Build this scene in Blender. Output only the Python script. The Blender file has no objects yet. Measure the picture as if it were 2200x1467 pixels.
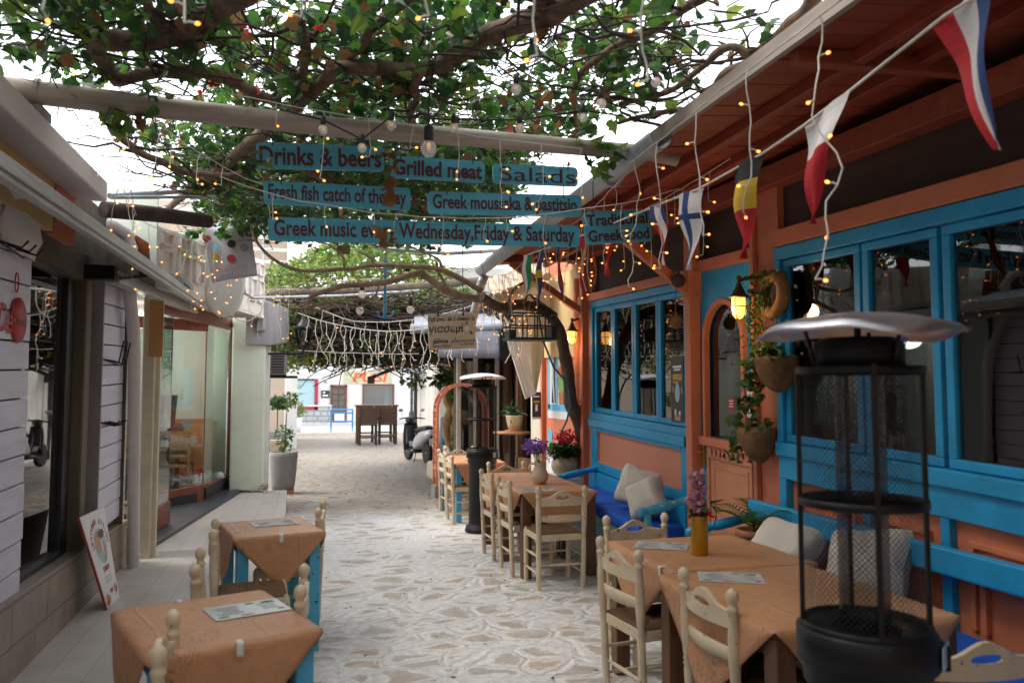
import bpy, math, random
from mathutils import Vector, Matrix, Euler, noise
random.seed(7)
S = bpy.context.scene
COL = S.collection
R = math.radians
# ---------------------------------------------------------------- camera
FPX, YAW, PIT, EYE = 1711.0, math.atan(432/1711.0), math.atan(110/1711.0), 1.63
cd = bpy.data.cameras.new('camera'); cam = bpy.data.objects.new('camera', cd); COL.objects.link(cam)
cam.location = (0, 0, EYE); cam.rotation_euler = (math.pi/2+PIT, 0, -YAW)
cd.sensor_width = 36; cd.lens = FPX/2200*36; cd.clip_start = .05; cd.clip_end = 500
cd.dof.use_dof = True; cd.dof.focus_distance = 6.9; cd.dof.aperture_fstop = 2.4
S.camera = cam
# ---------------------------------------------------------------- sky, sun, exposure
SUN_EL, SUN_AZ = R(52), R(282)
W = bpy.data.worlds.new('World'); S.world = W; W.use_nodes = True
wn, wl = W.node_tree.nodes, W.node_tree.links
bg = wn['Background']
sky = wn.new('ShaderNodeTexSky'); sky.sky_type = 'NISHITA'; sky.sun_disc = False
sky.sun_elevation = SUN_EL; sky.sun_rotation = SUN_AZ; sky.air_density = 1.0; sky.dust_density = 1.5; sky.ozone_density = 1.0
hs = wn.new('ShaderNodeHueSaturation'); hs.inputs['Saturation'].default_value = .32; hs.inputs['Value'].default_value = 1.0
cl = wn.new('ShaderNodeMix'); cl.data_type = 'RGBA'; cl.inputs[0].default_value = .6; cl.inputs[7].default_value = (6.6, 6.8, 7.1, 1)   # pale overcast veil
wl.new(sky.outputs[0], hs.inputs['Color']); wl.new(hs.outputs[0], cl.inputs[6]); wl.new(cl.outputs[2], bg.inputs['Color'])
bg.inputs["Strength"].default_value = .15
sd = bpy.data.lights.new('sun', 'SUN'); sd.energy = 1.2; sd.angle = R(28); sd.color = (1, .93, .83)
sun = bpy.data.objects.new('sun', sd); COL.objects.link(sun)
# light comes from the azimuth SUN_AZ (Blender sky: rotation measured from +Y, clockwise)
sdir = Vector((math.sin(SUN_AZ)*math.cos(SUN_EL), math.cos(SUN_AZ)*math.cos(SUN_EL), math.sin(SUN_EL)))
sun.rotation_euler = sdir.to_track_quat('Z', 'Y').to_euler(); sun.location = (0, -5, 12)
S.view_settings.view_transform = 'Standard'; S.view_settings.look = 'None'; S.view_settings.gamma = 1
S.view_settings.exposure = 1.65
S.render.engine = 'CYCLES'; S.cycles.use_denoising = True; S.cycles.max_bounces = 8
S.cycles.transparent_max_bounces = 24; S.cycles.sample_clamp_indirect = 6
S.cycles.caustics_reflective = False; S.cycles.caustics_refractive = False
# ---------------------------------------------------------------- where a photo point lies on a real surface
_fw = Vector((math.sin(YAW)*math.cos(PIT), math.cos(YAW)*math.cos(PIT), math.sin(PIT)))
_rt = Vector((math.cos(YAW), -math.sin(YAW), 0)); _up = _rt.cross(_fw)
def ray(px, py): return _fw + _rt*((px-1100)/FPX) + _up*((733.5-py)/FPX)
def onx(px, py, X): d = ray(px, py); t = X/d.x; return Vector((X, t*d.y, EYE+t*d.z))
def ony(px, py, Y): d = ray(px, py); t = Y/d.y; return Vector((t*d.x, Y, EYE+t*d.z))
def onz(px, py, z): d = ray(px, py); t = (z-EYE)/d.z; return Vector((t*d.x, t*d.y, z))
# ---------------------------------------------------------------- mesh helpers
WM = {}
class MB:
    def __init__(s): s.v, s.f, s.m, s.s = [], [], [], []
    def add(s, vs, fs, m=0, smooth=False):
        o = len(s.v); s.v += [tuple(x) for x in vs]
        for f in fs: s.f.append([i+o for i in f]); s.m.append(m); s.s.append(smooth)
        return s
    def hexa(s, p, m=0):
        return s.add(p, [(0,3,2,1),(4,5,6,7),(0,1,5,4),(1,2,6,5),(2,3,7,6),(3,0,4,7)], m)
    def box(s, c, d, rz=0, m=0, rot=None):
        M = (rot.to_3x3() if rot is not None else Matrix.Rotation(rz, 3, 'Z')); c = Vector(c); h = Vector(d)/2
        p = [c + M @ Vector((x*h.x, y*h.y, z*h.z)) for z in (-1,1) for x,y in ((-1,-1),(1,-1),(1,1),(-1,1))]
        return s.hexa(p, m)
    def bar(s, a, b, w, d, up=(0,0,1), m=0):
        a, b = Vector(a), Vector(b); t = (b-a).normalized(); u = Vector(up)
        if abs(t.dot(u)) > .98: u = Vector((0,1,0))
        x = t.cross(u).normalized()*w/2; y = x.cross(t).normalized()*d/2
        return s.hexa([a-x-y, a+x-y, a+x+y, a-x+y, b-x-y, b+x-y, b+x+y, b-x+y], m)
    def tube(s, pts, r, n=8, m=0, cap=True, smooth=True):
        pts = [Vector(p) for p in pts]; N = len(pts)
        rs = r if isinstance(r, (list, tuple)) else [r]*N
        vs, fs = [], []; ref = None
        for i, p in enumerate(pts):
            t = (pts[min(i+1, N-1)]-pts[max(i-1, 0)])
            t = t.normalized() if t.length > 1e-9 else Vector((0,0,1))
            if ref is None:
                ref = Vector((0,0,1)) if abs(t.z) < .9 else Vector((1,0,0))
            x = (ref - t*ref.dot(t)).normalized(); y = t.cross(x); ref = x
            for k in range(n):
                a = 2*math.pi*k/n; vs.append(p + (x*math.cos(a)+y*math.sin(a))*rs[i])
        for i in range(N-1):
            for k in range(n): fs.append((i*n+k, i*n+(k+1)%n, (i+1)*n+(k+1)%n, (i+1)*n+k))
        s.add(vs, fs, m, smooth)
        if cap: s.add(vs[:n], [tuple(range(n))[::-1]], m); s.add(vs[-n:], [tuple(range(n))], m)
        return s
    def lathe(s, prof, n=20, loc=(0,0,0), rot=None, m=0, smooth=True, sx=1, sy=1):
        M = rot.to_3x3() if rot is not None else Matrix.Identity(3); L = Vector(loc); vs, fs = [], []
        for r, z in prof:
            for k in range(n):
                a = 2*math.pi*k/n; vs.append(L + M @ Vector((r*math.cos(a)*sx, r*math.sin(a)*sy, z)))
        for i in range(len(prof)-1):
            for k in range(n): fs.append((i*n+k, i*n+(k+1)%n, (i+1)*n+(k+1)%n, (i+1)*n+k))
        s.add(vs, fs, m, smooth)
        for i, fl in ((0, True), (len(prof)-1, False)):
            if prof[i][0] > 1e-4:
                c = vs[i*n:(i+1)*n]; s.add(c, [tuple(range(n))[::-1] if fl else tuple(range(n))], m)
        return s
    def ball(s, c, r, n=12, k=8, m=0, rz=0, jit=0):
        r = (r, r, r) if isinstance(r, (int, float)) else r; c = Vector(c); M = Matrix.Rotation(rz, 3, 'Z'); vs, fs = [], []
        for i in range(k+1):
            t = math.pi*i/k
            for j in range(n):
                a = 2*math.pi*j/n; d = Vector((math.sin(t)*math.cos(a), math.sin(t)*math.sin(a), math.cos(t)))
                q = 1+jit*noise.noise(d*2.2+c*3)
                vs.append(c + M @ Vector((d.x*r[0]*q, d.y*r[1]*q, d.z*r[2]*q)))
        for i in range(k):
            for j in range(n): fs.append((i*n+j, (i+1)*n+j, (i+1)*n+(j+1)%n, i*n+(j+1)%n))
        return s.add(vs, fs, m, True)
    def prism(s, poly, M, t, m=0, smooth=False):
        """poly in local XY, extruded t along local +Z (M: 4x4)"""
        n = len(poly); a = [M @ Vector((x, y, 0)) for x, y in poly]; b = [M @ Vector((x, y, t)) for x, y in poly]
        s.add(a+b, [tuple(range(n))[::-1], tuple(range(n, 2*n))], m)
        return s.add(a+b, [(i, (i+1)%n, n+(i+1)%n, n+i) for i in range(n)], m, smooth)
    def sheet(s, fn, nu, nv, m=0, smooth=True, closed=False):
        vs = [fn(i/nu, j/nv) for j in range(nv+1) for i in range(nu+1)]
        return s.add(vs, [(j*(nu+1)+i, j*(nu+1)+i+1, (j+1)*(nu+1)+i+1, (j+1)*(nu+1)+i) for j in range(nv) for i in range(nu)], m, smooth)
    def build(s, name, mats, parent=None, world=False, bevel=0, loc=None, seg=2, solid=0, sub=0, kind=None):
        if not isinstance(mats, (list, tuple)): mats = [mats]
        vs = s.v; M = None
        if parent is not None:
            if world: I = WM[parent.name].inverted(); vs = [I @ Vector(v) for v in vs]
            M = WM[parent.name]
        else:
            if loc is None:
                xs = [v[0] for v in vs]; ys = [v[1] for v in vs]; zs = [v[2] for v in vs]
                loc = ((min(xs)+max(xs))/2, (min(ys)+max(ys))/2, min(zs))
                vs = [(v[0]-loc[0], v[1]-loc[1], v[2]-loc[2]) for v in vs]
            M = Matrix.Translation(loc)
        me = bpy.data.meshes.new(name); me.from_pydata(vs, [], s.f); me.update()
        me.polygons.foreach_set('material_index', s.m); me.polygons.foreach_set('use_smooth', s.s)
        for mt in mats: me.materials.append(mt)
        o = bpy.data.objects.new(name, me); COL.objects.link(o)
        if parent is not None: o.parent = parent
        else: o.location = loc
        WM[o.name] = M.copy()
        if bevel:
            b = o.modifiers.new('bevel', 'BEVEL'); b.width = bevel; b.segments = seg; b.limit_method = 'ANGLE'; b.angle_limit = R(40)
        if solid:
            b = o.modifiers.new('solid', 'SOLIDIFY'); b.thickness = solid; b.offset = 0
        if sub:
            b = o.modifiers.new('sub', 'SUBSURF'); b.levels = b.render_levels = sub
        if kind: o['kind'] = kind
        return o
def tag(o, label=None, cat=None, group=None, kind=None):
    if label: o['label'] = label
    if cat: o['category'] = cat
    if group: o['group'] = group
    if kind: o['kind'] = kind
    return o
def thing(name, label, cat, loc=(0,0,0), rz=0, group=None):
    o = bpy.data.objects.new(name, None); COL.objects.link(o); o.empty_display_size = .1
    o.location = loc; o.rotation_euler = (0, 0, rz)
    WM[o.name] = Matrix.Translation(loc) @ Matrix.Rotation(rz, 4, 'Z')
    return tag(o, label, cat, group)
def copy_tree(o, parent=None):
    c = o.copy(); COL.objects.link(c)
    if parent is not None: c.parent = parent
    for ch in list(o.children): copy_tree(ch, c)
    return c
def place(o, loc, rz=0, label=None, group=None):
    o.location = loc; o.rotation_euler = (0, 0, rz); WM[o.name] = Matrix.Translation(loc) @ Matrix.Rotation(rz, 4, 'Z')
    if label: o['label'] = label
    if group: o['group'] = group
    return o
def text(body, size, mat, parent, M, sx=1.0, off=0, name='lettering', align='CENTER', ext=.0006, shear=0, world=True, fitw=None, fith=None):
    c = bpy.data.curves.new(name, 'FONT'); c.body = body; c.size = size; c.offset = off; c.extrude = ext; c.align_x = align; c.align_y = 'CENTER'
    c.shear = shear; c.resolution_u = 4
    tmp = bpy.data.objects.new(name, c); COL.objects.link(tmp); bpy.context.view_layer.update()
    me = bpy.data.meshes.new_from_object(tmp.evaluated_get(bpy.context.evaluated_depsgraph_get())); bpy.data.objects.remove(tmp); bpy.data.curves.remove(c)
    xs = [v.co.x for v in me.vertices]; ys = [v.co.y for v in me.vertices]
    if fitw and xs:
        sx = fitw/(max(xs)-min(xs)); sy = (fith/(max(ys)-min(ys))) if fith else 1; mx_, my_ = (max(xs)+min(xs))/2, (max(ys)+min(ys))/2
        for v in me.vertices: v.co.x -= mx_; v.co.y = (v.co.y-my_)*sy
    me.materials.clear(); me.materials.append(mat); o = bpy.data.objects.new(name, me); COL.objects.link(o); o.parent = parent
    L = WM[parent.name].inverted() @ M if world else M
    o.matrix_basis = L @ Matrix.Diagonal((sx, 1, 1, 1)); WM[o.name] = M
    return o
def frame(o, x, y):  # 4x4 from origin and two axes
    x = Vector(x).normalized(); y = Vector(y); y = (y - x*y.dot(x)).normalized(); z = x.cross(y)
    M = Matrix((x, y, z)).transposed().to_4x4(); M.translation = Vector(o); return M
FACE = lambda o: frame(o, (1,0,0), (0,0,1))      # board facing -Y
FACEL = lambda o: frame(o, (0,1,0), (0,0,1))     # board on a wall to the west, facing +X
FACER = lambda o: frame(o, (0,-1,0), (0,0,1))    # board on a wall to the east, facing -X
# ---------------------------------------------------------------- materials
def lin(r, g, b): return tuple(((c/255)/12.92 if c/255 <= .04045 else ((c/255+.055)/1.055)**2.4) for c in (r, g, b))
class NT:
    def __init__(s, name):
        s.m = bpy.data.materials.new(name); s.m.use_nodes = True; s.n = s.m.node_tree.nodes; s.l = s.m.node_tree.links
        s.p = s.n['Principled BSDF']; s.out = s.n['Material Output']
    def new(s, t, **kw):
        n = s.n.new(t)
        for k, v in kw.items():
            if k in n.inputs: n.inputs[k].default_value = v
            else: setattr(n, k, v)
        return n
    def link(s, a, b): s.l.new(a, b)
    def coord(s, rnd=True):
        tc = s.new('ShaderNodeTexCoord')
        if not rnd: return tc.outputs['Object']
        oi = s.new('ShaderNodeObjectInfo'); a = s.new('ShaderNodeVectorMath', operation='ADD')
        mu = s.new('ShaderNodeMath', operation='MULTIPLY'); mu.inputs[1].default_value = 37.0
        s.link(oi.outputs['Random'], mu.inputs[0]); s.link(tc.outputs['Object'], a.inputs[0]); s.link(mu.outputs[0], a.inputs[1])
        return a.outputs[0]
    def noise(s, co, scale, detail=4, rough=.55, dist=0):
        n = s.new('ShaderNodeTexNoise'); n.inputs['Scale'].default_value = scale; n.inputs['Detail'].default_value = detail
        n.inputs['Roughness'].default_value = rough; n.inputs['Distortion'].default_value = dist; s.link(co, n.inputs['Vector']); return n.outputs['Fac']
    def ramp(s, f, a, b, ca=(0,0,0,1), cb=(1,1,1,1), ease=False):
        r = s.new('ShaderNodeValToRGB'); e = r.color_ramp.elements; e[0].position = a; e[1].position = b
        e[0].color = (*ca[:3], 1); e[1].color = (*cb[:3], 1)
        if ease: r.color_ramp.interpolation = 'EASE'
        s.link(f, r.inputs[0]); return r.outputs[0]
    def mix(s, f, a, b, blend='MIX'):
        m = s.new('ShaderNodeMix', data_type='RGBA', blend_type=blend)
        for i, v in ((0, f), (6, a), (7, b)):
            if isinstance(v, (int, float)): m.inputs[i].default_value = v
            elif isinstance(v, tuple): m.inputs[i].default_value = (*v[:3], 1)
            else: s.link(v, m.inputs[i])
        return m.outputs[2]
    def math(s, op, a, b=None):
        n = s.new('ShaderNodeMath', operation=op)
        for i, v in ((0, a), (1, b)):
            if v is None: continue
            if isinstance(v, (int, float)): n.inputs[i].default_value = v
            else: s.link(v, n.inputs[i])
        return n.outputs[0]
    def bump(s, h, strength=.3, dist=.01):
        b = s.new('ShaderNodeBump'); b.inputs['Strength'].default_value = strength; b.inputs['Distance'].default_value = dist
        s.link(h, b.inputs['Height']); s.link(b.outputs[0], s.p.inputs['Normal'])
    def scale(s, co, v):
        n = s.new('ShaderNodeMapping'); n.inputs['Scale'].default_value = v; s.link(co, n.inputs['Vector']); return n.outputs[0]
def pm(name, col, rough=.6, var=.18, scale=6, bump=.12, bscale=60, metal=0, chips=None, chip_t=.66, chip_s=14, dirt=None, dirt_t=.5, dirt_s=2.5, stretch=(1,1,1), spec=.5, trans=0, rv=.15):
    t = NT(name); co0 = t.coord(); co = t.scale(co0, stretch) if stretch != (1,1,1) else co0
    f = t.noise(co, scale, 5); c = t.mix(t.ramp(f, .3, .7), tuple(x*(1-var) for x in col), tuple(min(1, x*(1+var)) for x in col))
    if dirt: c = t.mix(t.math('MULTIPLY', t.ramp(t.noise(co, dirt_s, 6, .65), dirt_t, dirt_t+.25), .75), c, dirt)
    h = t.noise(co, bscale, 3)
    if chips:
        k = t.ramp(t.noise(co0, chip_s, 4, .6), chip_t, chip_t+.02); c = t.mix(k, c, chips); h = t.math('SUBTRACT', h, t.math('MULTIPLY', k, 1.5))
    t.link(c, t.p.inputs['Base Color'])
    t.link(t.math('ADD', t.math('MULTIPLY', f, rv*2), rough-rv), t.p.inputs['Roughness'])
    t.p.inputs['Metallic'].default_value = metal; t.p.inputs['Specular IOR Level'].default_value = spec
    if bump: t.bump(h, bump, .006)
    return t.m
def glass_mat(name, tint=(.9,.95,.93), refl=1.0, dusty=.0, gain=1.5):
    t = NT(name); tr = t.new('ShaderNodeBsdfTransparent'); tr.inputs[0].default_value = (*tint, 1)
    gl = t.new('ShaderNodeBsdfGlossy'); gl.inputs['Roughness'].default_value = .015; gl.inputs[0].default_value = (refl, refl, refl, 1)
    fr = t.new('ShaderNodeFresnel'); fr.inputs[0].default_value = 1.6
    co = t.coord(False); wv = t.new('ShaderNodeBump'); wv.inputs['Strength'].default_value = .05; wv.inputs['Distance'].default_value = .02
    t.link(t.noise(co, 2.2, 1), wv.inputs['Height']); t.link(wv.outputs[0], gl.inputs['Normal'])
    mx = t.new('ShaderNodeMixShader'); t.link(t.math('ADD', t.math('MULTIPLY', fr.outputs[0], gain), dusty), mx.inputs[0])
    t.link(tr.outputs[0], mx.inputs[1]); t.link(gl.outputs[0], mx.inputs[2]); t.link(mx.outputs[0], t.out.inputs[0]); return t.m
def leaf_mat(name, a, b, tr=.45, rough=.45):
    t = NT(name); co = t.coord(False); f = t.noise(co, 5, 3); c = t.mix(t.ramp(f, .35, .65), a, b)
    g = t.new('ShaderNodeNewGeometry'); rn = t.new('ShaderNodeHueSaturation'); t.link(c, rn.inputs['Color'])
    t.link(t.math('ADD', t.math('MULTIPLY', g.outputs['Random Per Island'], .5), .75), rn.inputs['Value'])
    t.link(t.math('ADD', t.math('MULTIPLY', g.outputs['Random Per Island'], .05), .475), rn.inputs['Hue'])
    t.link(rn.outputs[0], t.p.inputs['Base Color']); t.p.inputs['Roughness'].default_value = rough
    td = t.new('ShaderNodeBsdfTranslucent'); t.link(t.mix(.5, rn.outputs[0], tuple(min(1, x*2.2) for x in b)), td.inputs[0])
    mx = t.new('ShaderNodeMixShader'); mx.inputs[0].default_value = tr
    t.link(t.p.outputs[0], mx.inputs[1]); t.link(td.outputs[0], mx.inputs[2]); t.link(mx.outputs[0], t.out.inputs[0]); return t.m
def emit_mat(name, col, strength):
    t = NT(name); t.p.inputs['Base Color'].default_value = (*col, 1); t.p.inputs['Emission Color'].default_value = (*col, 1)
    t.p.inputs['Emission Strength'].default_value = strength; return t.m
M = {}
M['orange'] = pm('terracotta_paint', (.60,.185,.095), .55, .14, 3, .15, 45, dirt=(.40,.13,.07), dirt_t=.55, dirt_s=2, chips=(.42,.28,.19), chip_t=.71, chip_s=11)
M['orange_d'] = pm('dark_terracotta_wood', (.30,.062,.03), .6, .25, 3, .3, 30, stretch=(1,6,6), dirt=(.16,.045,.03), dirt_t=.5)
M['red_board'] = pm('red_roof_boards', (.30,.05,.022), .55, .25, 2.5, .3, 25, stretch=(.6,4,4), dirt=(.2,.05,.03), dirt_t=.48)
M['blue'] = pm('sky_blue_paint', (.012,.31,.60), .42, .15, 4, .2, 40, dirt=(.018,.21,.40), dirt_t=.55, chips=(.34,.32,.26), chip_t=.715, chip_s=13)
M['blue_w'] = pm('worn_blue_paint', (.05,.33,.53), .5, .15, 5, .2, 50, chips=(.62,.6,.55), chip_t=.56, chip_s=10)
M['blue_t'] = pm('light_blue_table_paint', (.08,.42,.66), .45, .12, 5, .15, 50, chips=(.03,.02,.015), chip_t=.66, chip_s=16)
M['sign'] = pm('sign_blue_paint', (.085,.42,.57), .6, .2, 5, .35, 45, dirt=(.05,.27,.40), dirt_t=.5, chips=(.24,.24,.2), chip_t=.69, chip_s=22, stretch=(.6,4,4))
M['maroon'] = pm('maroon_lettering', (.085,.017,.02), .6, .2, 20, 0)
M['cushion'] = pm('cobalt_cushion', (.0,.085,.50), .75, .12, 5, .35, 220, rv=.05)
M['pillow'] = pm('unbleached_linen', (.66,.60,.54), .9, .08, 7, .5, 260, rv=.03)
M['cream'] = pm('cream_chair_paint', (.68,.55,.38), .42, .1, 8, .12, 70, chips=(.10,.05,.025), chip_t=.665, chip_s=24, dirt=(.52,.38,.24), dirt_t=.55, dirt_s=6)
M['rush'] = None
M['dkwood'] = pm('dark_brown_wood', (.13,.055,.022), .5, .35, 4, .3, 30, stretch=(5,5,.6))
M['cloth_plain'] = pm('tan_paper_cloth', (.56,.29,.15), .62, .09, 3.5, .35, 9, dirt=(.42,.19,.085), dirt_t=.56, dirt_s=4, rv=.08)
M['black'] = pm('black_enamel', (.008,.008,.009), .45, .3, 6, .1, 90, spec=.3)
M['steel'] = pm('brushed_steel', (.55,.53,.55), .33, .12, 8, .1, 120, metal=.9)
M['galv'] = pm('galvanised_pipe', (.42,.44,.48), .45, .15, 6, .12, 50, metal=.35, dirt=(.3,.27,.25), dirt_t=.55)
M['white'] = pm('white_plaster', (.74,.73,.71), .8, .06, 2, .3, 18, dirt=(.50,.48,.44), dirt_t=.56, dirt_s=1.6)
M['pinkwhite'] = pm('rose_white_plaster', (.70,.64,.61), .8, .08, 2, .3, 18, dirt=(.42,.36,.31), dirt_t=.54, dirt_s=1.5)
M['panelw'] = pm('cream_parapet_paint', (.72,.70,.62), .75, .08, 3, .3, 25, dirt=(.40,.34,.26), dirt_t=.58, dirt_s=3)
M['greenw'] = pm('pale_green_plaster', (.68,.73,.62), .8, .07, 1.5, .2, 18, dirt=(.46,.50,.40), dirt_t=.58)
M['ochre'] = pm('ochre_plaster', (.60,.42,.19), .8, .12, 3, .3, 18, dirt=(.36,.24,.12), dirt_t=.55)
M['siding'] = pm('lavender_white_siding', (.66,.66,.75), .55, .07, 3, .25, 25, stretch=(4,.7,6), dirt=(.40,.40,.48), dirt_t=.58)
M['frame_dk'] = pm('charcoal_frame', (.02,.022,.024), .5, .3, 5, .15, 50)
M['old_wood'] = pm('weathered_post', (.15,.12,.085), .8, .4, 5, .5, 20, stretch=(4,4,.7), dirt=(.05,.04,.03), dirt_t=.5)
M['cream_frame'] = pm('peeling_cream_frame', (.62,.55,.41), .6, .12, 5, .3, 30, chips=(.2,.15,.1), chip_t=.72, chip_s=8)
M['brownfr'] = pm('red_brown_frame', (.20,.055,.03), .5, .25, 4, .2, 30, stretch=(3,3,.7))
M['alu'] = pm('grey_awning_bar', (.50,.485,.47), .45, .1, 6, .15, 40, metal=.25, stretch=(6,.4,6), dirt=(.28,.26,.24), dirt_t=.5)
M['slate'] = pm('dark_slate_slab', (.05,.058,.07), .45, .25, 5, .15, 40)
M['concrete'] = pm('grey_concrete_pot', (.23,.215,.22), .8, .12, 3, .4, 30, dirt=(.22,.20,.19), dirt_t=.5)
M['terrapot'] = pm('terracotta_pot', (.38,.15,.07), .8, .2, 6, .3, 40)
M['sand'] = pm('sand_glazed_clay', (.56,.47,.33), .55, .15, 5, .3, 30, dirt=(.32,.25,.16), dirt_t=.5)
M['bark'] = pm('grey_brown_bark', (.17,.11,.075), .9, .4, 9, .9, 26, stretch=(2.5,2.5,.7), dirt=(.07,.045,.03), dirt_t=.46, dirt_s=8)
M['bark2'] = pm('pale_vine_bark', (.30,.20,.13), .9, .35, 9, .8, 30, dirt=(.14,.09,.06), dirt_t=.5, dirt_s=8)
M['gold_bark'] = pm('golden_gnarled_bark', (.42,.24,.09), .7, .45, 7, .9, 18, stretch=(2,2,.6), dirt=(.12,.06,.025), dirt_t=.48, dirt_s=5)
M['twig'] = pm('dark_twig', (.055,.036,.028), .9, .4, 12, .3, 40)
M['bamboo'] = pm('weathered_pole', (.46,.40,.34), .55, .2, 4, .35, 30, stretch=(.5,6,6), dirt=(.25,.19,.14), dirt_t=.5)
M['cable_w'] = pm('white_light_cable', (.68,.64,.58), .5, .1, 9, 0)
M['cable_k'] = pm('black_cable', (.012,.012,.013), .6, .2, 9, 0)
M['soffit_dk'] = pm('dark_board_band', (.045,.024,.017), .7, .4, 3, .3, 25, stretch=(4,.5,4))
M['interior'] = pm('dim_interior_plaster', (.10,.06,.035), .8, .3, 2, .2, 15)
M['int_wood'] = pm('interior_wood', (.28,.13,.05), .5, .3, 4, .2, 25, stretch=(1,5,5))
M['soil'] = pm('potting_soil', (.04,.028,.02), .95, .4, 20, .8, 60)
M['paper'] = pm('white_print_paper', (.78,.77,.76), .5, .04, 6, .05, 30)
M['greytext'] = pm('grey_print', (.22,.22,.24), .6, .2, 20, 0)
M['pinktext'] = pm('magenta_print', (.50,.05,.18), .6, .1, 20, 0)
M['redprint'] = pm('red_print', (.42,.03,.03), .55, .12, 10, 0)
M['green_print'] = pm('green_print', (.02,.20,.07), .55, .2, 14, 0)
M['gold_print'] = pm('yellow_print', (.55,.33,.03), .55, .15, 14, 0)
M['blueprint'] = pm('pale_blue_print', (.35,.56,.66), .55, .12, 14, 0)
M['skin_print'] = pm('skin_print', (.55,.30,.19), .55, .2, 14, 0)
M['darkprint'] = pm('dark_print', (.03,.03,.035), .5, .3, 14, 0)
M['glass'] = glass_mat('window_glass', (.80,.86,.86), .9)
M['glass_shop'] = glass_mat('shop_glass', (.88,.95,.92), .9, .0, .5)
M['heaterglass'] = glass_mat('smoked_tube_glass', (.72,.73,.74), .6, .0, .7)
def bulbmat():
    t = NT('bulb_glass'); t.p.inputs['Base Color'].default_value = (.8,.8,.8,1); t.p.inputs['Roughness'].default_value = .12; tr = t.new('ShaderNodeBsdfTransparent'); td = t.new('ShaderNodeBsdfTranslucent'); td.inputs[0].default_value = (.9,.9,.9,1)
    m1 = t.new('ShaderNodeMixShader'); m1.inputs[0].default_value = .55; t.link(t.p.outputs[0], m1.inputs[1]); t.link(td.outputs[0], m1.inputs[2])
    m2 = t.new('ShaderNodeMixShader'); m2.inputs[0].default_value = .5; t.link(tr.outputs[0], m2.inputs[1]); t.link(m1.outputs[0], m2.inputs[2]); t.link(m2.outputs[0], t.out.inputs[0]); return t.m
M['bulbglass'] = bulbmat()
M['led'] = emit_mat('warm_led', (1.0,.30,.05), 1.15)
M['filament'] = emit_mat('warm_filament', (1.0,.45,.12), .5)
M['lampglow'] = emit_mat('lit_lamp_glass', (1.0,.50,.10), .75)
M['spot'] = emit_mat('lit_spot', (1.0,.75,.42), 14)
M['leafA'] = leaf_mat('leaf_green', (.028,.082,.016), (.062,.145,.022), .42)
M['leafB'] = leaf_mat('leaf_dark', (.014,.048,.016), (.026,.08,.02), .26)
M['leafC'] = leaf_mat('leaf_yellowgreen', (.07,.14,.02), (.14,.20,.032), .42)
M['leafD'] = leaf_mat('leaf_dry', (.10,.045,.018), (.20,.095,.035), .35, .8)
M['leafE'] = leaf_mat('leaf_sunlit_lime', (.13,.20,.035), (.24,.27,.07), .5)  # lighter leaf green, with sunlight on the creeper put into its colour
M['leafR'] = leaf_mat('blossom_red', (.5,.02,.03), (.6,.03,.05), .4)
M['leafP'] = leaf_mat('blossom_magenta', (.42,.01,.07), (.55,.03,.13), .3)
M['leafV'] = leaf_mat('blossom_violet', (.16,.06,.36), (.28,.12,.48), .3)
M['leafK'] = leaf_mat('blossom_pink', (.55,.24,.34), (.62,.34,.42), .3)
M['flag_w'] = pm('flag_white', (.62,.58,.58), .85, .06, 6, .3, 200)
M['flag_r'] = pm('flag_red', (.42,.012,.018), .85, .1, 6, .3, 200)
M['flag_b'] = pm('flag_blue', (.02,.05,.17), .85, .1, 6, .3, 200)
M['flag_k'] = pm('flag_black', (.014,.013,.015), .85, .2, 6, .3, 200)
M['flag_y'] = pm('flag_yellow', (.62,.40,.03), .85, .08, 6, .3, 200)
M['flag_g'] = pm('flag_green', (.03,.22,.08), .85, .1, 6, .3, 200)
M['awn_grey'] = pm('grey_awning_cloth', (.25,.265,.31), .8, .08, 3, .3, 90, dirt=(.24,.25,.28), dirt_t=.55)
M['awn_cream'] = pm('cream_awning_cloth', (.60,.54,.43), .85, .1, 3, .3, 90, dirt=(.40,.34,.25), dirt_t=.55)
M['ceramic'] = pm('cream_glazed_jug', (.66,.52,.40), .35, .12, 6, .1, 30, dirt=(.55,.47,.44), dirt_t=.5)
M['brass'] = pm('gold_tin', (.50,.27,.025), .35, .12, 6, .06, 60, metal=.55)
M['sack'] = pm('hessian_sack', (.20,.11,.05), .95, .35, 10, .9, 90)
M['rubber'] = pm('tyre_rubber', (.015,.015,.016), .8, .2, 10, .3, 60)
M['silverp'] = pm('silver_scooter_paint', (.50,.50,.52), .3, .06, 5, 0, metal=.4)
M['blackp'] = pm('black_scooter_plastic', (.016,.017,.02), .3, .2, 5, 0)
M['barrier'] = pm('blue_barrier_paint', (.02,.20,.45), .45, .12, 5, .1, 40)
M['teal'] = pm('blue_hose', (.02,.22,.33), .45, .15, 8, .1, 40)
M['greenmetal'] = pm('dark_green_metal', (.02,.05,.035), .5, .3, 8, .15, 40)
M['thatch'] = pm('roof_tiles', (.36,.28,.21), .85, .3, 6, .5, 20)
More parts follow.
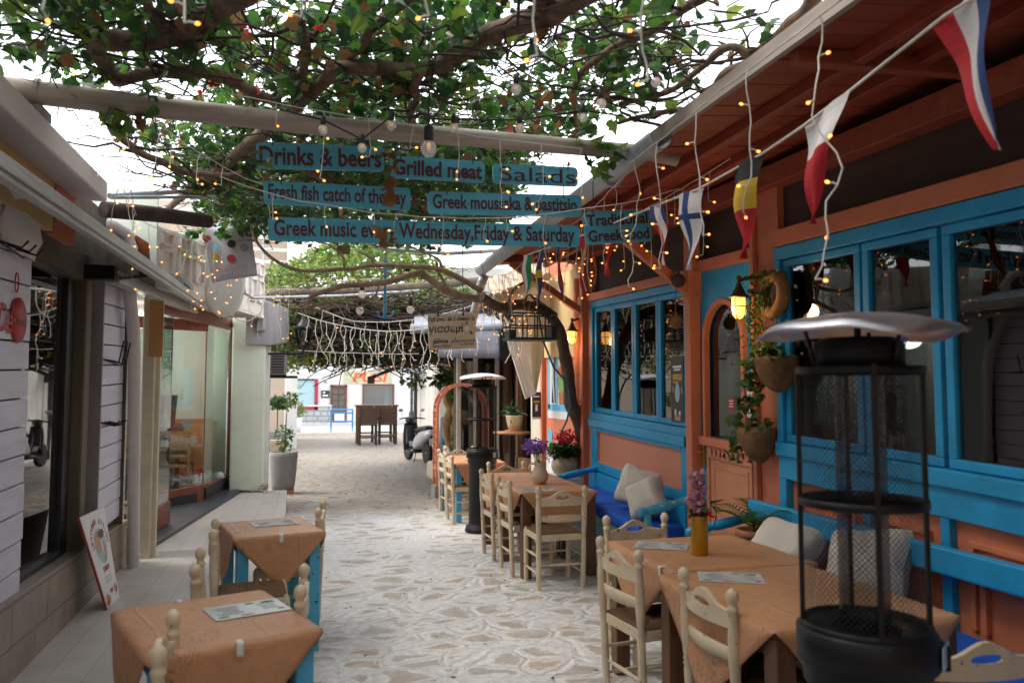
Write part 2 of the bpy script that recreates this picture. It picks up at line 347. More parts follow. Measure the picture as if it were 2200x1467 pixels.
def paper_cloth():
    t = NT('tan_paper_cloth_printed'); co = t.coord(False); oi = t.new('ShaderNodeObjectInfo'); ofs = t.new('ShaderNodeVectorMath', operation='ADD'); mu = t.math('MULTIPLY', oi.outputs['Random'], 31.0); t.link(co, ofs.inputs[0]); t.link(mu, ofs.inputs[1]); c2 = ofs.outputs[0]
    big = t.noise(c2, 3.0, 5, .6); fib = t.noise(c2, 120, 3, .6); c = t.mix(t.ramp(big, .3, .7), (.49,.235,.11), (.62,.315,.16)); c = t.mix(t.math('MULTIPLY', t.ramp(fib, .45, .65), .25), c, (.42,.21,.10))
    # faint printed sprigs, oil spots
    sp_ = t.new('ShaderNodeTexWave'); sp_.inputs['Scale'].default_value = 9; sp_.inputs['Distortion'].default_value = 22; sp_.inputs['Detail'].default_value = 2; sp_.inputs['Detail Scale'].default_value = 1.6; t.link(c2, sp_.inputs['Vector'])
    pr_ = t.math('MULTIPLY', t.ramp(sp_.outputs['Fac'], .90, .97), t.ramp(t.noise(c2, 3.6, 2), .54, .60)); c = t.mix(t.math('MULTIPLY', pr_, .6), c, (.16,.085,.04))
    c = t.mix(t.math('MULTIPLY', t.ramp(t.noise(c2, 7, 3, .5), .66, .72), .45), c, (.33,.155,.07))
    t.link(c, t.p.inputs['Base Color']); t.link(t.math('ADD', t.math('MULTIPLY', big, .3), .32), t.p.inputs['Roughness'])
    sep = t.new('ShaderNodeSeparateXYZ'); t.link(co, sep.inputs[0]); wob = t.math('MULTIPLY', t.math('SUBTRACT', big, .5), .05)
    def crease(a, k): return t.ramp(t.math('ABSOLUTE', t.math('ADD', t.math('SUBTRACT', sep.outputs[a], k), wob)), .0, .012, (1,1,1), (0,0,0))
    cr = t.math('MAXIMUM', t.math('MAXIMUM', crease(0, .12), crease(1, -.05)), crease(0, -.22))
    ri = t.math('ABSOLUTE', t.math('SUBTRACT', t.noise(c2, 5, 4, .6, .6), .5)); h = t.math('ADD', t.math('MULTIPLY', t.math('SUBTRACT', 1.0, t.math('MULTIPLY', ri, 4.0)), .8), t.math('MULTIPLY', cr, .5)); t.bump(h, .5, .012); return t.m
M['cloth'] = paper_cloth()
def rush():
    t = NT('woven_rush'); co = t.coord(); w = t.new('ShaderNodeTexWave'); w.inputs['Scale'].default_value = 28; w.inputs['Distortion'].default_value = 1.2; w.inputs['Detail'].default_value = 2
    w.bands_direction = 'Y'; t.link(co, w.inputs['Vector'])
    c = t.mix(w.outputs['Fac'], (.07,.03,.012), (.36,.19,.085)); c = t.mix(t.ramp(t.noise(co, 9), .4, .7), c, (.20,.10,.045))
    t.link(c, t.p.inputs['Base Color']); t.p.inputs['Roughness'].default_value = .7; t.bump(w.outputs['Fac'], .8, .008); return t.m
M['rush'] = rush()
def paving():
    t = NT('crazy_paving'); tc = t.coord(False); sep = t.new('ShaderNodeSeparateXYZ'); t.link(tc, sep.inputs[0])
    nz = t.new('ShaderNodeTexNoise'); nz.inputs['Scale'].default_value = 2.3; nz.inputs['Detail'].default_value = 3; t.link(tc, nz.inputs['Vector'])
    ad = t.new('ShaderNodeVectorMath', operation='MULTIPLY_ADD'); ad.inputs[1].default_value = (.26,.26,0); t.link(nz.outputs['Color'], ad.inputs[0]); t.link(tc, ad.inputs[2])
    co = t.scale(ad.outputs[0], (.82, 1.2, 0))
    def vor(feat): 
        v = t.new('ShaderNodeTexVoronoi', feature=feat); v.inputs['Scale'].default_value = 3.9; v.inputs['Randomness'].default_value = 1.0; t.link(co, v.inputs['Vector']); return v
    d = vor('DISTANCE_TO_EDGE').outputs['Distance']; cell = vor('F1').outputs['Color']
    cs = t.new('ShaderNodeSeparateColor'); t.link(cell, cs.inputs[0]); r1, r2 = cs.outputs[0], cs.outputs[1]
    fine = t.noise(tc, 30, 5, .7); mid = t.noise(tc, 6, 5, .65); big = t.noise(tc, .9, 3)
    stone = t.mix(r1, (.47,.38,.285), (.40,.365,.325)); stone = t.mix(t.ramp(r2, .66, .80), stone, (.50,.345,.225))
    stone = t.mix(t.ramp(mid, .40, .72), stone, (.36,.31,.26)); stone = t.mix(t.math('MULTIPLY', t.ramp(t.noise(tc, 48, 4, .8), .52, .66), .55), stone, (.52,.48,.43)); stone = t.mix(t.math('MULTIPLY', t.ramp(fine, .55, .75), .5), stone, (.17,.15,.13))
    # white paint along joints, thick near the tavern terrace, absent further down the lane
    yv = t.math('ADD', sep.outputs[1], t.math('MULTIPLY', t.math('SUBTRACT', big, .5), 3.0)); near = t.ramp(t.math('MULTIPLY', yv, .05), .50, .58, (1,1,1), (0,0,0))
    w = t.math('ADD', .0, t.math('MULTIPLY', t.ramp(t.noise(tc, 2.2, 5, .7), .28, .70), .36))
    k = t.math('SUBTRACT', d, t.math('MULTIPLY', w, t.math('ADD', t.math('MULTIPLY', fine, .75), .5)))
    paint = t.ramp(t.math('ADD', k, t.math('MULTIPLY', t.math('SUBTRACT', t.noise(tc, 11, 6, .8), .5), .16)), -.03, .06, (1,1,1), (0,0,0))
    smear = t.math('MULTIPLY', t.ramp(t.noise(tc, 3.4, 7, .8), .50, .66), .75); paint = t.math('MAXIMUM', paint, smear)
    worn = t.ramp(t.noise(tc, 15, 6, .8), .30, .55); paint = t.math('MULTIPLY', paint, t.math('ADD', t.math('MULTIPLY', worn, .55), .45)); paint = t.math('MULTIPLY', paint, near)
    joint = t.ramp(t.math('SUBTRACT', d, t.math('MULTIPLY', fine, .05)), .0, .02, (1,1,1), (0,0,0))
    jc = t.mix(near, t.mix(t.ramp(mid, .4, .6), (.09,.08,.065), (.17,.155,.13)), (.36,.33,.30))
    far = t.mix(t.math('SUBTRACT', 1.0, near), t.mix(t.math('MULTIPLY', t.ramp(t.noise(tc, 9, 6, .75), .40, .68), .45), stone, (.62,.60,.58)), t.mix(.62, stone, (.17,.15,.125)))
    c = t.mix(joint, far, jc); pw = t.mix(t.ramp(t.noise(tc, 17, 6, .8), .35, .7), (.84,.83,.82), (.56,.545,.53))
    c = t.mix(paint, c, pw)
    t.link(c, t.p.inputs['Base Color']); t.link(t.math('ADD', t.math('MULTIPLY', mid, .35), .5), t.p.inputs['Roughness'])
    hgt = t.math('ADD', t.math('MULTIPLY', t.ramp(d, .0, .09), .8), t.math('ADD', t.math('MULTIPLY', mid, .35), t.math('MULTIPLY', fine, .14)))
    t.bump(hgt, .55, .03); return t.m
M['paving'] = paving()
def brickmat(name, c1, c2, mortar, bw, bh, axes='XY', msize=.012, off=.5, rough=.6, var=.3, bump=.4, vscale=5, squash=1.0, freq=2):
    t = NT(name); tc = t.coord(False); sep = t.new('ShaderNodeSeparateXYZ'); cb = t.new('ShaderNodeCombineXYZ'); t.link(tc, sep.inputs[0])
    for i, a in enumerate(axes): t.link(sep.outputs['XYZ'.index(a)], cb.inputs[i])
    b = t.new('ShaderNodeTexBrick'); b.offset = off; b.squash = squash; b.squash_frequency = freq; b.inputs['Scale'].default_value = 1; b.inputs['Brick Width'].default_value = bw; b.inputs['Row Height'].default_value = bh
    b.inputs['Mortar Size'].default_value = msize; b.inputs['Color1'].default_value = (*c1, 1); b.inputs['Color2'].default_value = (*c2, 1); b.inputs['Mortar'].default_value = (*mortar, 1)
    b.inputs['Mortar Smooth'].default_value = .2
    t.link(cb.outputs[0], b.inputs['Vector']); n = t.noise(tc, vscale, 5, .6)
    c = t.mix(t.math('MULTIPLY', t.ramp(n, .4, .75), var), b.outputs['Color'], tuple(x*.45 for x in c1)); t.link(c, t.p.inputs['Base Color'])
    t.p.inputs['Roughness'].default_value = rough; t.bump(t.math('SUBTRACT', t.math('MULTIPLY', n, .3), b.outputs['Fac']), bump, .006); return t.m
M['walk'] = brickmat('pale_terrace_tiles', (.52,.47,.43), (.46,.42,.39), (.36,.33,.305), 1.0, .2, 'YX', .004, .37, .55, .35, .2, 3)
M['basetile'] = brickmat('timber_look_tiles', (.34,.27,.215), (.27,.22,.185), (.14,.12,.10), .62, .235, 'YZ', .006, .37, .5, .6, .3, 5)
M['stone_dado'] = brickmat('crazy_stone_dado', (.44,.46,.46), (.36,.38,.38), (.22,.23,.23), .55, .24, 'XZ', .03, .5, .7, .3, .4, 3, .6, 2)
M['benchtile'] = brickmat('pale_blue_bench_tiles', (.20,.45,.56), (.24,.48,.58), (.06,.26,.36), .42, .19, 'YZ', .006, .5, .45, .25, .2, 4)
def meshmat():
    t = NT('wire_guard'); tc = t.coord(False); sep = t.new('ShaderNodeSeparateXYZ'); t.link(tc, sep.inputs[0])
    a = t.math('MULTIPLY', t.math('ARCTAN2', sep.outputs[1], sep.outputs[0]), 32.0); z = t.math('MULTIPLY', sep.outputs[2], 180.0)
    s1 = t.math('ABSOLUTE', t.math('SINE', t.math('ADD', a, z))); s2 = t.math('ABSOLUTE', t.math('SINE', t.math('SUBTRACT', a, z)))
    k = t.math('GREATER_THAN', t.math('MAXIMUM', t.math('SUBTRACT', 1.0, s1), t.math('SUBTRACT', 1.0, s2)), .80)
    tr = t.new('ShaderNodeBsdfTransparent'); t.p.inputs['Base Color'].default_value = (.02,.02,.02,1); t.p.inputs['Roughness'].default_value = .5
    mx = t.new('ShaderNodeMixShader'); t.link(k, mx.inputs[0]); t.link(tr.outputs[0], mx.inputs[1]); t.link(t.p.outputs[0], mx.inputs[2]); t.link(mx.outputs[0], t.out.inputs[0]); return t.m
M['guard'] = meshmat()
def grille():
    t = NT('pale_roller_grille'); tc = t.coord(False); sep = t.new('ShaderNodeSeparateXYZ'); t.link(tc, sep.inputs[0])
    z = t.math('MULTIPLY', sep.outputs[2], 42.0); x = t.math('MULTIPLY', sep.outputs[0], 30.0)
    s = t.math('ABSOLUTE', t.math('SINE', t.math('ADD', z, t.math('MULTIPLY', t.math('SINE', x), 1.0))))
    t.link(t.mix(t.ramp(s, .15, .4), (.06,.12,.15), (.42,.60,.66)), t.p.inputs['Base Color']); t.p.inputs['Roughness'].default_value = .4; return t.m
M['grille'] = grille()
# ================================================================ ground
g = MB(); g.add([(-60,-20,0),(60,-20,0),(60,90,0),(-60,90,0)], [(0,1,2,3)]); g.build('ground', M['paving'], loc=(0,0,0), kind='structure')
st = MB(); st.add([(-30,33.5,.004),(40,33.5,.004),(40,40.3,.004),(-30,40.3,.004)], [(0,1,2,3)]); st.build('road', pm('pale_road', (.42,.42,.43), .8, .1, 2, .2, 30), kind='structure')
pv = MB(); pv.box((5,40.75,.07),(70,.9,.14)); pv.build('pavement', pm('pale_kerb', (.52,.52,.52), .8, .1, 2, .2, 30), kind='structure')
def wz(y): return .02 + max(0, y-4.2)*.027
tw = MB(); ys = [-7, 2, 4.2, 6, 8, 10, 12.05]; L = [(-1.9 if y < 8 else -1.9+.1*(y-8)) for y in ys]; Rr = [-.12, -.12, -.12, -.13, -.2, -.27, -.31]
vs = []
for y, l, r in zip(ys, L, Rr): vs += [(l, y, wz(y)), (r, y, wz(y)), (l, y, -.05), (r, y, -.05)]
fs = []
for i in range(len(ys)-1):
    a, b = 4*i, 4*i+4; fs += [(a, a+1, b+1, b), (a+1, a+3, b+3, b+1)]
fs.append((b, b+1, b+3, b+2)); tw.add(vs, fs); tw.build('pavement_terrace', M['walk'], loc=(0,0,0), kind='structure')
sl = MB(); a = [(-1.49,8.15),(-.84,12.5),(-1.4,12.9),(-2.7,12.5),(-2.7,8.15)]
sl.add([(x, y, wz(y)+.035) for x, y in a]+[(x, y, .01) for x, y in a], [(0,1,2,3,4)]+[(i,5+i,5+(i+1)%5,(i+1)%5) for i in range(5)]); sl.build('pavement_slab', M['slate'], loc=(0,0,0), kind='structure')
# ================================================================ tavern on the east side
XR = 3.05; K = .035
def sz(y, z): return z + K*(y-6)
def wb(mb, y0, y1, z0, z1, x0, x1, m=0, k=True):
    f = sz if k else (lambda y, z: z)
    return mb.hexa([(x0,y0,f(y0,z0)),(x1,y0,f(y0,z0)),(x1,y1,f(y1,z0)),(x0,y1,f(y1,z0)),(x0,y0,f(y0,z1)),(x1,y0,f(y0,z1)),(x1,y1,f(y1,z1)),(x0,y1,f(y1,z1))], m)
tav = thing('tavern', 'terracotta and sky blue tavern front with big blue windows under a red boarded eave', 'tavern', (XR, 5.5, 0))
def tp(name, mb, mat, parent=None, **kw): return mb.build(name, mat, parent or tav, world=True, **kw)
w = MB()
wb(w, 8.32, 10.3, 0, 3.6, XR, XR+.14)                     # wall with the mural
wb(w, 4.70, 4.99, 0, 3.1, XR-.02, XR+.14)                 # pier between door and big windows
wb(w, 6.0, 8.32, 0, 1.28, XR+.02, XR+.14); wb(w, 0.2, 4.70, 0, 1.28, XR+.03, XR+.14); wb(w, -7, .2, 0, 3.6, XR+.0, XR+.14)
tp('wall', w, M['orange'])
for a_ in ((4.955, 5.0, .2, 2.9, XR-.06, XR-.021), (8.34, 8.46, .2, 2.75, XR-.05, XR), (10.22, 10.3, .1, 2.4, XR-.06, XR)):
    pil = MB(); wb(pil, *a_); tp('pilaster', pil, M['orange'], bevel=.006)
ub = MB(); wb(ub, 0.2, 8.5, 2.66, 3.2, XR+.03, XR+.14); tp('upper_wall', ub, M['soffit_dk'])
oc = MB(); wb(oc, 8.62, 10.2, 1.95, 3.0, XR-.03, XR-.005); tp('lamp_glow_panel', oc, M['ochre'])  # lamp glow on cream canvas, put into the colour of this panel
lt = MB(); wb(lt, 6.0, 8.46, 2.56, 2.645, XR-.07, XR+.08); wb(lt, 5.0, 5.80, 2.60, 2.69, XR-.06, XR+.06); wb(lt, 0.2, 4.72, 2.645, 2.76, XR-.06, XR+.08); tp('lintel', lt, M['orange'], bevel=.006)
pb = MB(); wb(pb, .2, 9.0, 3.06, 3.20, XR-.10, XR+.03); tp('wall_plate', pb, M['orange_d'], bevel=.006)
for y0 in (5.80, 8.40):
    p = MB(); wb(p, y0, y0+.10, .2, 3.08, XR-.12, XR-.02); wb(p, y0-.012, y0+.112, 2.42, 2.62, XR-.135, XR-.005); wb(p, y0-.006, y0+.106, 2.36, 2.42, XR-.128, XR-.012); tp('post', p, M['orange'], bevel=.008)
    b = MB(); b.bar((XR-.12, y0+.05, sz(y0,2.46)), (2.12, y0+.05, 3.06), .07, .075); tp('brace', b, M['orange'], bevel=.006)
    b = MB(); b.bar((XR-.1, y0+.05, 3.16), (2.03, y0+.05, 3.10), .07, .09); tp('rafter', b, M['orange_d'], bevel=.006)
b = MB(); b.bar((XR-.1, 3.0, 3.13), (2.03, 3.0, 3.10), .06, .07); tp('rafter', b, M['orange_d'], bevel=.006)
# roof and boarded underside
rf = MB(); rf.hexa([(2.0,-7,3.155),(7.4,-7,3.60),(7.4,9.1,3.60),(2.0,9.1,3.155),(2.0,-7,3.19),(7.4,-7,3.64),(7.4,9.1,3.64),(2.0,9.1,3.19)]); roof = tp('roof', rf, M['thatch'])
bd = MB(); y = -6.9
while y < 9.05:
    w_ = random.uniform(.13,.17); dz = random.uniform(-.003,.003); bd.hexa([(2.01,y,3.125+dz),(3.2,y,3.225+dz),(3.2,y+w_-.006,3.225+dz),(2.01,y+w_-.006,3.125+dz),(2.01,y,3.152+dz),(3.2,y,3.25+dz),(3.2,y+w_-.006,3.25+dz),(2.01,y+w_-.006,3.152+dz)]); y += w_
tp('soffit', bd, M['red_board'], parent=roof)
for x in (2.34, 2.68):
    b = MB(); z = 3.125+(x-2.01)*.084-.035; b.bar((x,-6.8,z),(x,9.0,z),.06,.065); tp('purlin', b, M['red_board'], parent=roof, bevel=.005)
b = MB(); b.bar((1.985,-7,3.155),(1.985,9.1,3.155),.03,.09); tp('eave_board', b, pm('grey_eave_board', (.36,.30,.26), .8, .2, 4, .4, 20, stretch=(4,.5,4)), parent=roof)
gt = MB()
def gut(u, v): a = math.pi*(1+v); return Vector((1.93+.072*math.cos(a), 4.15+u*5.0, 3.115+.085*math.sin(a)-.02*u))
gt.sheet(gut, 24, 10); gt.tube([(1.93,4.9,3.085),(1.93,4.93,3.085)], .085, 12); gt.tube([(1.93,7.0,3.075),(1.93,7.03,3.075)], .085, 12)
gt.tube([ony(1042,590,9.1), ony(1033,612,9.15), ony(1027,640,9.2), ony(1012,700,9.3), ony(1022,712,9.3)], .05, 12); tp('gutter', gt, M['galv'], parent=roof, solid=.006)
# windows
def window(y0, y1, z0, z1, panes, x=XR, fr=.07):
    f = MB(); wb(f, y0, y1, z1-fr, z1, x-.055, x+.03); wb(f, y0, y1, z0, z0+fr, x-.075, x+.03); wb(f, y0, y0+.06, z0+fr, z1-fr, x-.055, x+.03); wb(f, y1-.06, y1, z0+fr, z1-fr, x-.055, x+.03)
    win = tp('window', f, M['blue'], bevel=.006)
    for a, b_ in panes:
        s = MB(); t = .052
        wb(s, a, b_, z1-fr-t, z1-fr-.004, x-.03, x+.012); wb(s, a, b_, z0+fr+.004, z0+fr+t, x-.03, x+.012); wb(s, a, a+t, z0+fr+t, z1-fr-t, x-.03, x+.012); wb(s, b_-t, b_, z0+fr+t, z1-fr-t, x-.03, x+.012)
        tp('sash', s, M['blue'], parent=win, bevel=.006)
        q = MB(); wb(q, a+t-.004, b_-t+.004, z0+fr+t-.004, z1-fr-t+.004, x-.006, x-.002); tp('pane', q, M['glass'], parent=win)
    return win
window(5.98, 8.32, 1.27, 2.555, [(6.045,6.60),(6.605,7.16),(7.165,7.71),(7.715,8.255)])
window(0.3, 4.70, 1.27, 2.64, [(3.88,4.635),(3.30,3.86),(1.9,3.27),(.4,1.87)], fr=.085)
# dado under the far window: blue boards with a recessed pink panel
d = MB(); wb(d, 6.0, 8.32, 1.185, 1.27, XR-.09, XR+.02); wb(d, 6.0, 8.32, .72, .815, XR-.06, XR+.02); wb(d, 6.0, 6.12, .815, 1.185, XR-.06, XR+.02); wb(d, 8.12, 8.32, .815, 1.185, XR-.06, XR+.02)
wb(d, 6.12, 8.12, 1.145, 1.185, XR-.062, XR-.02); wb(d, 6.0, 8.32, .44, .71, XR-.085, XR+.02); tp('dado', d, M['blue'], bevel=.007)
d = MB(); wb(d, 6.12, 8.12, .815, 1.145, XR-.035, XR+.01)
for a in ((6.12,8.12,.815,.83),(6.12,8.12,1.13,1.145),(6.12,6.135,.83,1.13),(8.105,8.12,.83,1.13)): wb(d, *a, XR-.05, XR-.035)
tp('dado_panel', d, pm('salmon_panel_paint', (.62,.245,.155), .5, .07, 3, .1, 40), bevel=.003)
# dado under the big windows: orange panels with stepped mouldings
d = MB(); wb(d, .3, 4.70, 1.12, 1.27, XR-.05, XR+.02); wb(d, 3.86-.02, 3.90, .3, 1.12, XR-.04, XR+.02); wb(d, 3.27, 3.33, .3, 1.12, XR-.04, XR+.02); wb(d, 4.62, 4.70, .3, 1.12, XR-.05, XR+.02); wb(d, 1.87, 1.93, .3, 1.12, XR-.04, XR+.02); tp('dado', d, M['blue'], bevel=.006)
for a, b_ in ((3.90,4.62),(3.33,3.84),(1.93,3.27),(.4,1.87)):
    d = MB(); wb(d, a, b_, .25, 1.12, XR, XR+.015)
    for q, h_ in ((.09,.02),(.16,.03)):
        wb(d, a+q, b_-q, 1.12-q-.03, 1.12-q, XR-h_, XR); wb(d, a+q, a+q+.03, .62, 1.09-q, XR-h_, XR); wb(d, b_-q-.03, b_-q, .62, 1.09-q, XR-h_, XR)
    tp('dado_panel', d, M['orange'], bevel=.004)
# door with arched light
def arch(yc, r, zs, z0, n=14): return [(yc-r, z0)] + [(yc-r*math.cos(math.pi*i/n), zs+r*math.sin(math.pi*i/n)) for i in range(n+1)] + [(yc+r, z0)]
d = MB(); xd = XR+.0; yc, r, zs, z0 = 5.42, .275, 2.05, 1.30
inner = arch(yc, r, zs, z0); y0, y1, zt, zb = 4.99, 5.80, 2.60, .25
n = len(inner); outer = [(y0, z0)] + [(max(y0, min(y1, yc-.405*1.5*math.cos(math.pi*i/14))), zt if 1 < i < 13 else zs+(zt-zs)*math.sin(math.pi*i/14)) for i in range(15)] + [(y1, z0)]
for xx, s_ in ((xd-.02, 1), (xd+.03, -1)):
    vs = [(xx, a, sz(a, b)) for a, b in inner] + [(xx, a, sz(a, b)) for a, b in outer]
    d.add(vs, [(i, i+1, n+i+1, n+i) for i in range(n-1)])
wb(d, y0, y1, zb, z0-.002, xd-.02, xd+.03); door = tp('door', d, M['blue'])
d = MB()
tr = arch(yc, r+.035, zs, z0); ti = arch(yc, r-.005, zs, z0)
for xx in (xd-.055,): d.add([(xx, a, sz(a, b)) for a, b in ti]+[(xx, a, sz(a, b)) for a, b in tr], [(i, i+1, n+i+1, n+i) for i in range(n-1)])
for P_ in (ti, tr): d.add([(xd-.055, a, sz(a, b)) for a, b in P_]+[(xd-.01, a, sz(a, b)) for a, b in P_], [(i, i+1, n+i+1, n+i) for i in range(n-1)])
wb(d, 5.02, 5.77, z0-.065, z0, xd-.075, xd-.02); wb(d, 5.06, 5.70, z0-.11, z0-.066, xd-.045, xd-.02)
for i in range(9): d.lathe([(.045,-.012),(.045,.012)], 14, (xd-.035, 5.12+i*.065, sz(5.4, z0-.10-.02*math.sin(i*math.pi/8))), Euler((0, math.pi/2, 0)).to_matrix())
tp('arch_trim', d, M['orange'], parent=door, bevel=.003)
q = MB(); vs = [(xd+.005, a, sz(a, b)) for a, b in inner]; q.add(vs, [tuple(range(len(vs)))]); tp('pane', q, M['glass'], parent=door)
d = MB(); wb(d, 5.04, 5.70, .55, 1.17, xd-.028, xd-.021)
for q_, h_ in ((0,.045),(.07,.035)):
    a, b_, c_, e_ = 5.04+q_, 5.70-q_, .55+q_, 1.17-q_
    wb(d, a, b_, e_-.03, e_, xd-h_, xd-.021); wb(d, a, b_, c_, c_+.03, xd-h_, xd-.021); wb(d, a, a+.03, c_+.03, e_-.03, xd-h_, xd-.021); wb(d, b_-.03, b_, c_+.03, e_-.03, xd-h_, xd-.021)
tp('door_panel', d, pm('salmon_door_paint', (.60,.25,.13), .5, .08, 3, .1, 40), parent=door, bevel=.003)
d = MB(); d.box((xd-.03,5.765,1.14),(.015,.035,.17)); d.tube([(xd-.03,5.765,1.17),(xd-.085,5.765,1.17),(xd-.09,5.70,1.165)], .011, 8); tp('handle', d, M['brass'], parent=door)
# inside of the tavern
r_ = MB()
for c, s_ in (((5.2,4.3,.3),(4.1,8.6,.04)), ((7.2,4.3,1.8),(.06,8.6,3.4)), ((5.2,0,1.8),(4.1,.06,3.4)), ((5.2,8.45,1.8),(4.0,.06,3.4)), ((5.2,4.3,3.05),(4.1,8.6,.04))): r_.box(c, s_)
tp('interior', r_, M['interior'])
r_ = MB(); r_.box((6.7,5.6,.85),(.5,3.2,1.1)); r_.box((6.55,5.6,1.43),(.75,3.4,.05)); 
for k in range(3): r_.box((7.02,5.6,1.7+.32*k),(.25,3.0,.03))
tp('bar_counter', r_, M['int_wood'])
for (x, y) in ((3.75,7.4),(3.8,6.35),(3.75,3.6),(3.85,2.6),(4.9,4.4)):
    t_ = MB(); t_.box((x,y,1.10 if x > 4.5 else 1.17),(.75,.75,.04)); t_.box((x,y,.7),(.09,.09,.84)); tp('interior_table', t_, M['int_wood'])
for (x, y, z, rr) in ((4.3,2.75,1.45,.03),(4.3,2.76,1.52,.022),(4.32,2.72,1.39,.02),(4.9,3.2,2.2,.014),(4.7,2.9,2.35,.012),(5.1,3.1,2.0,.012),(4.8,2.7,2.5,.012),(5.2,3.4,2.6,.012),(4.5,2.6,1.9,.01),(6.3,6.6,2.3,.03),(6.2,4.8,2.4,.03)):
    t_ = MB(); t_.ball((x,y,z), rr, 8, 6); tp('light_bulb', t_, M['spot'])
# white plinth along the tavern, with the bench platform
pl = MB(); pl.hexa([(2.60,.5,0),(XR,.5,0),(XR,8.35,0),(2.66,8.35,0),(2.62,.5,.13),(XR,.5,.13),(XR,8.35,.26),(2.68,8.35,.26)]); pl.build('plinth', M['white'], bevel=.02); tag(bpy.data.objects['plinth'], 'low whitewashed plinth running under the blue benches along the tavern', 'plinth')
# ================================================================ near shop on the west side (white boarded)
XL = -1.6
sh = thing('boarded_shop', 'small shop with lavender white boards, dark window and timber-look tiled base', 'shop', (XL, 5, 0))
def sp(name, mb, mat, parent=None, **kw): return mb.build(name, mat, parent or sh, world=True, **kw)
b = MB(); b.hexa([(-2.2,-7,0),(-1.57,-7,0),(-1.57,7.86,0),(-2.2,7.86,0),(-2.2,-7,.49),(-1.57,-7,.49),(-1.57,7.86,.50),(-2.2,7.86,.50)]); sp('plinth', b, M['basetile'], bevel=.006)
def zl(y, z): return z + .035*(y-5.5)
def boards(y0, y1, z0, z1, x, h=.163):
    mb = MB(); z = z0
    while z < z1-.02:
        zt_ = min(z+h-.010, z1); j = random.uniform(-.004,.004)
        mb.hexa([(x-.03,y0,zl(y0,z)),(x+j,y0,zl(y0,z)),(x+j,y1,zl(y1,z)),(x-.03,y1,zl(y1,z)),(x-.03,y0,zl(y0,zt_)),(x+j-.002,y0,zl(y0,zt_)),(x+j-.002,y1,zl(y1,zt_)),(x-.03,y1,zl(y1,zt_))]); z += h
    return mb
sp('siding', boards(-6.5, 5.21, .475, 2.75, -1.6), M['siding'], bevel=.004)
sp('siding', boards(6.68, 7.58, .50, 2.50, -1.585), M['siding'], bevel=.004)
b = MB(); b.box((-1.66,3.2,1.7),(.05,4.0,2.6)); b.box((-1.66,7.13,1.55),(.05,.95,2.15)); b.box((-1.60,7.6,1.5),(.07,.03,2.0)); sp('batten', b, M['old_wood'])
b = MB(); b.box((-1.59,6.665,1.55),(.09,.03,2.1)); sp('corner_trim', b, pm('mauve_trim', (.30,.26,.27), .5, .15, 5, .1, 30))
b = MB(); b.box((-1.72,6.28,1.55),(.10,.16,2.2)); b.box((-1.72,5.7,2.55),(.12,1.1,.22)); b.box((-1.72,5.7,.515),(.12,1.1,.045)); b.box((-1.70,6.60,1.55),(.10,.10,2.2)); fr = sp('window_frame', b, M['frame_dk'], bevel=.006)
b = MB(); b.box((-1.70,5.68,1.5),(.006,1.0,1.95)); sp('pane', b, M['glass'], parent=fr)
b = MB(); b.box((-1.66,6.45,1.55),(.13,.15,2.2)); sp('post', b, M['old_wood'], bevel=.012)
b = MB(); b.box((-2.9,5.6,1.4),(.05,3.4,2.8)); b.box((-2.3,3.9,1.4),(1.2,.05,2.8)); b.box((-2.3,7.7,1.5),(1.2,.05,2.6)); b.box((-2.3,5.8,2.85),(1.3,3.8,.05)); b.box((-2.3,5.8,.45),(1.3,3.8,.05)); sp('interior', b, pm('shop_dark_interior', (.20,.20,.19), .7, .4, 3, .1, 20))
# things on view in the window: sunglass rack, picture card
b = MB(); b.box((-2.35,5.9,1.62),(.03,.13,.34), rot=Euler((R(14),0,0)).to_matrix()); b.box((-2.3,5.72,1.6),(.03,.10,.36), rot=Euler((R(-12),0,0)).to_matrix())
b.tube([(-2.3,5.8+.09*math.cos(a),1.75+.13*math.sin(a)) for a in [i*math.pi/8 for i in range(9)]], .012, 6); b.box((-2.3,5.85,1.36),(.3,.6,.02)); sp('display_stand', b, pm('display_white', (.35,.37,.4), .5, .2, 6, 0))
for k in range(5):
    b = MB(); b.box((-2.2,5.45+.22*k,.62+.03*(k%2)),(.12,.12,.2)); sp('display_box', b, M['sand'] if k % 2 else M['concrete'], bevel=.01)
b = MB(); b.box((-1.84,6.05,.62),(.04,.32,.36), rot=Euler((R(-14),R(12),0)).to_matrix()); b.box((-1.85,6.35,.60),(.05,.16,.16)); sp('display_card', b, M['darkprint'])
# wall above the window, rough plaster, roof slab with stepped edge
b = MB(); b.box((-1.72,4.4,2.76),(.20,6.6,.62)); sp('upper_wall', b, pm('dark_rough_plaster', (.14,.115,.085), .95, .4, 5, 1.0, 14, dirt=(.04,.032,.025), dirt_t=.45))
b = MB(); b.ball((-1.60,4.95,2.56), (.05,.34,.17), 14, 9, jit=.35); b.ball((-1.6,4.75,2.72), (.05,.3,.12), 14, 9, jit=.3); sp('plaster_patch', b, M['white'])
b = MB(); b.box((-1.58,3.6,2.80),(.05,3.6,.36)); sp('ochre_band', b, M['ochre'])
b = MB(); b.box((-1.575,5.62,2.79),(.055,.42,.36)); sp('orange_band', b, M['orange'])
b = MB(); b.hexa([(-3,-7,2.90),(-1.36,-7,2.86),(-1.36,5.85,2.92),(-3,5.85,2.96),(-3,-7,3.06),(-1.36,-7,3.02),(-1.36,5.85,3.06),(-3,5.85,3.10)]); b.hexa([(-3,-7,3.06),(-1.44,-7,3.03),(-1.44,5.8,3.07),(-3,5.8,3.10),(-3,-7,3.30),(-1.50,-7,3.17),(-1.50,5.8,3.20),(-3,5.8,3.32)]); sp('roof_slab', b, M['pinkwhite'], bevel=.012)
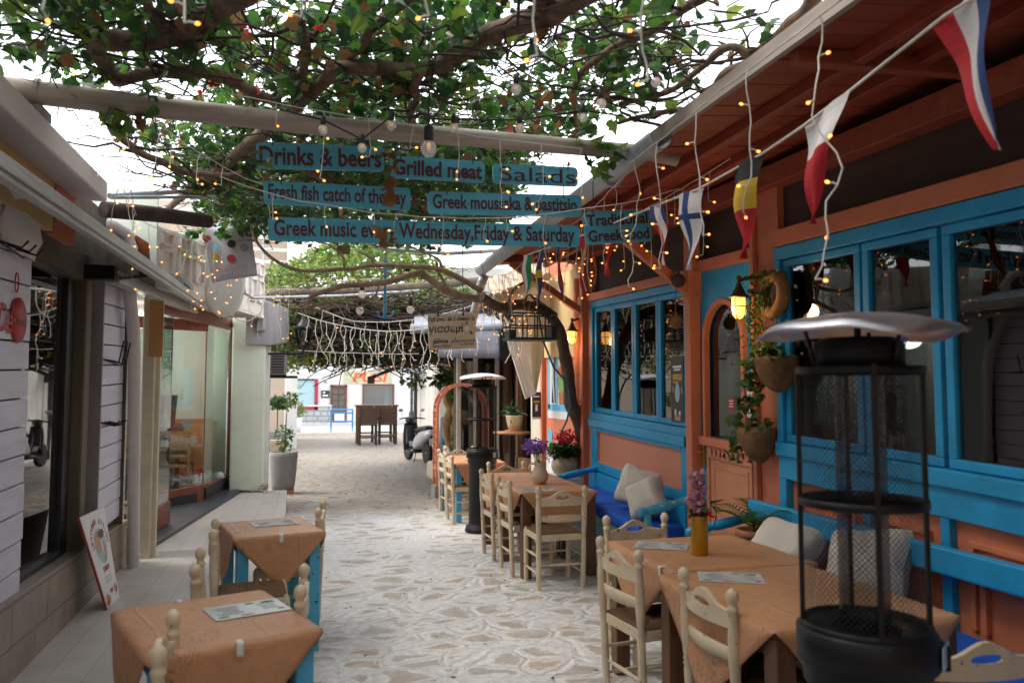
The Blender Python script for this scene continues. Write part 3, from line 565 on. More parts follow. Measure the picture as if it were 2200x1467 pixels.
b = MB(); b.box((-2.35,-1.4,5.0),(1.1,11.2,3.4)); us = sp('upper_storey', b, M['white'])  # out of view, put in to block light; white like the facade reflected opposite
# shop name: script and red disc on the boards
b = MB(); c0 = onx(42, 697, -1.594); b.lathe([(.001,.0),(.128,0),(.128,.004),(.001,.004)], 32, (-1.595, 4.99, 2.035), Euler((0, math.pi/2, 0)).to_matrix()); disc = sp('logo_disc', b, M['redprint'])
text('De', .22, M['redprint'], sh, FACEL((-1.588, 4.77, 2.02)), .8, .002, shear=.25, name='shop_lettering')
text('Rozon', .085, pm('disc_script', (.30,.10,.09), .6, .1, 8, 0), sh, FACEL((-1.588, 4.99, 2.03)), .9, .001, shear=.3, name='shop_lettering')
b = MB(); b.tube([(-1.59,4.93+.028*math.sin(a)*(1 if a < math.pi else 1), 2.24-.055*math.cos(a)) for a in [i*math.pi/6 for i in range(13)]], .004, 5); sp('logo_leaf', b, M['redprint'])
# awning bar with folded arm box, wall hooks
aw = thing('shop_awning', 'long grey folded awning front bar slanting over the boarded shop', 'awning', (-1.2, 6.6, 2.5))
b = MB(); p0, p1 = Vector((-1.2, 2.6, 2.49)), Vector((-1.205, 9.75, 2.62))
b.hexa([p0+Vector((-.03,0,-.035)), p0+Vector((.035,0,-.045)), p1+Vector((.035,0,-.045)), p1+Vector((-.03,0,-.035)), p0+Vector((-.045,0,.05)), p0+Vector((.02,0,.065)), p1+Vector((.02,0,.065)), p1+Vector((-.045,0,.05))]); b.bar(p0+Vector((.04,0,.0)), p1+Vector((.04,0,.0)), .012, .03); b.build('front_bar', M['alu'], aw, world=True, bevel=.008)
b = MB(); q0, q1 = onx(240, 598, -1.42), onx(415, 668, -1.36); b.bar(q0, q1, .11, .06); b.bar(q0+Vector((.03,0,.045)), q1+Vector((.02,0,.04)), .03, .03); b.build('folded_arm', M['alu'], aw, world=True, bevel=.006)
b = MB(); b.box(q0+Vector((-.06,-.06,.03)), (.2,.1,.1)); b.bar(q0+Vector((.05,0,.0)), p0+Vector((0,4.2,.08)), .02, .02); b.build('bracket', M['black'], aw, world=True)
b = MB(); b.hexa([(-1.55,2.6,2.74),(-1.2,2.6,2.55),(-1.2,9.7,2.68),(-1.55,9.7,2.80),(-1.55,2.6,2.75),(-1.2,2.6,2.56),(-1.2,9.7,2.69),(-1.55,9.7,2.81)]); b.build('fabric', M['awn_grey'], aw, world=True)
for y, z, big in ((7.0,1.82,1),(6.95,1.33,0),(4.75,2.42,0)):
    b = MB(); x = -1.575; L_ = .55 if big else .42
    b.tube([(x,y-.2,zl(y,z)+.02),(x,y+L_-.2,zl(y,z)-.01)], .007, 6)
    for k in range(3): b.tube([(x,y-.15+.12*k,zl(y,z)+.02),(x+.10,y-.13+.12*k,zl(y,z)-.01),(x+.13,y-.12+.12*k,zl(y,z)+.03+.14*big)], .006, 6)
    o = b.build('wall_hook_rail', M['black']); tag(o, ['tall twin hook rail of black wire on the boards beside the downpipe','short black wire hook rail on the boards, lower of two','black wire rail above the shop name'][[1.82,1.33,2.42].index(z)], 'hook rail', 'wire hook rails on the shop boards')
# downpipe
b = MB(); dp = [(-1.75,6.9,2.98),(-1.60,7.05,3.0),(-1.53,7.22,2.97),(-1.50,7.3,2.86),(-1.50,7.3,2.5),(-1.5,7.33,2.42),(-1.5,7.48,2.2),(-1.5,7.56,2.0),(-1.49,7.62,1.0),(-1.48,7.68,.03)]
b.tube(dp, .052, 14); b.tube([(-1.492,7.60,1.1),(-1.492,7.60,1.06)], .058, 14); b.tube([(-1.48,7.67,.22),(-1.48,7.67,.18)], .058, 14)
o = b.build('downpipe', pm('pink_white_pvc', (.62,.57,.56), .45, .08, 3, .1, 20, dirt=(.40,.30,.24), dirt_t=.62, dirt_s=4)); tag(o, 'white rain downpipe with swan neck between the two western shops', 'downpipe')
b = MB(); b.tube([(-1.50,7.42,2.98),(-1.44,7.48,2.92),(-1.43,7.5,2.75),(-1.45,7.5,2.66)], [.02,.05,.05,.015], 9); o = b.build('rusty_foam', pm('rust_foam', (.22,.06,.02), .95, .4, 12, 1, 40)); tag(o, 'lump of rusty brown foam behind the top of the downpipe', 'foam lump')
# ================================================================ shoe shop on the west side
ss = thing('shoe_shop', 'shoe shop with red-brown framed glass, pale green pillar and cream panelled parapet', 'shop', (-1.2, 10.5, 0))
def s2(name, mb, mat, parent=None, **kw): return mb.build(name, mat, parent or ss, world=True, **kw)
b = MB(); b.box((-.86,12.15,1.5),(.46,.5,2.5)); s2('pillar', b, M['greenw'], bevel=.03, seg=3)
b = MB(); b.box((-.62,12.42,1.5),(.06,.3,2.6)); s2('corner_strip', b, M['white'], bevel=.01)
b = MB(); b.box((-1.46,8.08,1.28),(.11,.22,2.5)); b.box((-1.39,8.06,1.2),(.05,.06,2.4)); b.box((-1.52,8.2,1.2),(.05,.08,2.4)); jm = s2('door_jamb', b, M['cream_frame'], bevel=.012)
b = MB(); b.box((-1.395,7.955,2.22),(.12,.04,.52)); s2('patch_board', b, pm('orange_ply', (.50,.26,.10), .7, .15, 4, .2, 20), parent=jm)
Pn = [(-1.58,8.95,.13),(-1.50,9.5,.13)]; Pf = [(-1.78,10.62,.16),(-1.33,11.05,.2),(-1.13,12.5,.24)]
def gl(p, q, z0, z1, name='pane', mat='glass_shop', t=.012, par=None):
    m_ = MB(); m_.bar((p[0],p[1],(z0+z1)/2),(q[0],q[1],(z0+z1)/2), t, z1-z0); return s2(name, m_, M[mat], parent=par)
base = MB(); base.bar((Pf[0][0],Pf[0][1],.30),(Pf[1][0],Pf[1][1],.33), .06, .24); wf = s2('display_frame', base, M['brownfr'], bevel=.008)
for p, q in ((Pn[0],Pn[1]),(Pf[1],Pf[2]),((-2.3,9.4),(-1.5,9.5))): base = MB(); base.bar((p[0],p[1],.30),(q[0],q[1],.33), .06, .24); s2('sill_board', base, M['brownfr'], parent=wf, bevel=.008)
b = MB(); p, q = Vector((*Pf[1][:2],.34)), Vector((*Pf[2][:2],.38)); b.bar(p+Vector((.035,-.02,0)), q+Vector((.035,0,0)), .02, .14); p, q = Vector((*Pf[0][:2],.27)), Vector((*Pf[1][:2],.29)); b.bar(p+Vector((.02,-.035,0)), q+Vector((-.06,-.09,0)), .02, .12); s2('vent', b, M['frame_dk'], parent=wf)
gl(Pn[0], Pn[1], .42, 2.5, par=wf); gl(Pf[0], Pf[1], .42, 2.45, par=wf); gl(Pf[1], Pf[2], .45, 2.5, par=wf); gl((-2.3,9.4),(-1.5,9.5), .42, 2.5, par=wf)
b = MB(); b.bar((Pf[1][0],Pf[1][1],.42),(Pf[1][0],Pf[1][1],2.5),.018,.018); b.bar((-1.5,9.5,.42),(-1.5,9.5,2.5),.014,.014); b.bar((-1.56,8.6,2.53),(-1.13,12.4,2.63),.10,.16); b.bar((-2.2,10.3,2.48),(-1.33,11.05,2.50),.08,.14); b.bar((-1.13,12.42,.4),(-1.13,12.42,2.6),.07,.07); s2('top_frame', b, M['brownfr'], parent=wf, bevel=.006)
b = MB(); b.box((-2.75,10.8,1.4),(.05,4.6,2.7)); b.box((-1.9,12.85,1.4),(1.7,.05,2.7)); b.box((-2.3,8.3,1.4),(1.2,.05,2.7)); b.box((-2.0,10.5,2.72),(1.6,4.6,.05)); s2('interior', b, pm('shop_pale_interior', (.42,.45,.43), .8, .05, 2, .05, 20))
b = MB(); b.sheet(lambda u, v: Vector((-1.32-.75*math.sin(u*1.5), 12.62-1.5*u*u-.1, .5+v*(.72-.12*u))), 14, 1); b.box((-2.0,12.6,.87),(1.2,.1,.74)); s2('wood_panel', b, M['int_wood'], solid=.02)
b = MB(); b.box((-1.72,11.9,.42),(.9,1.5,.04)); b.box((-2.1,9.3,.40),(1.0,1.0,.04)); s2('display_floor', b, M['int_wood'])
b = MB(); b.box((-1.92,11.62,1.10),(.42,.4,.03)); b.box((-1.72,9.42,1.12),(.2,.3,.03)); s2('display_shelf', b, M['int_wood'])
b = MB(); b.ball((-2.3,11.8,2.05), .03, 8, 6); s2('light_bulb', b, M['spot'])
for p_, e_ in (((-2.2,11.6,2.3), 13), ((-2.2,9.6,2.4), 6)):
    l = bpy.data.lights.new('shop_lamp', 'POINT'); l.energy = e_; l.color = (1,.95,.86); l.shadow_soft_size = .15; lo = bpy.data.objects.new('shop_lamp', l); COL.objects.link(lo); lo.location = p_
def shoe(x, y, z, rz, mat, s=1.0):
    m_ = MB(); T = Matrix.Translation((x,y,z)) @ Matrix.Rotation(rz, 4, 'Z'); c, h = [], []
    m_.lathe([(.001,.012),(.036,.014),(.042,.03),(.036,.055),(.022,.075),(.001,.085)], 12, T @ Vector((0,.09*s,0)), Matrix.Rotation(rz,3,'Z'), sx=1*s, sy=2.1*s)
    m_.lathe([(.032,.012),(.036,.05),(.033,.09),(.03,.105)], 12, T @ Vector((0,-.06*s,0)), Matrix.Rotation(rz,3,'Z'), sx=s, sy=1.3*s)
    m_.box(T @ Vector((0,.03*s,.007)), (.08*s,.28*s,.014), rz); return tag(m_.build('shoe', mat), 'x', 'shoe', 'shoes in the shoe shop window')
sm = [pm('shoe_white', (.55,.56,.6), .4, .1, 8, .1, 60), M['darkprint'], pm('shoe_brown', (.18,.08,.04), .45, .2, 8, .1, 60), pm('shoe_navy', (.04,.06,.14), .45, .2, 8, .1, 60), pm('shoe_wine', (.16,.02,.04), .45, .2, 8, .1, 60)]
for i, (x, y, m_, lb) in enumerate([(-1.36,11.55,0,'white trainer at the glass corner of the shoe window'),(-1.30,11.85,0,'white trainer beside the far end of the shoe window'),(-1.42,11.35,0,'white shoe just behind the corner pane seam'),(-1.58,11.25,1,'black shoe behind the front pane of the shoe window'),(-1.62,11.75,2,'brown shoe in the middle of the shoe display floor'),(-1.82,11.4,3,'navy shoe low on the shoe display floor'),(-1.55,12.0,4,'wine red shoe in front of the wooden panel'),(-1.9,11.75,1,'black shoe under the boots'),(-1.72,11.1,2,'brown shoe next to the recess side of the shoe window')]):
    o = shoe(x, y, .445, R(random.uniform(-70,-20)), sm[m_]); o['label'] = lb
for i, (x, y, lb, m_) in enumerate([(-1.82,11.58,'tall black boot on the raised shelf, closer to the glass seam',M['darkprint']),(-1.98,11.66,'tall black boot standing behind its pair on the shelf',M['darkprint']),(-1.70,9.40,'tall tan boot in the narrow near display','tan')]):
    mt = pm('boot_tan', (.42,.20,.07), .5, .2, 8, .2, 40) if m_ == 'tan' else m_; z = 1.118 if i < 2 else 1.138
    b = MB(); b.lathe([(.058,.05),(.055,.12),(.062,.25),(.075,.40),(.078,.48)], 14, (x,y,z)); b.lathe([(.001,.0),(.05,.0),(.05,.03),(.045,.07),(.03,.095),(.001,.1)], 12, (x+.08,y-.02,z), sx=1.9); b.box((x+.04,y-.01,z+.006),(.24,.09,.012)); o = b.build('boot', mt); tag(o, lb, 'boot', 'boots in the shoe shop window')
# parapet with recessed cream panels, soffit
A, B = Vector((-1.40,7.75,2.62)), Vector((-.66,11.75,2.70)); At, Bt = Vector((-1.40,7.75,3.16)), Vector((-.66,11.75,3.50)); nrm = Vector((B.y-A.y, -(B.x-A.x), 0)).normalized()
def pq(u, v, o=0): return (A.lerp(B, u)).lerp(At.lerp(Bt, u), v) + nrm*o
b = MB(); b.hexa([pq(0,0,-.25), pq(0,0), pq(1,0), pq(1,0,-.25), pq(0,1,-.25), pq(0,1), pq(1,1), pq(1,1,-.25)]); par = s2('parapet', b, M['panelw'], bevel=.012)
rects = [(u, u+.075, v0, v1) for u in (.03,.145,.26,.37,.80,.90) for v0, v1 in ((.22,.62),(.70,.92))]
for u0, u1, v0, v1 in rects:
    b = MB()
    for a in ((u0,u1,v0,v0+.025),(u0,u1,v1-.025,v1),(u0,u0+.007,v0,v1),(u1-.007,u1,v0,v1)): b.hexa([pq(a[0],a[2],.0), pq(a[1],a[2],.0), pq(a[1],a[2],.035), pq(a[0],a[2],.035), pq(a[0],a[3],.0), pq(a[1],a[3],.0), pq(a[1],a[3],.035), pq(a[0],a[3],.035)])
    s2('panel_moulding', b, M['pinkwhite'], parent=par)
b = MB(); b.hexa([(-2.6,7.75,2.60),(-1.40,7.75,2.60),(-.66,11.75,2.68),(-2.6,11.75,2.68),(-2.6,7.75,2.62),(-1.40,7.75,2.62),(-.66,11.75,2.70),(-2.6,11.75,2.70)]); s2('soffit', b, M['pinkwhite'])
b = MB(); b.box((-1.62,7.72,3.0),(.50,.06,.9)); s2('side_wall', b, M['greenw'])
b = MB(); b.hexa([pq(1,-.25,-.1), pq(1,-.25), pq(1.14,-.25), pq(1.14,-.25,-.1), pq(1,.0,-.1), pq(1,.0), pq(1.14,.0), pq(1.14,.0,-.1)]); b.hexa([(-.9,11.76,2.3),(-.55,11.9,2.3),(-.35,13.5,2.45),(-.9,13.5,2.45),(-.9,11.76,2.95),(-.6,11.9,2.95),(-.35,13.5,3.0),(-.9,13.5,3.0)]); s2('canopy_box', b, pm('grey_canopy', (.30,.29,.29), .7, .1, 3, .2, 20), bevel=.02)
# ================================================================ far side of the street
YF = 41.0
fh = thing('street_house', 'white single-storey shop house across the far street with grille window and painted sign', 'house', (2, YF, 0))
def f2(name, mb, mat, parent=None, **kw): return mb.build(name, mat, parent or fh, world=True, **kw)
b = MB(); b.box((4,YF+2,2.3),(40,4,4.6)); f2('wall', b, pm('bright_white_wall', (.70,.70,.72), .8, .05, 1, .2, 10))
b = MB(); b.box((3.2,YF-.02,1.7),(4.3,.05,3.0)); f2('rose_wall', b, pm('rose_wall', (.70,.63,.62), .8, .05, 1, .2, 10))
b = MB(); b.box((-4.4,YF-.06,.5),(10.9,.12,.92)); f2('stone_dado', b, M['stone_dado'])
b = MB(); b.box((-4.4,YF-.09,.99),(10.9,.18,.06)); b.box((-9,YF-.09,2.55),(10,.16,.10)); f2('dado_cap', b, M['white'])
b = MB(); x0, x1, z0, z1 = -2.6, .36, .78, 2.32
for c, s_ in (((x1-.08,YF-.08,(z0+z1)/2),(.17,.12,z1-z0)), (((x0+x1)/2,YF-.08,z0+.07),(x1-x0,.12,.14))): b.box(c, s_)
wn_ = f2('shop_window', b, pm('red_window_frame', (.34,.03,.045), .5, .1, 4, .1, 20), bevel=.01)
b = MB(); b.box(((x0+x1)/2-.08,YF-.08,z1-.04),(x1-x0,.1,.07)); f2('lintel', b, M['frame_dk'], parent=wn_)
b = MB(); b.box(((x0+x1)/2-.08,YF-.05,(z0+z1)/2+.05),(x1-x0-.17,.04,z1-z0-.15)); f2('grille', b, M['grille'], parent=wn_)
b = MB()
for c, s_ in (((1.02,YF-.07,1.02),(.12,.1,2.0)), ((1.72,YF-.07,1.02),(.12,.1,2.0)), ((1.37,YF-.07,1.97),(.82,.1,.10)), ((1.37,YF-.07,.35),(.6,.08,.66)), ((1.37,YF-.07,1.15),(.04,.06,1.6))): b.box(c, s_)
for k in range(4): b.box((1.37,YF-.07,.95+.3*k),(.6,.06,.05))
dr = f2('door', b, M['dkwood'], bevel=.01)
b = MB(); b.box((1.37,YF-.045,1.3),(.6,.01,1.3)); f2('pane', b, M['glass'], parent=dr)
b = MB(); b.box((1.37,YF-.03,1.3),(.6,.01,1.3)); f2('backing', b, M['int_wood'], parent=dr)
b = MB(); b.box((1.42,YF-.12,.42),(.48,.02,.34)); f2('door_poster', b, M['paper'], parent=dr)
b = MB()
for c, s_ in (((2.58,YF-.06,1.45),(.08,.1,1.2)), ((4.1,YF-.06,1.45),(.08,.1,1.2)), ((3.34,YF-.06,2.03),(1.6,.1,.06)), ((3.34,YF-.06,.86),(1.6,.1,.06))): b.box(c, s_)
dw = f2('display_window', b, M['dkwood'], bevel=.01)
b = MB(); b.box((3.34,YF-.05,1.45),(1.5,.01,1.1)); f2('pane', b, M['glass'], parent=dw)
b = MB(); b.box((3.34,YF-.028,1.45),(1.5,.01,1.1)); f2('backing', b, pm('dark_teal_interior', (.05,.08,.09), .7, .6, 2, 0), parent=dw)
b = MB(); b.hexa([(3.62,YF-.048,.9),(3.95,YF-.048,.9),(3.95,YF-.044,.9),(3.62,YF-.044,.9),(3.70,YF-.048,1.9),(3.86,YF-.048,1.9),(3.86,YF-.044,1.9),(3.70,YF-.044,1.9)]); f2('white_dress', b, M['paper'], parent=dw)
b = MB(); b.box((2.8,YF-.06,2.40),(2.4,.05,.66)); sg = f2('painted_sign', b, pm('mossy_sign_ground', (.50,.47,.33), .8, .25, 3, .2, 15, dirt=(.32,.34,.18), dirt_t=.5))
text('PUSI', .56, pm('orange_sign_letters', (.72,.10,.035), .6, .15, 6, 0), sg, FACE((2.92,YF-.10,2.40)), 1, .012, shear=.2, fitw=1.75, fith=.46)
b = MB(); b.box((.72,YF-.04,1.56),(.40,.05,.36)); np_ = f2('name_plate', b, M['darkprint'], bevel=.01)
b = MB(); b.box((.72,YF-.075,1.49),(.28,.012,.07)); b.box((.66,YF-.075,1.64),(.10,.012,.08)); f2('plate_print', b, M['paper'], parent=np_)
b = MB(); b.box((.72,YF-.1,2.18),(.14,.2,.07)); f2('wall_light', b, M['concrete'])
# tall building behind the left roofs
tb = thing('balcony_building', 'tall pale building with white louvred balcony rails behind the shoe shop', 'building', (-2.5, 24.5, 0))
b = MB(); b.box((-4.6,27,3.6),(7.9,5,7.2)); b.build('wall', pm('tan_wall', (.52,.42,.33), .8, .1, 1, .2, 10), tb, world=True)
b = MB(); b.box((-.55,24.2,3.6),(.35,.6,7.2)); b.build('corner_pier', M['white'], tb, world=True, bevel=.02)
b = MB()
for k in range(9): b.box((-2.6,24.1,4.0+.36*k),(4.0,.06,.09))
b.build('balcony_rail', M['white'], tb, world=True)
b = MB()
for x in (-4.5,-3.4,-2.3,-1.4): b.box((x,24.0,5.5),(.05,.05,3.2))
b.build('rail_post', M['galv'], tb, world=True)
# light stone house and dark shop under the grey awning on the east side
gh = thing('stone_house', 'pale grey stone house with pilasters behind the scooter', 'house', (3.6, 17.5, 0))
b = MB(); b.box((5.7,20,2.2),(5.5,5.5,4.4)); b.build('wall', pm('pale_stone_wall', (.50,.48,.44), .85, .12, 1.5, .4, 14, dirt=(.33,.31,.27), dirt_t=.5), gh, world=True)
for x in (3.1,3.75,4.5):
    b = MB(); b.box((x,17.2,1.4),(.24,.16,2.6)); b.box((x,17.18,2.72),(.32,.22,.12)); b.box((x,17.18,.15),(.32,.22,.3)); b.build('pilaster', M['pinkwhite'], gh, world=True, bevel=.015)
b = MB(); b.box((3.42,17.23,1.5),(.42,.04,1.8)); b.box((4.12,17.23,1.5),(.5,.04,1.8)); b.build('window_pane', pm('dusty_pane', (.16,.17,.17), .3, .2, 3, 0), gh, world=True)
b = MB(); b.box((4.6,17.1,2.9),(4.0,.4,.14)); b.build('cornice', M['pinkwhite'], gh, world=True, bevel=.03)
ds = thing('dark_shop', 'dark fronted shop with cream mullions under the grey awning', 'shop', (3, 12.6, 0))
b = MB(); b.box((3.5,12.95,1.42),(2.4,.2,2.84)); b.box((3.25,13.9,1.42),(.2,1.9,2.84)); b.build('wall', M['frame_dk'], ds, world=True)
b = MB()
for x in (2.34,2.62,2.98): b.box((x,12.82,1.3),(.07,.06,2.5))
b.box((2.66,12.82,2.5),(.75,.06,.1)); b.box((2.66,12.82,.3),(.75,.05,.5)); b.build('mullion', M['awn_cream'], ds, world=True, bevel=.008)
b = MB(); b.box((2.48,12.845,1.5),(.24,.01,1.9)); b.box((2.8,12.845,1.5),(.3,.01,1.9)); b.build('pane', M['glass'], ds, world=True)
b = MB(); wb(b, 10.78, 12.85, .0, 2.9, XR+.12, XR+.3, k=False); b.build('side_wall', M['frame_dk'], ds, world=True)
b = MB(); b.box((XR+.1,11.8,1.5),(.01,1.9,2.2)); b.build('side_pane', M['glass'], ds, world=True)
b = MB()
for y in (10.85,11.85,12.75): b.box((XR+.06,y,1.4),(.08,.07,2.6))
b.box((XR+.06,11.8,.35),(.08,1.9,.6)); b.build('side_frame', M['dkwood'], ds, world=True)
b = MB(); wb(b, 10.3, 10.78, 0, 3.0, XR-.06, XR+.2, k=False); b.build('cream_pier', M['awn_cream'], ds, world=True, bevel=.015)
tag(ds, None)

bh = thing('rear_light_block', 'unseen ochre house added behind the viewer to block light', 'house', (0.6, -7.6, 0))  # out of view, added to cut light entering from behind
b = MB(); b.box((.6,-7.8,2.6),(9,.3,5.2)); b.build('wall', M['ochre'], bh, world=True)
b = MB(); b.box((.6,-7.6,1.05),(1.0,.12,2.1)); b.build('door', M['dkwood'], bh, world=True)
# ================================================================ taverna chairs
def lathe_between(mb, a, b, prof, n=12):
    """turned bar: prof = [(fraction, radius)]"""
    a, b = Vector(a), Vector(b); mb.tube([a.lerp(b, f) for f, r in prof], [r for f, r in prof], n); return mb
def crest(mb, w, zb, zt, arch_h, hole, bow, y0, th=.020):
    """curved back rail with arched top edge and an oval hand hole"""
    top = lambda x: zt + arch_h*math.cos(min(1, abs(x)/(w*.36))*math.pi)*.5 + arch_h*.5
    c = Vector((0, (zb+zt+arch_h)/2)) ; angs = [2*math.pi*i/56 for i in range(56)]; out, inn = [], []
    for a in angs:
        dx, dz = math.cos(a), math.sin(a); lo, hi = 0, 1
        for _ in range(26):
            m = (lo+hi)/2; x, z = c.x+dx*m, c.y+dz*m
            if abs(x) <= w/2 and zb <= z <= top(x): lo = m
            else: hi = m
        out.append((c.x+dx*lo, c.y+dz*lo))
        inn.append((c.x+dx*hole[0]*(1+.12*abs(dz)), c.y+.004+dz*hole[1]*(1 if dz > 0 else .75)))
    yb = lambda x: y0 - bow*(1-(2*x/w)**2); n = len(angs)
    for s_ in (1, -1):
        vs = [(x, yb(x)+s_*th/2, z) for x, z in out] + [(x, yb(x)+s_*th/2, z) for x, z in inn]
        fs = [(i, (i+1)%n, n+(i+1)%n, n+i) for i in range(n)]; mb.add(vs, fs if s_ > 0 else [f[::-1] for f in fs])
    for P_ in (out, inn):
        mb.add([(x, yb(x)+th/2, z) for x, z in P_]+[(x, yb(x)-th/2, z) for x, z in P_], [(i, (i+1)%n, n+(i+1)%n, n+i) for i in range(n)])
def make_chair():
    t = thing('taverna_chair', 'x', 'chair', group='cream taverna chairs')
    for s_ in (-1, 1):
        b = MB(); P0, P1 = (s_*.192, -.185, 0), (s_*.205, -.215, .855)
        prof = [(0,.019),(.02,.021),(.15,.021),(.30,.021),(.48,.021),(.50,.017),(.51,.023),(.525,.017),(.535,.023),(.55,.017),(.56,.021),(.68,.025),(.76,.024),(.83,.020),(.885,.018),(.895,.023),(.905,.024),(.915,.018),(.925,.016),(.935,.021),(.955,.026),(.975,.025),(.99,.017),(1,.003)]
        lathe_between(b, P0, P1, prof, 14); b.build('back_post', M['cream'], t)
    for s_ in (-1, 1):
        b = MB(); lathe_between(b, (s_*.195,.185,0), (s_*.195,.185,.465), [(0,.018),(.1,.021),(.5,.022),(.8,.022),(.92,.022),(.97,.016),(1,.008)], 12); b.build('leg', M['cream'], t)
    b = MB(); crest(b, .372, .690, .762, .052, (.062,.020), .028, -.205); b.build('crest_rail', M['cream'], t, bevel=.003)
    b = MB()
    def slat(u, v): x = (u-.5)*.37; return Vector((x, -.198-.028*(1-(2*x/.37)**2), .585+(v-.5)*(.048+.012*math.cos(x*9))))
    b.sheet(slat, 14, 2); b.build('back_slat', M['cream'], t, solid=.016)
    b = MB()
    for z, d in ((.425,.052),):
        b.box((0,-.188,z),(.35,.022,d)); b.box((0,.186,z),(.35,.022,d)); b.box((-.194,0,z),(.022,.34,d)); b.box((.194,0,z),(.022,.34,d))
    b.build('seat_frame', M['cream'], t, bevel=.004)
    b = MB()
    def top(u, v): x, y = (u-.5)*.39, (v-.5)*.375; e = 1-max(abs(u-.5), abs(v-.5))*2; return Vector((x, y, .447+.022*min(1, e*5)**.5 - .012*max(0,1-abs(abs(u-.5)-abs(v-.5))*14)*min(1, e*3)-.010*e))
    b.sheet(top, 30, 30); b.build('rush_seat', M['rush'], t, solid=.012)
    for nm, A_, B_ in (('stretcher',(-.193,-.185,.20),(.193,-.185,.20)), ('stretcher',(-.195,.185,.24),(.195,.185,.24)), ('stretcher',(-.195,-.185,.27),(-.195,.185,.27)), ('stretcher',(.195,-.185,.27),(.195,.185,.27)), ('stretcher',(-.195,-.185,.13),(-.195,.185,.13)), ('stretcher',(.195,-.185,.13),(.195,.185,.13))):
        b = MB(); lathe_between(b, A_, B_, [(0,.008),(.1,.009),(.5,.0125),(.9,.009),(1,.008)], 8); b.build(nm, M['cream'], t)
    return t
chair0 = make_chair()
E_, N_, W_, S_ = -math.pi/2, 0, math.pi/2, math.pi     # the way a sitter would face
CH = [  # back-plane centre, facing, label
 (-.435, 2.845, E_+.05, 'cream chair whose back overlaps the front flap of the big low-left paper-covered table'),
 (-.03, 3.61, W_-.03, 'cream chair on the lane side of the closest blue-legged table'),
 (-.49, 4.03, E_+.07, 'cream chair half hidden just behind the closest blue-legged table'),
 (-.52, 4.96, E_+.08, 'cream chair at the front corner of the further blue-legged table by the terrace'),
 (.075, 5.80, W_-.09, 'cream chair with chipped legs on the lane side of the further terrace table'),
 (1.742, 7.17, E_+.02, 'chipped cream chair facing the jug table, next to its front wooden leg'),
 (1.73, 7.87, E_+.04, 'cream chair facing the jug table, closer to the patio heater'),
 (2.05, 6.43, N_+.02, 'cream chair with its back to the lane at the front end of the jug table'),
 (2.17, 8.86, S_+.02, 'cream chair at the far end of the jug table behind the jug'),
 (1.73, 10.10, E_+.03, 'cream chair nearer us of the two along the light blue legged table past the heater'),
 (1.76, 10.85, E_+.04, 'cream chair further of the two along the light blue legged table past the heater'),
 (2.12, 11.55, S_+.04, 'cream chair at the far end of the light blue legged table'),
 (1.575, 3.94, E_+.12, 'cream chair facing the gold vase table, beside its first place mat'),
 (1.645, 3.12, E_+.02, 'cream chair facing the gold vase table, close to the black heater'),
 (2.04, 4.82, S_+.05, 'cream chair at the far end of the gold vase table in front of the pillows'),
 (2.17, 2.24, N_-.12, 'cream chair cropped by the lower right corner beside the black heater'),
]
for i, (x, y, rz, lb) in enumerate(CH):
    o = chair0 if i == 0 else copy_tree(chair0); off = Matrix.Rotation(rz, 3, 'Z') @ Vector((0, .205, 0)); zz = .02 if x < -.1 else 0
    place(o, (x+off.x, y+off.y, zz), rz, lb)
# ================================================================ tables with tan paper cloths
cloths = {}
def table(cx, cy, wx, wy, rz, leg, lb, clb, drop=.34, h=.745, lw=.07):
    t = thing('taverna_table', lb, 'table', (cx, cy, .0), rz, 'taverna tables')
    b = MB(); b.box((0,0,h-.012),(wx-.01,wy-.01,.024)); b.build('tabletop', leg, t, bevel=.004)
    for sx in (-1,1):
        for sy in (-1,1):
            b = MB(); b.box((sx*(wx/2-.05), sy*(wy/2-.05), (h-.025)/2), (lw,lw,h-.025)); b.build('leg', leg, t, bevel=.006)
    b = MB()
    for s_ in (-1,1): b.box((0,s_*(wy/2-.05),h-.075),(wx-.17,.022,.09)); b.box((s_*(wx/2-.05),0,h-.075),(.022,wy-.17,.09))
    b.build('apron', leg, t, bevel=.003)
    d = drop; cl = MB(); n = 44; ex, ey = wx/2+.004, wy/2+.004
    sd_ = random.random()*50
    def fn(u, v):
        p, q = (u-.5)*2, (v-.5)*2          # rotated square: |x|/X+|y|/Y <= 1
        X, Y = ex*2+.0, ey*2+.0
        X, Y = ex+max(d, ex), ey+max(d, ey)
        x, y = (p+q)/2*X, (p-q)/2*Y
        z = h+.004; r = .010
        ox, oy = abs(x)-ex, abs(y)-ey
        nz_ = noise.noise(Vector((x*4, y*4, sd_)))
        z += .0035*max(0, nz_)
        if ox > 0 and oy <= 0:
            k = min(ox, d*1.08); z -= k; x = math.copysign(ex+.006+.05*k*k/d+.016*nz_*min(1,k*6), x); y *= 1-.03*k/d
        elif oy > 0 and ox <= 0:
            k = min(oy, d*1.08); z -= k; y = math.copysign(ey+.006+.05*k*k/d+.016*nz_*min(1,k*6), y); x *= 1-.03*k/d
        elif ox > 0 and oy > 0:
            z -= min(max(ox, oy), d); x = math.copysign(ex+.006, x); y = math.copysign(ey+.006, y)
        return Vector((x, y, z))
    cl.sheet(fn, n, n)
    T = Matrix.Translation((cx, cy, 0)) @ Matrix.Rotation(rz, 4, 'Z')
    o = cl.build('tablecloth', M['cloth'], None, loc=(0,0,0), solid=.003); o.location = (cx, cy, .0); o.rotation_euler = (0,0,rz); WM[o.name] = T
    tag(o, clb, 'tablecloth', 'tan paper tablecloths')
    return t, T
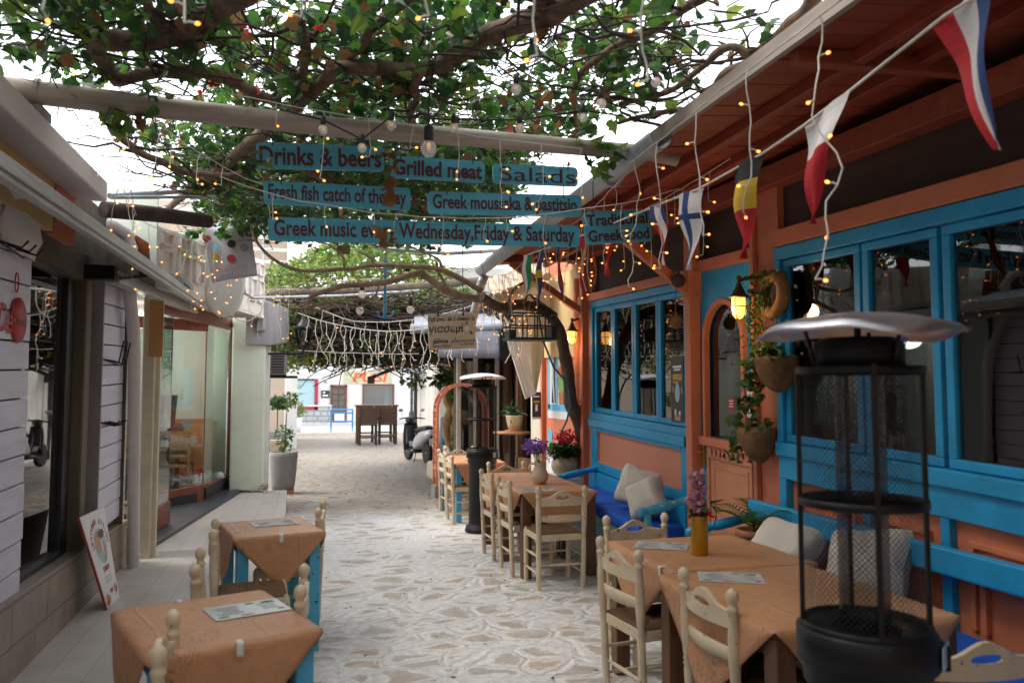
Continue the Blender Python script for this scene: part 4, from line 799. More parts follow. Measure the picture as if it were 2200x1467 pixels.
tA, TA = table(-.355, 3.36, .60, .70, .36, M['blue_t'], 'blue-legged table at the lower left under a tan paper cloth', 'tan paper cloth on the table closest to us by the western terrace')
tB, TB = table(-.245, 5.55, .54, .66, .24, M['blue_t'], 'blue-legged table beside the slate shop step under a tan paper cloth', 'tan paper cloth with a hanging point, on the table beside the shop step')
tC, TC = table(2.17, 7.27, .70, .86, -.01, M['dkwood'], 'brown wooden table with the jug, front half of a joined pair', 'tan paper cloth under the purple flower jug', lw=.085)
tD, TD = table(2.18, 8.17, .70, .86, .0, M['dkwood'], 'brown wooden table joined behind the jug table', 'tan paper cloth on the table half behind the jug', lw=.085)
tE, TE = table(2.10, 10.55, .64, 1.2, .0, M['blue_t'], 'light blue legged table past the far patio heater', 'tan paper cloth on the light blue legged table past the heater')
tF, TF = table(2.15, 4.10, .82, .84, .02, M['dkwood'], 'brown wooden table holding the gold vase', 'tan paper cloth under the gold vase', lw=.085)
tG, TG = table(2.08, 3.16, .84, .96, .03, M['dkwood'], 'brown wooden table behind the big black heater', 'tan paper cloth partly seen through the black heater', lw=.085)
M['menu_paper'] = pm('laminated_menu', (.60,.62,.60), .22, .08, 4, .05, 8)
def menu(x, y, rz, lb, w=.30, h=.21, z=.753):
    t = thing('place_mat', lb, 'place mat', (x, y, z), rz, 'laminated place mats')
    b = MB(); b.box((0,0,.0015),(w,h,.003)); b.build('sheet', M['menu_paper'], t, bevel=.001, seg=1)
    b = MB()
    for k in range(7): b.box((-.07+random.uniform(-.01,.01), .065-.019*k, .0034), (random.uniform(.05,.12), .006, .0006))
    for k in range(5): b.box((.085+random.uniform(-.01,.01), .05-.022*k, .0034), (random.uniform(.04,.09), .006, .0006))
    b.build('print', M['greytext'], t)
    b = MB(); b.ball((.10,.07,.003),(.03,.014,.001),10,4); b.ball((-.11,-.075,.003),(.022,.012,.001),10,4); b.ball((.03,.075,.003),(.02,.012,.001),10,4); b.build('leaf_print', M['green_print'], t)
    b = MB(); b.ball((-.02,-.082,.003),(.03,.010,.001),10,4); b.ball((.12,-.06,.003),(.014,.014,.001),10,4); b.build('flower_print', M['redprint'], t)
    return t
menu(-.235, 3.46, .36, 'place mat on the table closest to us at the lower left'); menu(-.22, 5.66, .24, 'place mat on the table beside the shop step')
menu(1.97, 4.29, -.55, 'place mat on the gold vase table, beyond the vase foot'); menu(1.95, 3.48, -.42, 'place mat on the brown table near the heater chair')
menu(2.02, 7.0, .02, 'place mat beside the jug'); menu(2.08, 10.3, .0, 'place mat on the light blue legged table')
def clip(T, x, y, rz, lb):
    p = T @ Vector((x, y, .752)); a = T.to_euler().z+rz
    b = MB(); b.sheet(lambda u, v: [Vector((-.012+.024*u, -.035+.035*min(1,v*3), .0)), ][0] if v < .33 else Vector((-.012+.024*u, .004, -.05*((v-.33)/.67))), 2, 9)
    o = b.build('tablecloth_clip', M['paper'], None, loc=(0,0,0), solid=.004); o.location = p; o.rotation_euler = (0,0,a); tag(o, lb, 'clip', 'white tablecloth clips')
clip(TA, .0, -.365, math.pi, 'white clip on the front edge of the lower left table'); clip(TB, .0, -.345, math.pi, 'white clip on the front edge of the table by the shop step')
clip(TA, -.05, .365, 0, 'white clip on the back edge of the lower left table'); clip(TC, .03, -.445, math.pi, 'white clip on the jug table above the chair back')
clip(TF, -.425, -.30, math.pi/2, 'white clip on the lane edge between the gold vase place mats'); clip(TE, .0, -.615, math.pi, 'white clip on the light blue legged table')
# ================================================================ flowers
def leaves(mb, pts, size, outline=None, m=None, up=.3, spread=1.0, nrm=None):
    O = outline or LEAF
    for p in pts:
        s_ = size*random.uniform(.55,1.3); cv, cu = random.uniform(.1,.8), random.uniform(-.1,.6); e = Euler((random.gauss(0,.7)*spread+up*0, random.gauss(0,.7)*spread, random.uniform(0,6.3)))
        R3 = e.to_matrix(); nn = len(O); h_ = nn//2
        vs = [Vector(p) + R3 @ Vector((x*s_, y*s_, -cv*abs(x)*s_-cu*s_*y*y)) for x, y in O]
        mb.add(vs, [tuple(range(0, h_+1)), tuple([0]+list(range(h_, nn)))], (random.choice(m) if m else 0))
LEAF = [(0,0),(.26,-.06),(.46,.12),(.36,.36),(.42,.5),(.2,.66),(0,1),(-.2,.66),(-.42,.5),(-.36,.36),(-.46,.12),(-.26,-.06)]
OVAL = [(0,0),(.18,.2),(.24,.45),(.16,.75),(0,1),(-.16,.75),(-.24,.45),(-.18,.2)]
PETAL = [(0,0),(.3,.35),(.25,.8),(0,1),(-.25,.8),(-.3,.35)]
SLIM = [(0,0),(.06,.3),(.05,.7),(0,1),(-.05,.7),(-.06,.3)]
def rp(c, r): 
    while True:
        v = Vector((random.uniform(-1,1), random.uniform(-1,1), random.uniform(-1,1)))
        if v.length < 1: return Vector(c)+Vector((v.x*r[0], v.y*r[1], v.z*r[2]))
# jug with violet statice
j = thing('flower_jug', 'cream and rose glazed jug holding violet statice on the jug table', 'jug', (2.17, 7.50, .752))
b = MB(); b.lathe([(.001,.0),(.055,.0),(.075,.025),(.088,.06),(.085,.095),(.068,.13),(.052,.155),(.050,.185),(.060,.205),(.054,.206),(.044,.185),(.046,.155)], 24); b.build('jug', M['ceramic'], j)
b = MB(); b.tube([(-.052,0,.190),(-.085,.0,.195),(-.105,0,.165),(-.095,0,.12),(-.078,0,.085)], .010, 8); b.build('handle', M['ceramic'], j)
b = MB(); 
for k in range(22):
    a = random.uniform(0,6.3); r = random.uniform(.02,.12); b.tube([(random.uniform(-.03,.03),random.uniform(-.03,.03),.15),(r*.5*math.cos(a)-.02,r*.5*math.sin(a),.27),(r*math.cos(a)-.035,r*math.sin(a),.33+random.uniform(0,.08))], .0022, 4)
b.build('stem', M['leafC'], j)
b = MB(); leaves(b, [rp((-.045,0,.36),(.12,.12,.085)) for _ in range(420)], .028, PETAL, [0]); leaves(b, [rp((.08,0,.29),(.10,.10,.05)) for _ in range(60)], .02, PETAL, [1]); b.build('blossom', [M['leafV'], M['leafK']], j)
b = MB(); leaves(b, [rp((.02,0,.26),(.10,.10,.06)) for _ in range(90)], .045, SLIM, [0]); b.build('foliage', [M['leafC']], j)
# gold vase with pink hyacinth
j = thing('flower_vase', 'gold cylinder vase with a pink hyacinth', 'vase', (2.07, 4.02, .752))
b = MB(); b.lathe([(.044,.0),(.046,.004),(.046,.205),(.044,.21),(.042,.21),(.042,.02)], 28); b.build('vase', M['brass'], j)
b = MB(); leaves(b, [Vector((-.005+.034*math.cos(a)*s_, .034*math.sin(a)*s_, .25+.20*h)) for h in [k/220 for k in range(220)] for a in [h*300] for s_ in [1.15-.55*h]], .034, PETAL, [0]); b.build('blossom', [M['leafK']], j)
b = MB(); b.tube([(0,0,.15),(-.005,0,.44)], .006, 6); b.build('stem', M['leafA'], j)
b = MB(); leaves(b, [rp((0,0,.225),(.06,.06,.03)) for _ in range(60)], .05, OVAL, [0,0,1,2]); leaves(b, [rp((.07,0,.25),(.05,.05,.05)) for _ in range(14)], .07, SLIM, [0]); b.build('foliage', [M['leafB'], M['leafC'], M['leafP']], j)
# cyclamen in a round clay jar
j = thing('cyclamen_pot', 'bulbous sandy clay jar of crimson cyclamen at the foot of the leaning vine', 'flower pot', (2.79, 8.62, .70))
b = MB(); b.lathe([(.001,0),(.09,0),(.13,.04),(.155,.10),(.15,.16),(.12,.205),(.105,.22),(.115,.235),(.10,.235),(.09,.20)], 26); b.build('jar', M['sand'], j)
b = MB(); leaves(b, [rp((0,-.02,.29),(.21,.2,.075)) for _ in range(330)], .075, LEAF, [0,0,1], spread=.7); b.build('foliage', [M['leafB'], M['leafA']], j)
b = MB(); leaves(b, [rp((0,-.03,.435),(.13,.12,.085)) for _ in range(190)], .042, PETAL, [0,1]); b.build('blossom', [M['leafP'], M['leafR']], j)
b = MB(); 
for k in range(14): a = random.uniform(0,6.3); b.tube([(0,0,.22),(.1*math.cos(a),.1*math.sin(a)-.03,.42)], .003, 4)
b.build('stem', M['leafR'], j)
b = MB(); b.hexa([(2.62,8.42,.24),(3.0,8.42,.24),(3.0,9.0,.24),(2.62,9.0,.24),(2.64,8.44,.70),(3.0,8.44,.70),(3.0,8.98,.70),(2.64,8.98,.70)]); o = b.build('plant_stand', M['white'], bevel=.02); tag(o, 'whitewashed block stand carrying the cyclamen jar', 'plant stand')
# ================================================================ patio heaters
def heater(loc, rz, lb, front):
    t = thing('patio_heater', lb, 'patio heater', loc, rz, 'black tube patio heaters')
    b = MB(); b.lathe([(.17,0),(.20,.005),(.205,.03),(.195,.05),(.168,.09),(.160,.11),(.160,.80),(.172,.805),(.172,.86),(.19,.865),(.19,.955),(.172,.965),(.10,.962),(.09,.94)], 40); b.build('base', M['black'], t)
    b = MB(); 
    for s_ in (-1,1): b.lathe([(.02,-.02),(.032,-.018),(.032,.018),(.02,.02)], 14, (s_*.11,.17,.032), Euler((0,math.pi/2,0)).to_matrix())
    b.build('wheel', M['rubber'], t)
    b = MB(); b.lathe([(.07,.95),(.07,1.69)], 28); b.build('glass_tube', M['heaterglass'], t)
    b = MB(); b.lathe([(.163,.96),(.163,1.69)], 48); b.build('wire_guard', M['guard'], t)
    for a in (45,135,225,315):
        b = MB(); c, s_ = math.cos(R(a)), math.sin(R(a)); b.box((.172*c,.172*s_,1.33),(.013,.013,.76), R(a)); b.build('guard_post', M['black'], t)
    for z in (.965,1.315,1.695): b = MB(); b.lathe([(.166,z-.011),(.178,z-.011),(.178,z+.011),(.166,z+.011),(.166,z-.011)], 40); b.build('guard_ring', M['black'], t)
    b = MB(); b.lathe([(.10,1.69),(.125,1.70),(.125,1.775),(.10,1.79)], 30); b.lathe([(.01,1.78),(.01,1.85)], 8)
    for a in (20,140,260): b.tube([(.12*math.cos(R(a)),.12*math.sin(R(a)),1.70),(.15*math.cos(R(a)),.15*math.sin(R(a)),1.815)], .006, 6)
    b.build('burner_head', M['black'], t)
    b = MB(); ph = random.uniform(0,6)
    def dome(u, v):
        a = 2*math.pi*u; r = .285*v; z = 1.862-.055*v**2.2-.012*(v > .985); k = v**3
        z += k*(.010*math.sin(3*a+ph)+.006*math.sin(7*a+1)); r *= 1+.02*k*math.sin(4*a+ph)
        return Vector((r*math.cos(a), r*math.sin(a), z))
    b.sheet(dome, 64, 12); b.build('reflector', M['steel'], t, solid=.003)
    b = MB(); b.box((.11,-.115,.895),(.10,.10,.07), R(45)); b.build('control_box', M['black'], t, bevel=.006)
    b = MB(); b.box((.10,-.175,.905),(.10,.004,.06), R(20)); b.build('sticker', M['blueprint'], t)
    return t
heater((1.985, 9.30, 0), .2, 'tall black tube patio heater with steel hood past the jug table', False)
heater((1.56, 2.02, 0), .35, 'big blurred black patio heater with wire guard in front of the blue windows', True)
# ================================================================ benches, cushions, pillows
bn = thing('blue_bench', 'sky blue bench with pale tiled front under the four-pane window', 'bench', (2.84, 7.1, .2))
b = MB(); b.hexa([(2.66,6.0,.14),(3.0,6.0,.14),(3.0,8.2,.2),(2.70,8.2,.2),(2.62,6.0,.42),(3.0,6.0,.42),(3.0,8.2,.52),(2.66,8.2,.52)]); b.build('base', M['benchtile'], bn, world=True, bevel=.006)
for y, z in ((8.12,.745),(5.92,.70)):
    b = MB(); A_, B_ = Vector((2.52,y,z-.02)), Vector((XR-.05,y,z+.08)); lathe_between(b, A_, B_, [(0,.004),(.01,.028),(.05,.034),(.12,.036),(.16,.024),(.19,.034),(.3,.036),(.5,.038),(.62,.036),(.66,.024),(.70,.034),(.74,.022),(.78,.032),(1,.034)], 14); b.bar((2.60,y,.40),(2.60,y,z-.02),.045,.045); b.build('arm', M['blue_w'] if y < 7 else M['blue'], bn, world=True)
c = MB(); c.hexa([(2.56,6.02,.455),(2.98,6.02,.455),(2.98,7.06,.50),(2.585,7.06,.50),(2.56,6.02,.555),(2.98,6.02,.555),(2.98,7.06,.60),(2.585,7.06,.60)]); o = c.build('seat_cushion', M['cushion'], bevel=.03, seg=4); tag(o, 'cobalt blue seat cushion under the two white pillows', 'cushion', 'cobalt bench cushions')
c = MB(); c.hexa([(2.585,7.07,.50),(2.98,7.07,.50),(2.98,8.05,.545),(2.61,8.05,.545),(2.585,7.07,.60),(2.98,7.07,.60),(2.98,8.05,.645),(2.61,8.05,.645)]); o = c.build('seat_cushion', M['cushion'], bevel=.03, seg=4); tag(o, 'cobalt blue seat cushion beside the jug table, free of pillows', 'cushion', 'cobalt bench cushions')
bn = thing('blue_bench', 'sky blue bench with a thick back beam under the big windows', 'bench', (2.84, 3.2, .1))
b = MB(); b.hexa([(2.62,.8,.12),(3.0,.8,.12),(3.0,5.0,.14),(2.62,5.0,.14),(2.60,.8,.40),(3.0,.8,.40),(3.0,5.0,.42),(2.60,5.0,.42)]); b.build('base', M['blue'], bn, world=True, bevel=.006)
b = MB(); b.bar((2.96,.6,.82),(2.94,4.95,.84),.055,.13); b.build('back_beam', M['blue'], bn, world=True, bevel=.012)
b = MB(); lathe_between(b, (2.44,4.92,.70), (2.98,4.92,.80), [(0,.004),(.01,.028),(.08,.034),(.3,.03),(.34,.022),(.38,.033),(.6,.036),(.8,.03),(.84,.022),(.88,.033),(1,.034)], 14); b.bar((2.56,4.92,.38),(2.56,4.92,.72),.045,.045); b.build('arm', M['blue'], bn, world=True)
c = MB(); c.hexa([(2.55,.9,.425),(2.93,.9,.425),(2.93,4.9,.445),(2.55,4.9,.445),(2.55,.9,.525),(2.93,.9,.525),(2.93,4.9,.545),(2.55,4.9,.545)]); o = c.build('seat_cushion', M['cushion'], bevel=.03, seg=4); tag(o, 'long cobalt blue seat cushion behind the black heater', 'cushion', 'cobalt bench cushions')
def pillow(c, s_, rot, lb, th=.085):
    b = MB(); nn = 22; R3 = Euler(rot).to_matrix(); sd_ = random.random()*40
    def side(sg):
        def fn(u, v):
            a, q = (u-.5)*2, (v-.5)*2; e = max(0, (1-a**4))**.55*max(0, (1-q**4))**.55; pin = 1-.17*(1-abs(a*q))*(max(abs(a),abs(q))**2)-.10*abs(a*q)**3
            cr = .014*noise.noise(Vector((a*2.2, q*2.2, sd_))) + .010*noise.noise(Vector((a*6, q*3, sd_+sg)))*(1-e*.6)
            return Vector(c) + R3 @ Vector((a*s_/2*pin, q*s_/2*pin, sg*(th*e+.003)+cr))
        return fn
    b.sheet(side(1), nn, nn); b.sheet(side(-1), nn, nn); o = b.build('pillow', M['pillow'], sub=1); tag(o, lb, 'pillow', 'off-white linen pillows')
pillow((2.86,6.72,.78), .40, (R(76),R(14),R(-52)), 'off-white pillow leaning on the salmon panel, the one standing behind', .13)
pillow((2.76,6.30,.735), .36, (R(62),R(-24),R(-42)), 'off-white pillow slumped against the worn blue bench arm', .125)
pillow((2.76,4.30,.665), .48, (R(42),R(6),R(-70)), 'off-white pillow lying behind the gold vase table', .12)
pillow((2.80,3.60,.72), .48, (R(60),R(-8),R(-72)), 'large off-white pillow seen through the heater guard', .12)
# ================================================================ wall lamps
def wall_lamp(p, wall, lb, lit=True):
    p, wall = Vector(p), Vector(wall); t = thing('wall_lamp', lb, 'lamp', tuple(p), 0, 'lit bulkhead wall lamps')
    b = MB(); b.lathe([(.001,.0),(.05,.0),(.05,.012),(.035,.02),(.001,.02)], 16, tuple(wall), Euler((0,-math.pi/2,0)).to_matrix()); b.tube([wall, wall.lerp(p+Vector((0,0,.15)),.5)+Vector((0,0,.01)), p+Vector((0,0,.15))], .013, 8); b.build('bracket', M['dkwood'], t, world=True)
    b = MB(); b.lathe([(.001,.185),(.014,.18),(.018,.165),(.010,.155),(.012,.14),(.022,.11),(.035,.085),(.050,.055),(.068,.045),(.070,.035),(.050,.03)], 20); b.build('hood', pm('aged_brass', (.10,.075,.04), .5, .3, 8, .1, 40, metal=.6), t)
    b = MB(); b.lathe([(.048,.032),(.050,.0),(.049,-.04),(.042,-.08),(.028,-.105),(.001,-.115)], 20); b.build('glass', M['lampglow'], t)
    b = MB(); 
    for a in range(4): b.tube([(.052*math.cos(a*math.pi/2+.5),.052*math.sin(a*math.pi/2+.5),.03),(.053*math.cos(a*math.pi/2+.5),.053*math.sin(a*math.pi/2+.5),-.04),(.03*math.cos(a*math.pi/2+.5),.03*math.sin(a*math.pi/2+.5),-.108),(0,0,-.12)], .004, 5)
    b.tube([(.053*math.cos(i*math.pi/10),.053*math.sin(i*math.pi/10),-.03) for i in range(21)], .004, 5); b.build('cage', M['dkwood'], t)
    l = bpy.data.lights.new('lamp_light', 'POINT'); l.energy = 2.2; l.color = (1,.62,.25); l.shadow_soft_size = .06
    lo = bpy.data.objects.new('lamp_light', l); COL.objects.link(lo); lo.parent = t; lo.location = (-.07,0,-.05)
    return t
wall_lamp(ony(1588,650,4.83), (XR-.05, 4.83, 2.42), 'lit brass cage lamp beside the arched door above the trailing plants')
wall_lamp(ony(1229,718,8.50), (XR-.06, 8.50, 2.47), 'lit brass cage lamp on the tavern wall above the leaning vine')
# ================================================================ wall planters on the pier, palm, hung plants
def planter(c, lb, kind, trail, n=120, w=.15):
    t = thing('wall_planter', lb, 'wall planter', c, 0, 'sack planters on the door pier')
    if kind: 
        b = MB(); b.lathe([(.001,-.17),(.03,-.168),(w*.45,-.145),(w*.68,-.10),(w*.9,-.04),(w*.98,.0),(w,.03),(w*.95,.07),(w*.8,.055),(w*.75,.0)], 36, sy=.75); sd_ = c[2]*7; b.v = [(x*(1+.16*noise.noise(Vector((x*14+sd_, y*14, z*5)))), y*(1+.16*noise.noise(Vector((x*14, y*14+sd_, z*5)))), z+.016*noise.noise(Vector((x*18, y*18, sd_)))) for x, y, z in b.v]; b.build('basket', M['sack'], t)
    else:
        b = MB(); b.tube([(0,.12*math.cos(a),.12*math.sin(a)) for a in [i*math.pi/9 for i in range(19)]], .044, 12); b.v = [tuple(Vector(q_)*(1+.12*noise.noise(Vector(q_)*22))) for q_ in b.v]; b.build('basket', pm('coir_ring', (.30,.15,.055), .95, .35, 10, .9, 70), t)
    b = MB(); P_ = [rp((-.05,.03,.09),(.12,.17,.09)) for _ in range(n//2)]
    for tx, ty, L_ in trail: P_ += [Vector((tx+random.gauss(0,.025), ty+random.gauss(0,.03), .05-L_*random.random())) for _ in range(int(n*L_))]
    leaves(b, P_, .055 if kind else .035, LEAF if kind else OVAL, [0,0,1,2]); b.build('foliage', [M['leafA'], M['leafB'], M['leafC']], t)
    b = MB()
    for tx, ty, L_ in trail: b.tube([(tx,ty,.05),(tx-.015,ty+.02,.05-L_*.5),(tx+.01,ty,.05-L_)], .004, 4)
    b.build('stem', M['leafA'], t); return t
planter((2.94,4.84,1.33), 'hessian sack planter lowest on the door pier with broad green leaves', 1, [(-.1,.16,.22)], 120)
planter((2.94,4.60,1.80), 'hessian sack planter half hidden by the heater hood with trailing ivy', 1, [(-.1,.2,.36),(-.08,.13,.28)], 150)
planter((2.96,4.66,2.28), 'round coir ring planter beside the lit door lamp with fine trailing leaves', 0, [(-.06,.10,.66),(-.07,.15,.5),(-.05,.04,.35)], 260)
j = thing('palm_pot', 'small palm in a terracotta pot on the bench end below the door', 'potted palm', (2.86,4.78,.44))
b = MB(); b.lathe([(.001,0),(.08,0),(.11,.24),(.125,.25),(.125,.29),(.10,.29),(.09,.26),(.001,.25)], 20); b.build('pot', M['terrapot'], j)
b = MB(); b2 = MB()
for k in range(13):
    a = random.uniform(0,6.3); L_ = random.uniform(.22,.36); q = [Vector((L_*f*math.cos(a)*.9, L_*f*math.sin(a), .27+L_*1.15*(f-.55*f*f))) for f in [i/10 for i in range(11)]]
    b2.tube(q, .0035, 4)
    for i in range(2,11):
        for s_ in (-1,1):
            d_ = (q[i]-q[i-1]).normalized(); n_ = d_.cross(Vector((0,0,1))).normalized()*s_; e = q[i]+n_*.075+d_*.05; w_ = d_*.009
            b.add([q[i]-w_, q[i]+w_, e], [(0,1,2)])
b.build('frond', M['leafA'], j); b2.build('stem', M['leafC'], j)
# dried gourds hanging by the window
for (px, py, y, r, lb) in ((1457,603,5.74,.052,'dark dried gourd hanging from the post bracket by the arched door'),(1452,692,5.82,.05,'brown round gourd hanging in front of the fourth window pane')):
    p = ony(px, py, y); b = MB(); b.ball(p, (r,r,r*1.1), 16, 10, jit=.15); b.tube([p+Vector((0,0,r)), p+Vector((.0,0,.42))], .003, 5); b.tube([p+Vector((0,0,r*.9)), p+Vector((0.004,0,r*1.5))], .012, 8); o = b.build('hanging_gourd', M['sack'] if py > 650 else M['twig']); tag(o, lb, 'gourd', 'gourds hung on the tavern front')
# notices in the windows
def notice(nm, lb, M4, w, h, mat, extra):
    t = thing(nm, lb, 'notice', tuple(M4.translation)); b = MB(); b.prism([(-w/2,-h/2),(w/2,-h/2),(w/2,h/2),(-w/2,h/2)], M4, .003); b.build('sheet', mat, t, world=True)
    for nm2, m_, rects in extra:
        for (x, y, a, c_) in rects:
            b = MB()
            if a < 0: b.prism([(x-a*math.cos(i*math.pi/12), y+c_*math.sin(i*math.pi/12)) for i in range(24)], M4 @ Matrix.Translation((0,0,.003)), .0008)
            else: b.prism([(x-a/2,y-c_/2),(x+a/2,y-c_/2),(x+a/2,y+c_/2),(x-a/2,y+c_/2)], M4 @ Matrix.Translation((0,0,.003)), .0008)
            b.build(nm2, m_, t, world=True)
    return t
XN = XR-.03
notice('window_notice', 'black product poster with yellow banner and pale oval inside the fourth pane', FACER((XN, 6.22, 1.66)), .24, .56, M['darkprint'], [('banner', M['gold_print'], [(-.0,.10,.17,.055),(-.03,.065,.10,.03)]), ('oval', M['blueprint'], [(0,-.03,-.045,.08)]), ('print', M['paper'], [(-.0,.19,.16,.02),(.0,.165,.12,.015),(-.04,-.20,.03,.06),(.04,-.21,.03,.05)]), ('food_print', M['skin_print'], [(.0,-.24,.10,.05),(.08,-.01,.02,.05),(-.08,0,.02,.05)])])
t = notice('door_notice', 'small white no-service notice with a red symbol on the door glass', FACER((XR-.03, 5.10, 1.55)), .17, .19, M['paper'], [('symbol', M['redprint'], [(-.045,-.045,-.035,.042)]), ('symbol_centre', M['paper'], [])])
text('ΔΕΝ ΣΕΡΒΙΡ', .034, M['greytext'], t, FACER((XR-.036, 5.10, 1.60)), .8); text('ΟΜΕ ΟΥΖΑ', .022, M['greytext'], t, FACER((XR-.036, 5.075, 1.53)), .8)
notice('door_sticker', 'small red sticker on the arched door glass', FACER((XR-.03, 5.33, 1.545)), .085, .085, M['redprint'], [('print', M['paper'], [(0,.025,.06,.008),(0,.005,.05,.008),(0,-.015,.06,.008)])])
notice('wall_poster', 'narrow dark poster on the cream pier beside the mural', FACE((2.93, 10.27, 1.46)), .12, .36, M['darkprint'], [('banner', M['gold_print'], [(0,.05,.08,.03)]), ('print', M['paper'], [(0,.12,.08,.02),(0,-.03,.03,.09),(0,-.165,.12,.02)])])
# mural painted on the terracotta wall: shuttered window, geranium, basket
mu = thing('wall_mural', 'painted mural of a blue shuttered window with a geranium and a flower basket', 'mural', (XR-.004, 9.7, 1.4))
def mp(nm, mat, polys, o=.0):
    b = MB()
    for P_ in polys: b.prism([(-(y-9.7), z) for y, z in P_], frame((XR-.004-o, 9.7, 0), (0,-1,0), (0,0,1)), .0015)
    b.build(nm, mat, mu, world=True)
rc = lambda y0, y1, z0, z1: [(y1,z0),(y0,z0),(y0,z1),(y1,z1)]
ln = M['blueprint']
mp('painted_shutter', pm('mural_white', (.60,.63,.65), .7, .12, 6, .1, 20), [rc(9.36,10.06,1.48,2.20), rc(9.30,10.12,1.30,1.40), rc(9.25,10.2,.5,.86)])
mp('painted_frame', M['blue_t'], [rc(10.02,10.10,1.42,2.30), rc(9.30,9.36,1.42,2.3), rc(9.68,9.74,1.48,2.2), rc(9.30,10.10,1.40,1.48), rc(9.30,10.10,2.20,2.30)], .0018)
mp('painted_dark_gap', M['darkprint'], [[(9.80,1.50),(9.76,1.50),(9.80,1.85),(9.74,2.18),(9.84,2.18),(9.86,1.85)], [(9.95,1.5),(9.86,1.5),(9.92,1.75)]], .0022)
mp('painted_pot', M['terrapot'], [[(9.62,1.48),(9.44,1.48),(9.42,1.64),(9.64,1.64)]], .0024)
mp('painted_leaves', pm('mural_green', (.20,.40,.14), .7, .3, 14, 0), [[(9.53+.15*math.cos(a)*(1+.15*math.sin(5*a)), 1.76+.13*math.sin(a)) for a in [i*math.pi/9 for i in range(18)]], [(10.02+.09*math.cos(a), .98+.10*math.sin(a)) for a in [i*math.pi/9 for i in range(18)]]], .0028)
mp('painted_blooms', pm('mural_red', (.56,.12,.06), .7, .2, 14, 0), [[(9.53+.14*math.cos(a)*(1+.12*math.sin(7*a)), 1.90+.07*math.sin(a)) for a in [i*math.pi/9 for i in range(18)]]], .0034)
mp('painted_blue_blooms', pm('mural_blue', (.12,.36,.58), .7, .25, 14, 0), [[(10.02+.10*math.cos(a)*(1+.12*math.sin(5*a)), 1.07+.10*math.sin(a)) for a in [i*math.pi/9 for i in range(18)]]], .0034)
mp('painted_basket', M['int_wood'], [[(10.08,.82),(9.96,.82),(9.94,.93),(10.10,.93)]], .0034)
# meter boxes, brown pipe, hose by the lamp
b = MB(); b.box((XR-.06,8.505,2.02),(.09,.13,.34)); b.box((XR-.06,8.505,1.68),(.09,.13,.28)); b.tube([(XR-.06,8.505,2.2),(XR-.06,8.49,2.35)], .02, 8); b.tube([(XR-.06,8.505,1.9),(XR-.06,8.505,1.8)], .02, 8); o = b.build('meter_box', M['concrete'], bevel=.012); tag(o, 'pair of grey junction boxes under the lit lamp on the tavern wall', 'junction box')
b = MB(); b.tube([(XR-.06,8.74,2.95),(XR-.06,8.74,.3)], .045, 12); b.tube([(XR-.06,8.74,1.60),(XR-.06,8.74,1.57)], .05, 12); b.tube([(XR-.06,8.74,1.5),(XR-.05,8.5,1.5),(XR-.05,8.46,1.45)], .008, 6); o = b.build('wall_pipe', M['orange']); tag(o, 'terracotta painted downpipe beside the leaning vine', 'pipe')
b = MB(); b.tube([ony(1156,672,8.2), ony(1168,735,8.2), ony(1190,790,8.25), ony(1212,815,8.3), ony(1222,835,8.3), ony(1226,870,8.35), ony(1217,905,8.4), ony(1205,930,8.5)], .011, 8); o = b.build('hose', M['teal']); tag(o, 'thin blue hose hanging from the lantern cage down to the cyclamen', 'hose')
# ================================================================ pole, signs
b = MB(); P_ = [Vector((-1.9,4.62,3.235)), ony(0,190,4.6), ony(350,232,4.6), ony(700,272,4.6), ony(1050,300,4.6), ony(1400,330,4.6), Vector((2.25,4.6,3.12))]
b.tube(P_, [.066,.064,.060,.056,.052,.048,.046], 16); b.tube([P_[1]+Vector((.17,0,0)), P_[1]+Vector((.19,0,0))], .068, 16)
o = b.build('overhead_pole', M['bamboo']); tag(o, 'long weathered wooden pole carrying the vine across the lane', 'pole')
b = MB(); b.box((-1.52,4.62,3.10),(.28,.16,.05)); o = b.build('pole_block', M['concrete']); tag(o, 'flat packing block under the western end of the overhead pole', 'block')
def board(y, pts, rows, lb, off, r=.025):
    q = [ony(px, py, y) for px, py in pts]   # tl, tr, br, bl
    o_ = q[3]; ex = (q[2]-q[3]); ez = (q[0]-q[3]); w, h = ex.length, ez.length; Mx = frame(o_, ex, ez)
    t = thing('menu_sign', lb, 'sign', tuple(o_), 0, 'blue menu boards hanging under the pole')
    pl_ = []
    for cx, cy, a0 in ((w-r,h-r,0),(r,h-r,90),(r,r,180),(w-r,r,270)):
        pl_ += [(cx+r*math.cos(R(a0+k*22.5)), cy+r*math.sin(R(a0+k*22.5))) for k in range(5)]
    b = MB(); b.prism(pl_, Mx @ Matrix.Translation((0,0,-.018)), .018); b.build('board', M['sign'], t, world=True, bevel=.003)
    for body, fx, fy, size, sx in rows: 
        text(body, size*h, M['maroon'], t, Mx @ Matrix.Translation((w*fx, h*fy, .0012)), 1, off, fitw=w*sx, fith=size*h)
    for f in (.12, .88):
        b = MB(); p = o_+ex*f+ez; b.tube([p-Vector((0,0,.02)), p+Vector((0,0,.20))], .0035, 5); b.build('hanging_wire', M['cable_k'], t, world=True)
YS = 4.80
board(YS, [(551,306),(826,331),(826,368),(551,361)], [('Drinks & beers', .5,.5,.74,.955)], 'blue sign reading Drinks & beers', .003)
board(YS, [(836,334),(1042,352),(1042,393),(838,381)], [('Grilled meat', .5,.5,.74,.94)], 'blue sign reading Grilled meat', .003)
board(YS, [(1060,351),(1243,360),(1242,401),(1060,393)], [('Salads', .52,.5,.74,.90)], 'blue sign reading Salads', 0)
board(YS+.03, [(565,388),(884,410),(882,452),(566,438)], [('Fresh fish catch of the day', .5,.46,.86,.94)], 'blue sign reading Fresh fish catch of the day', .003)
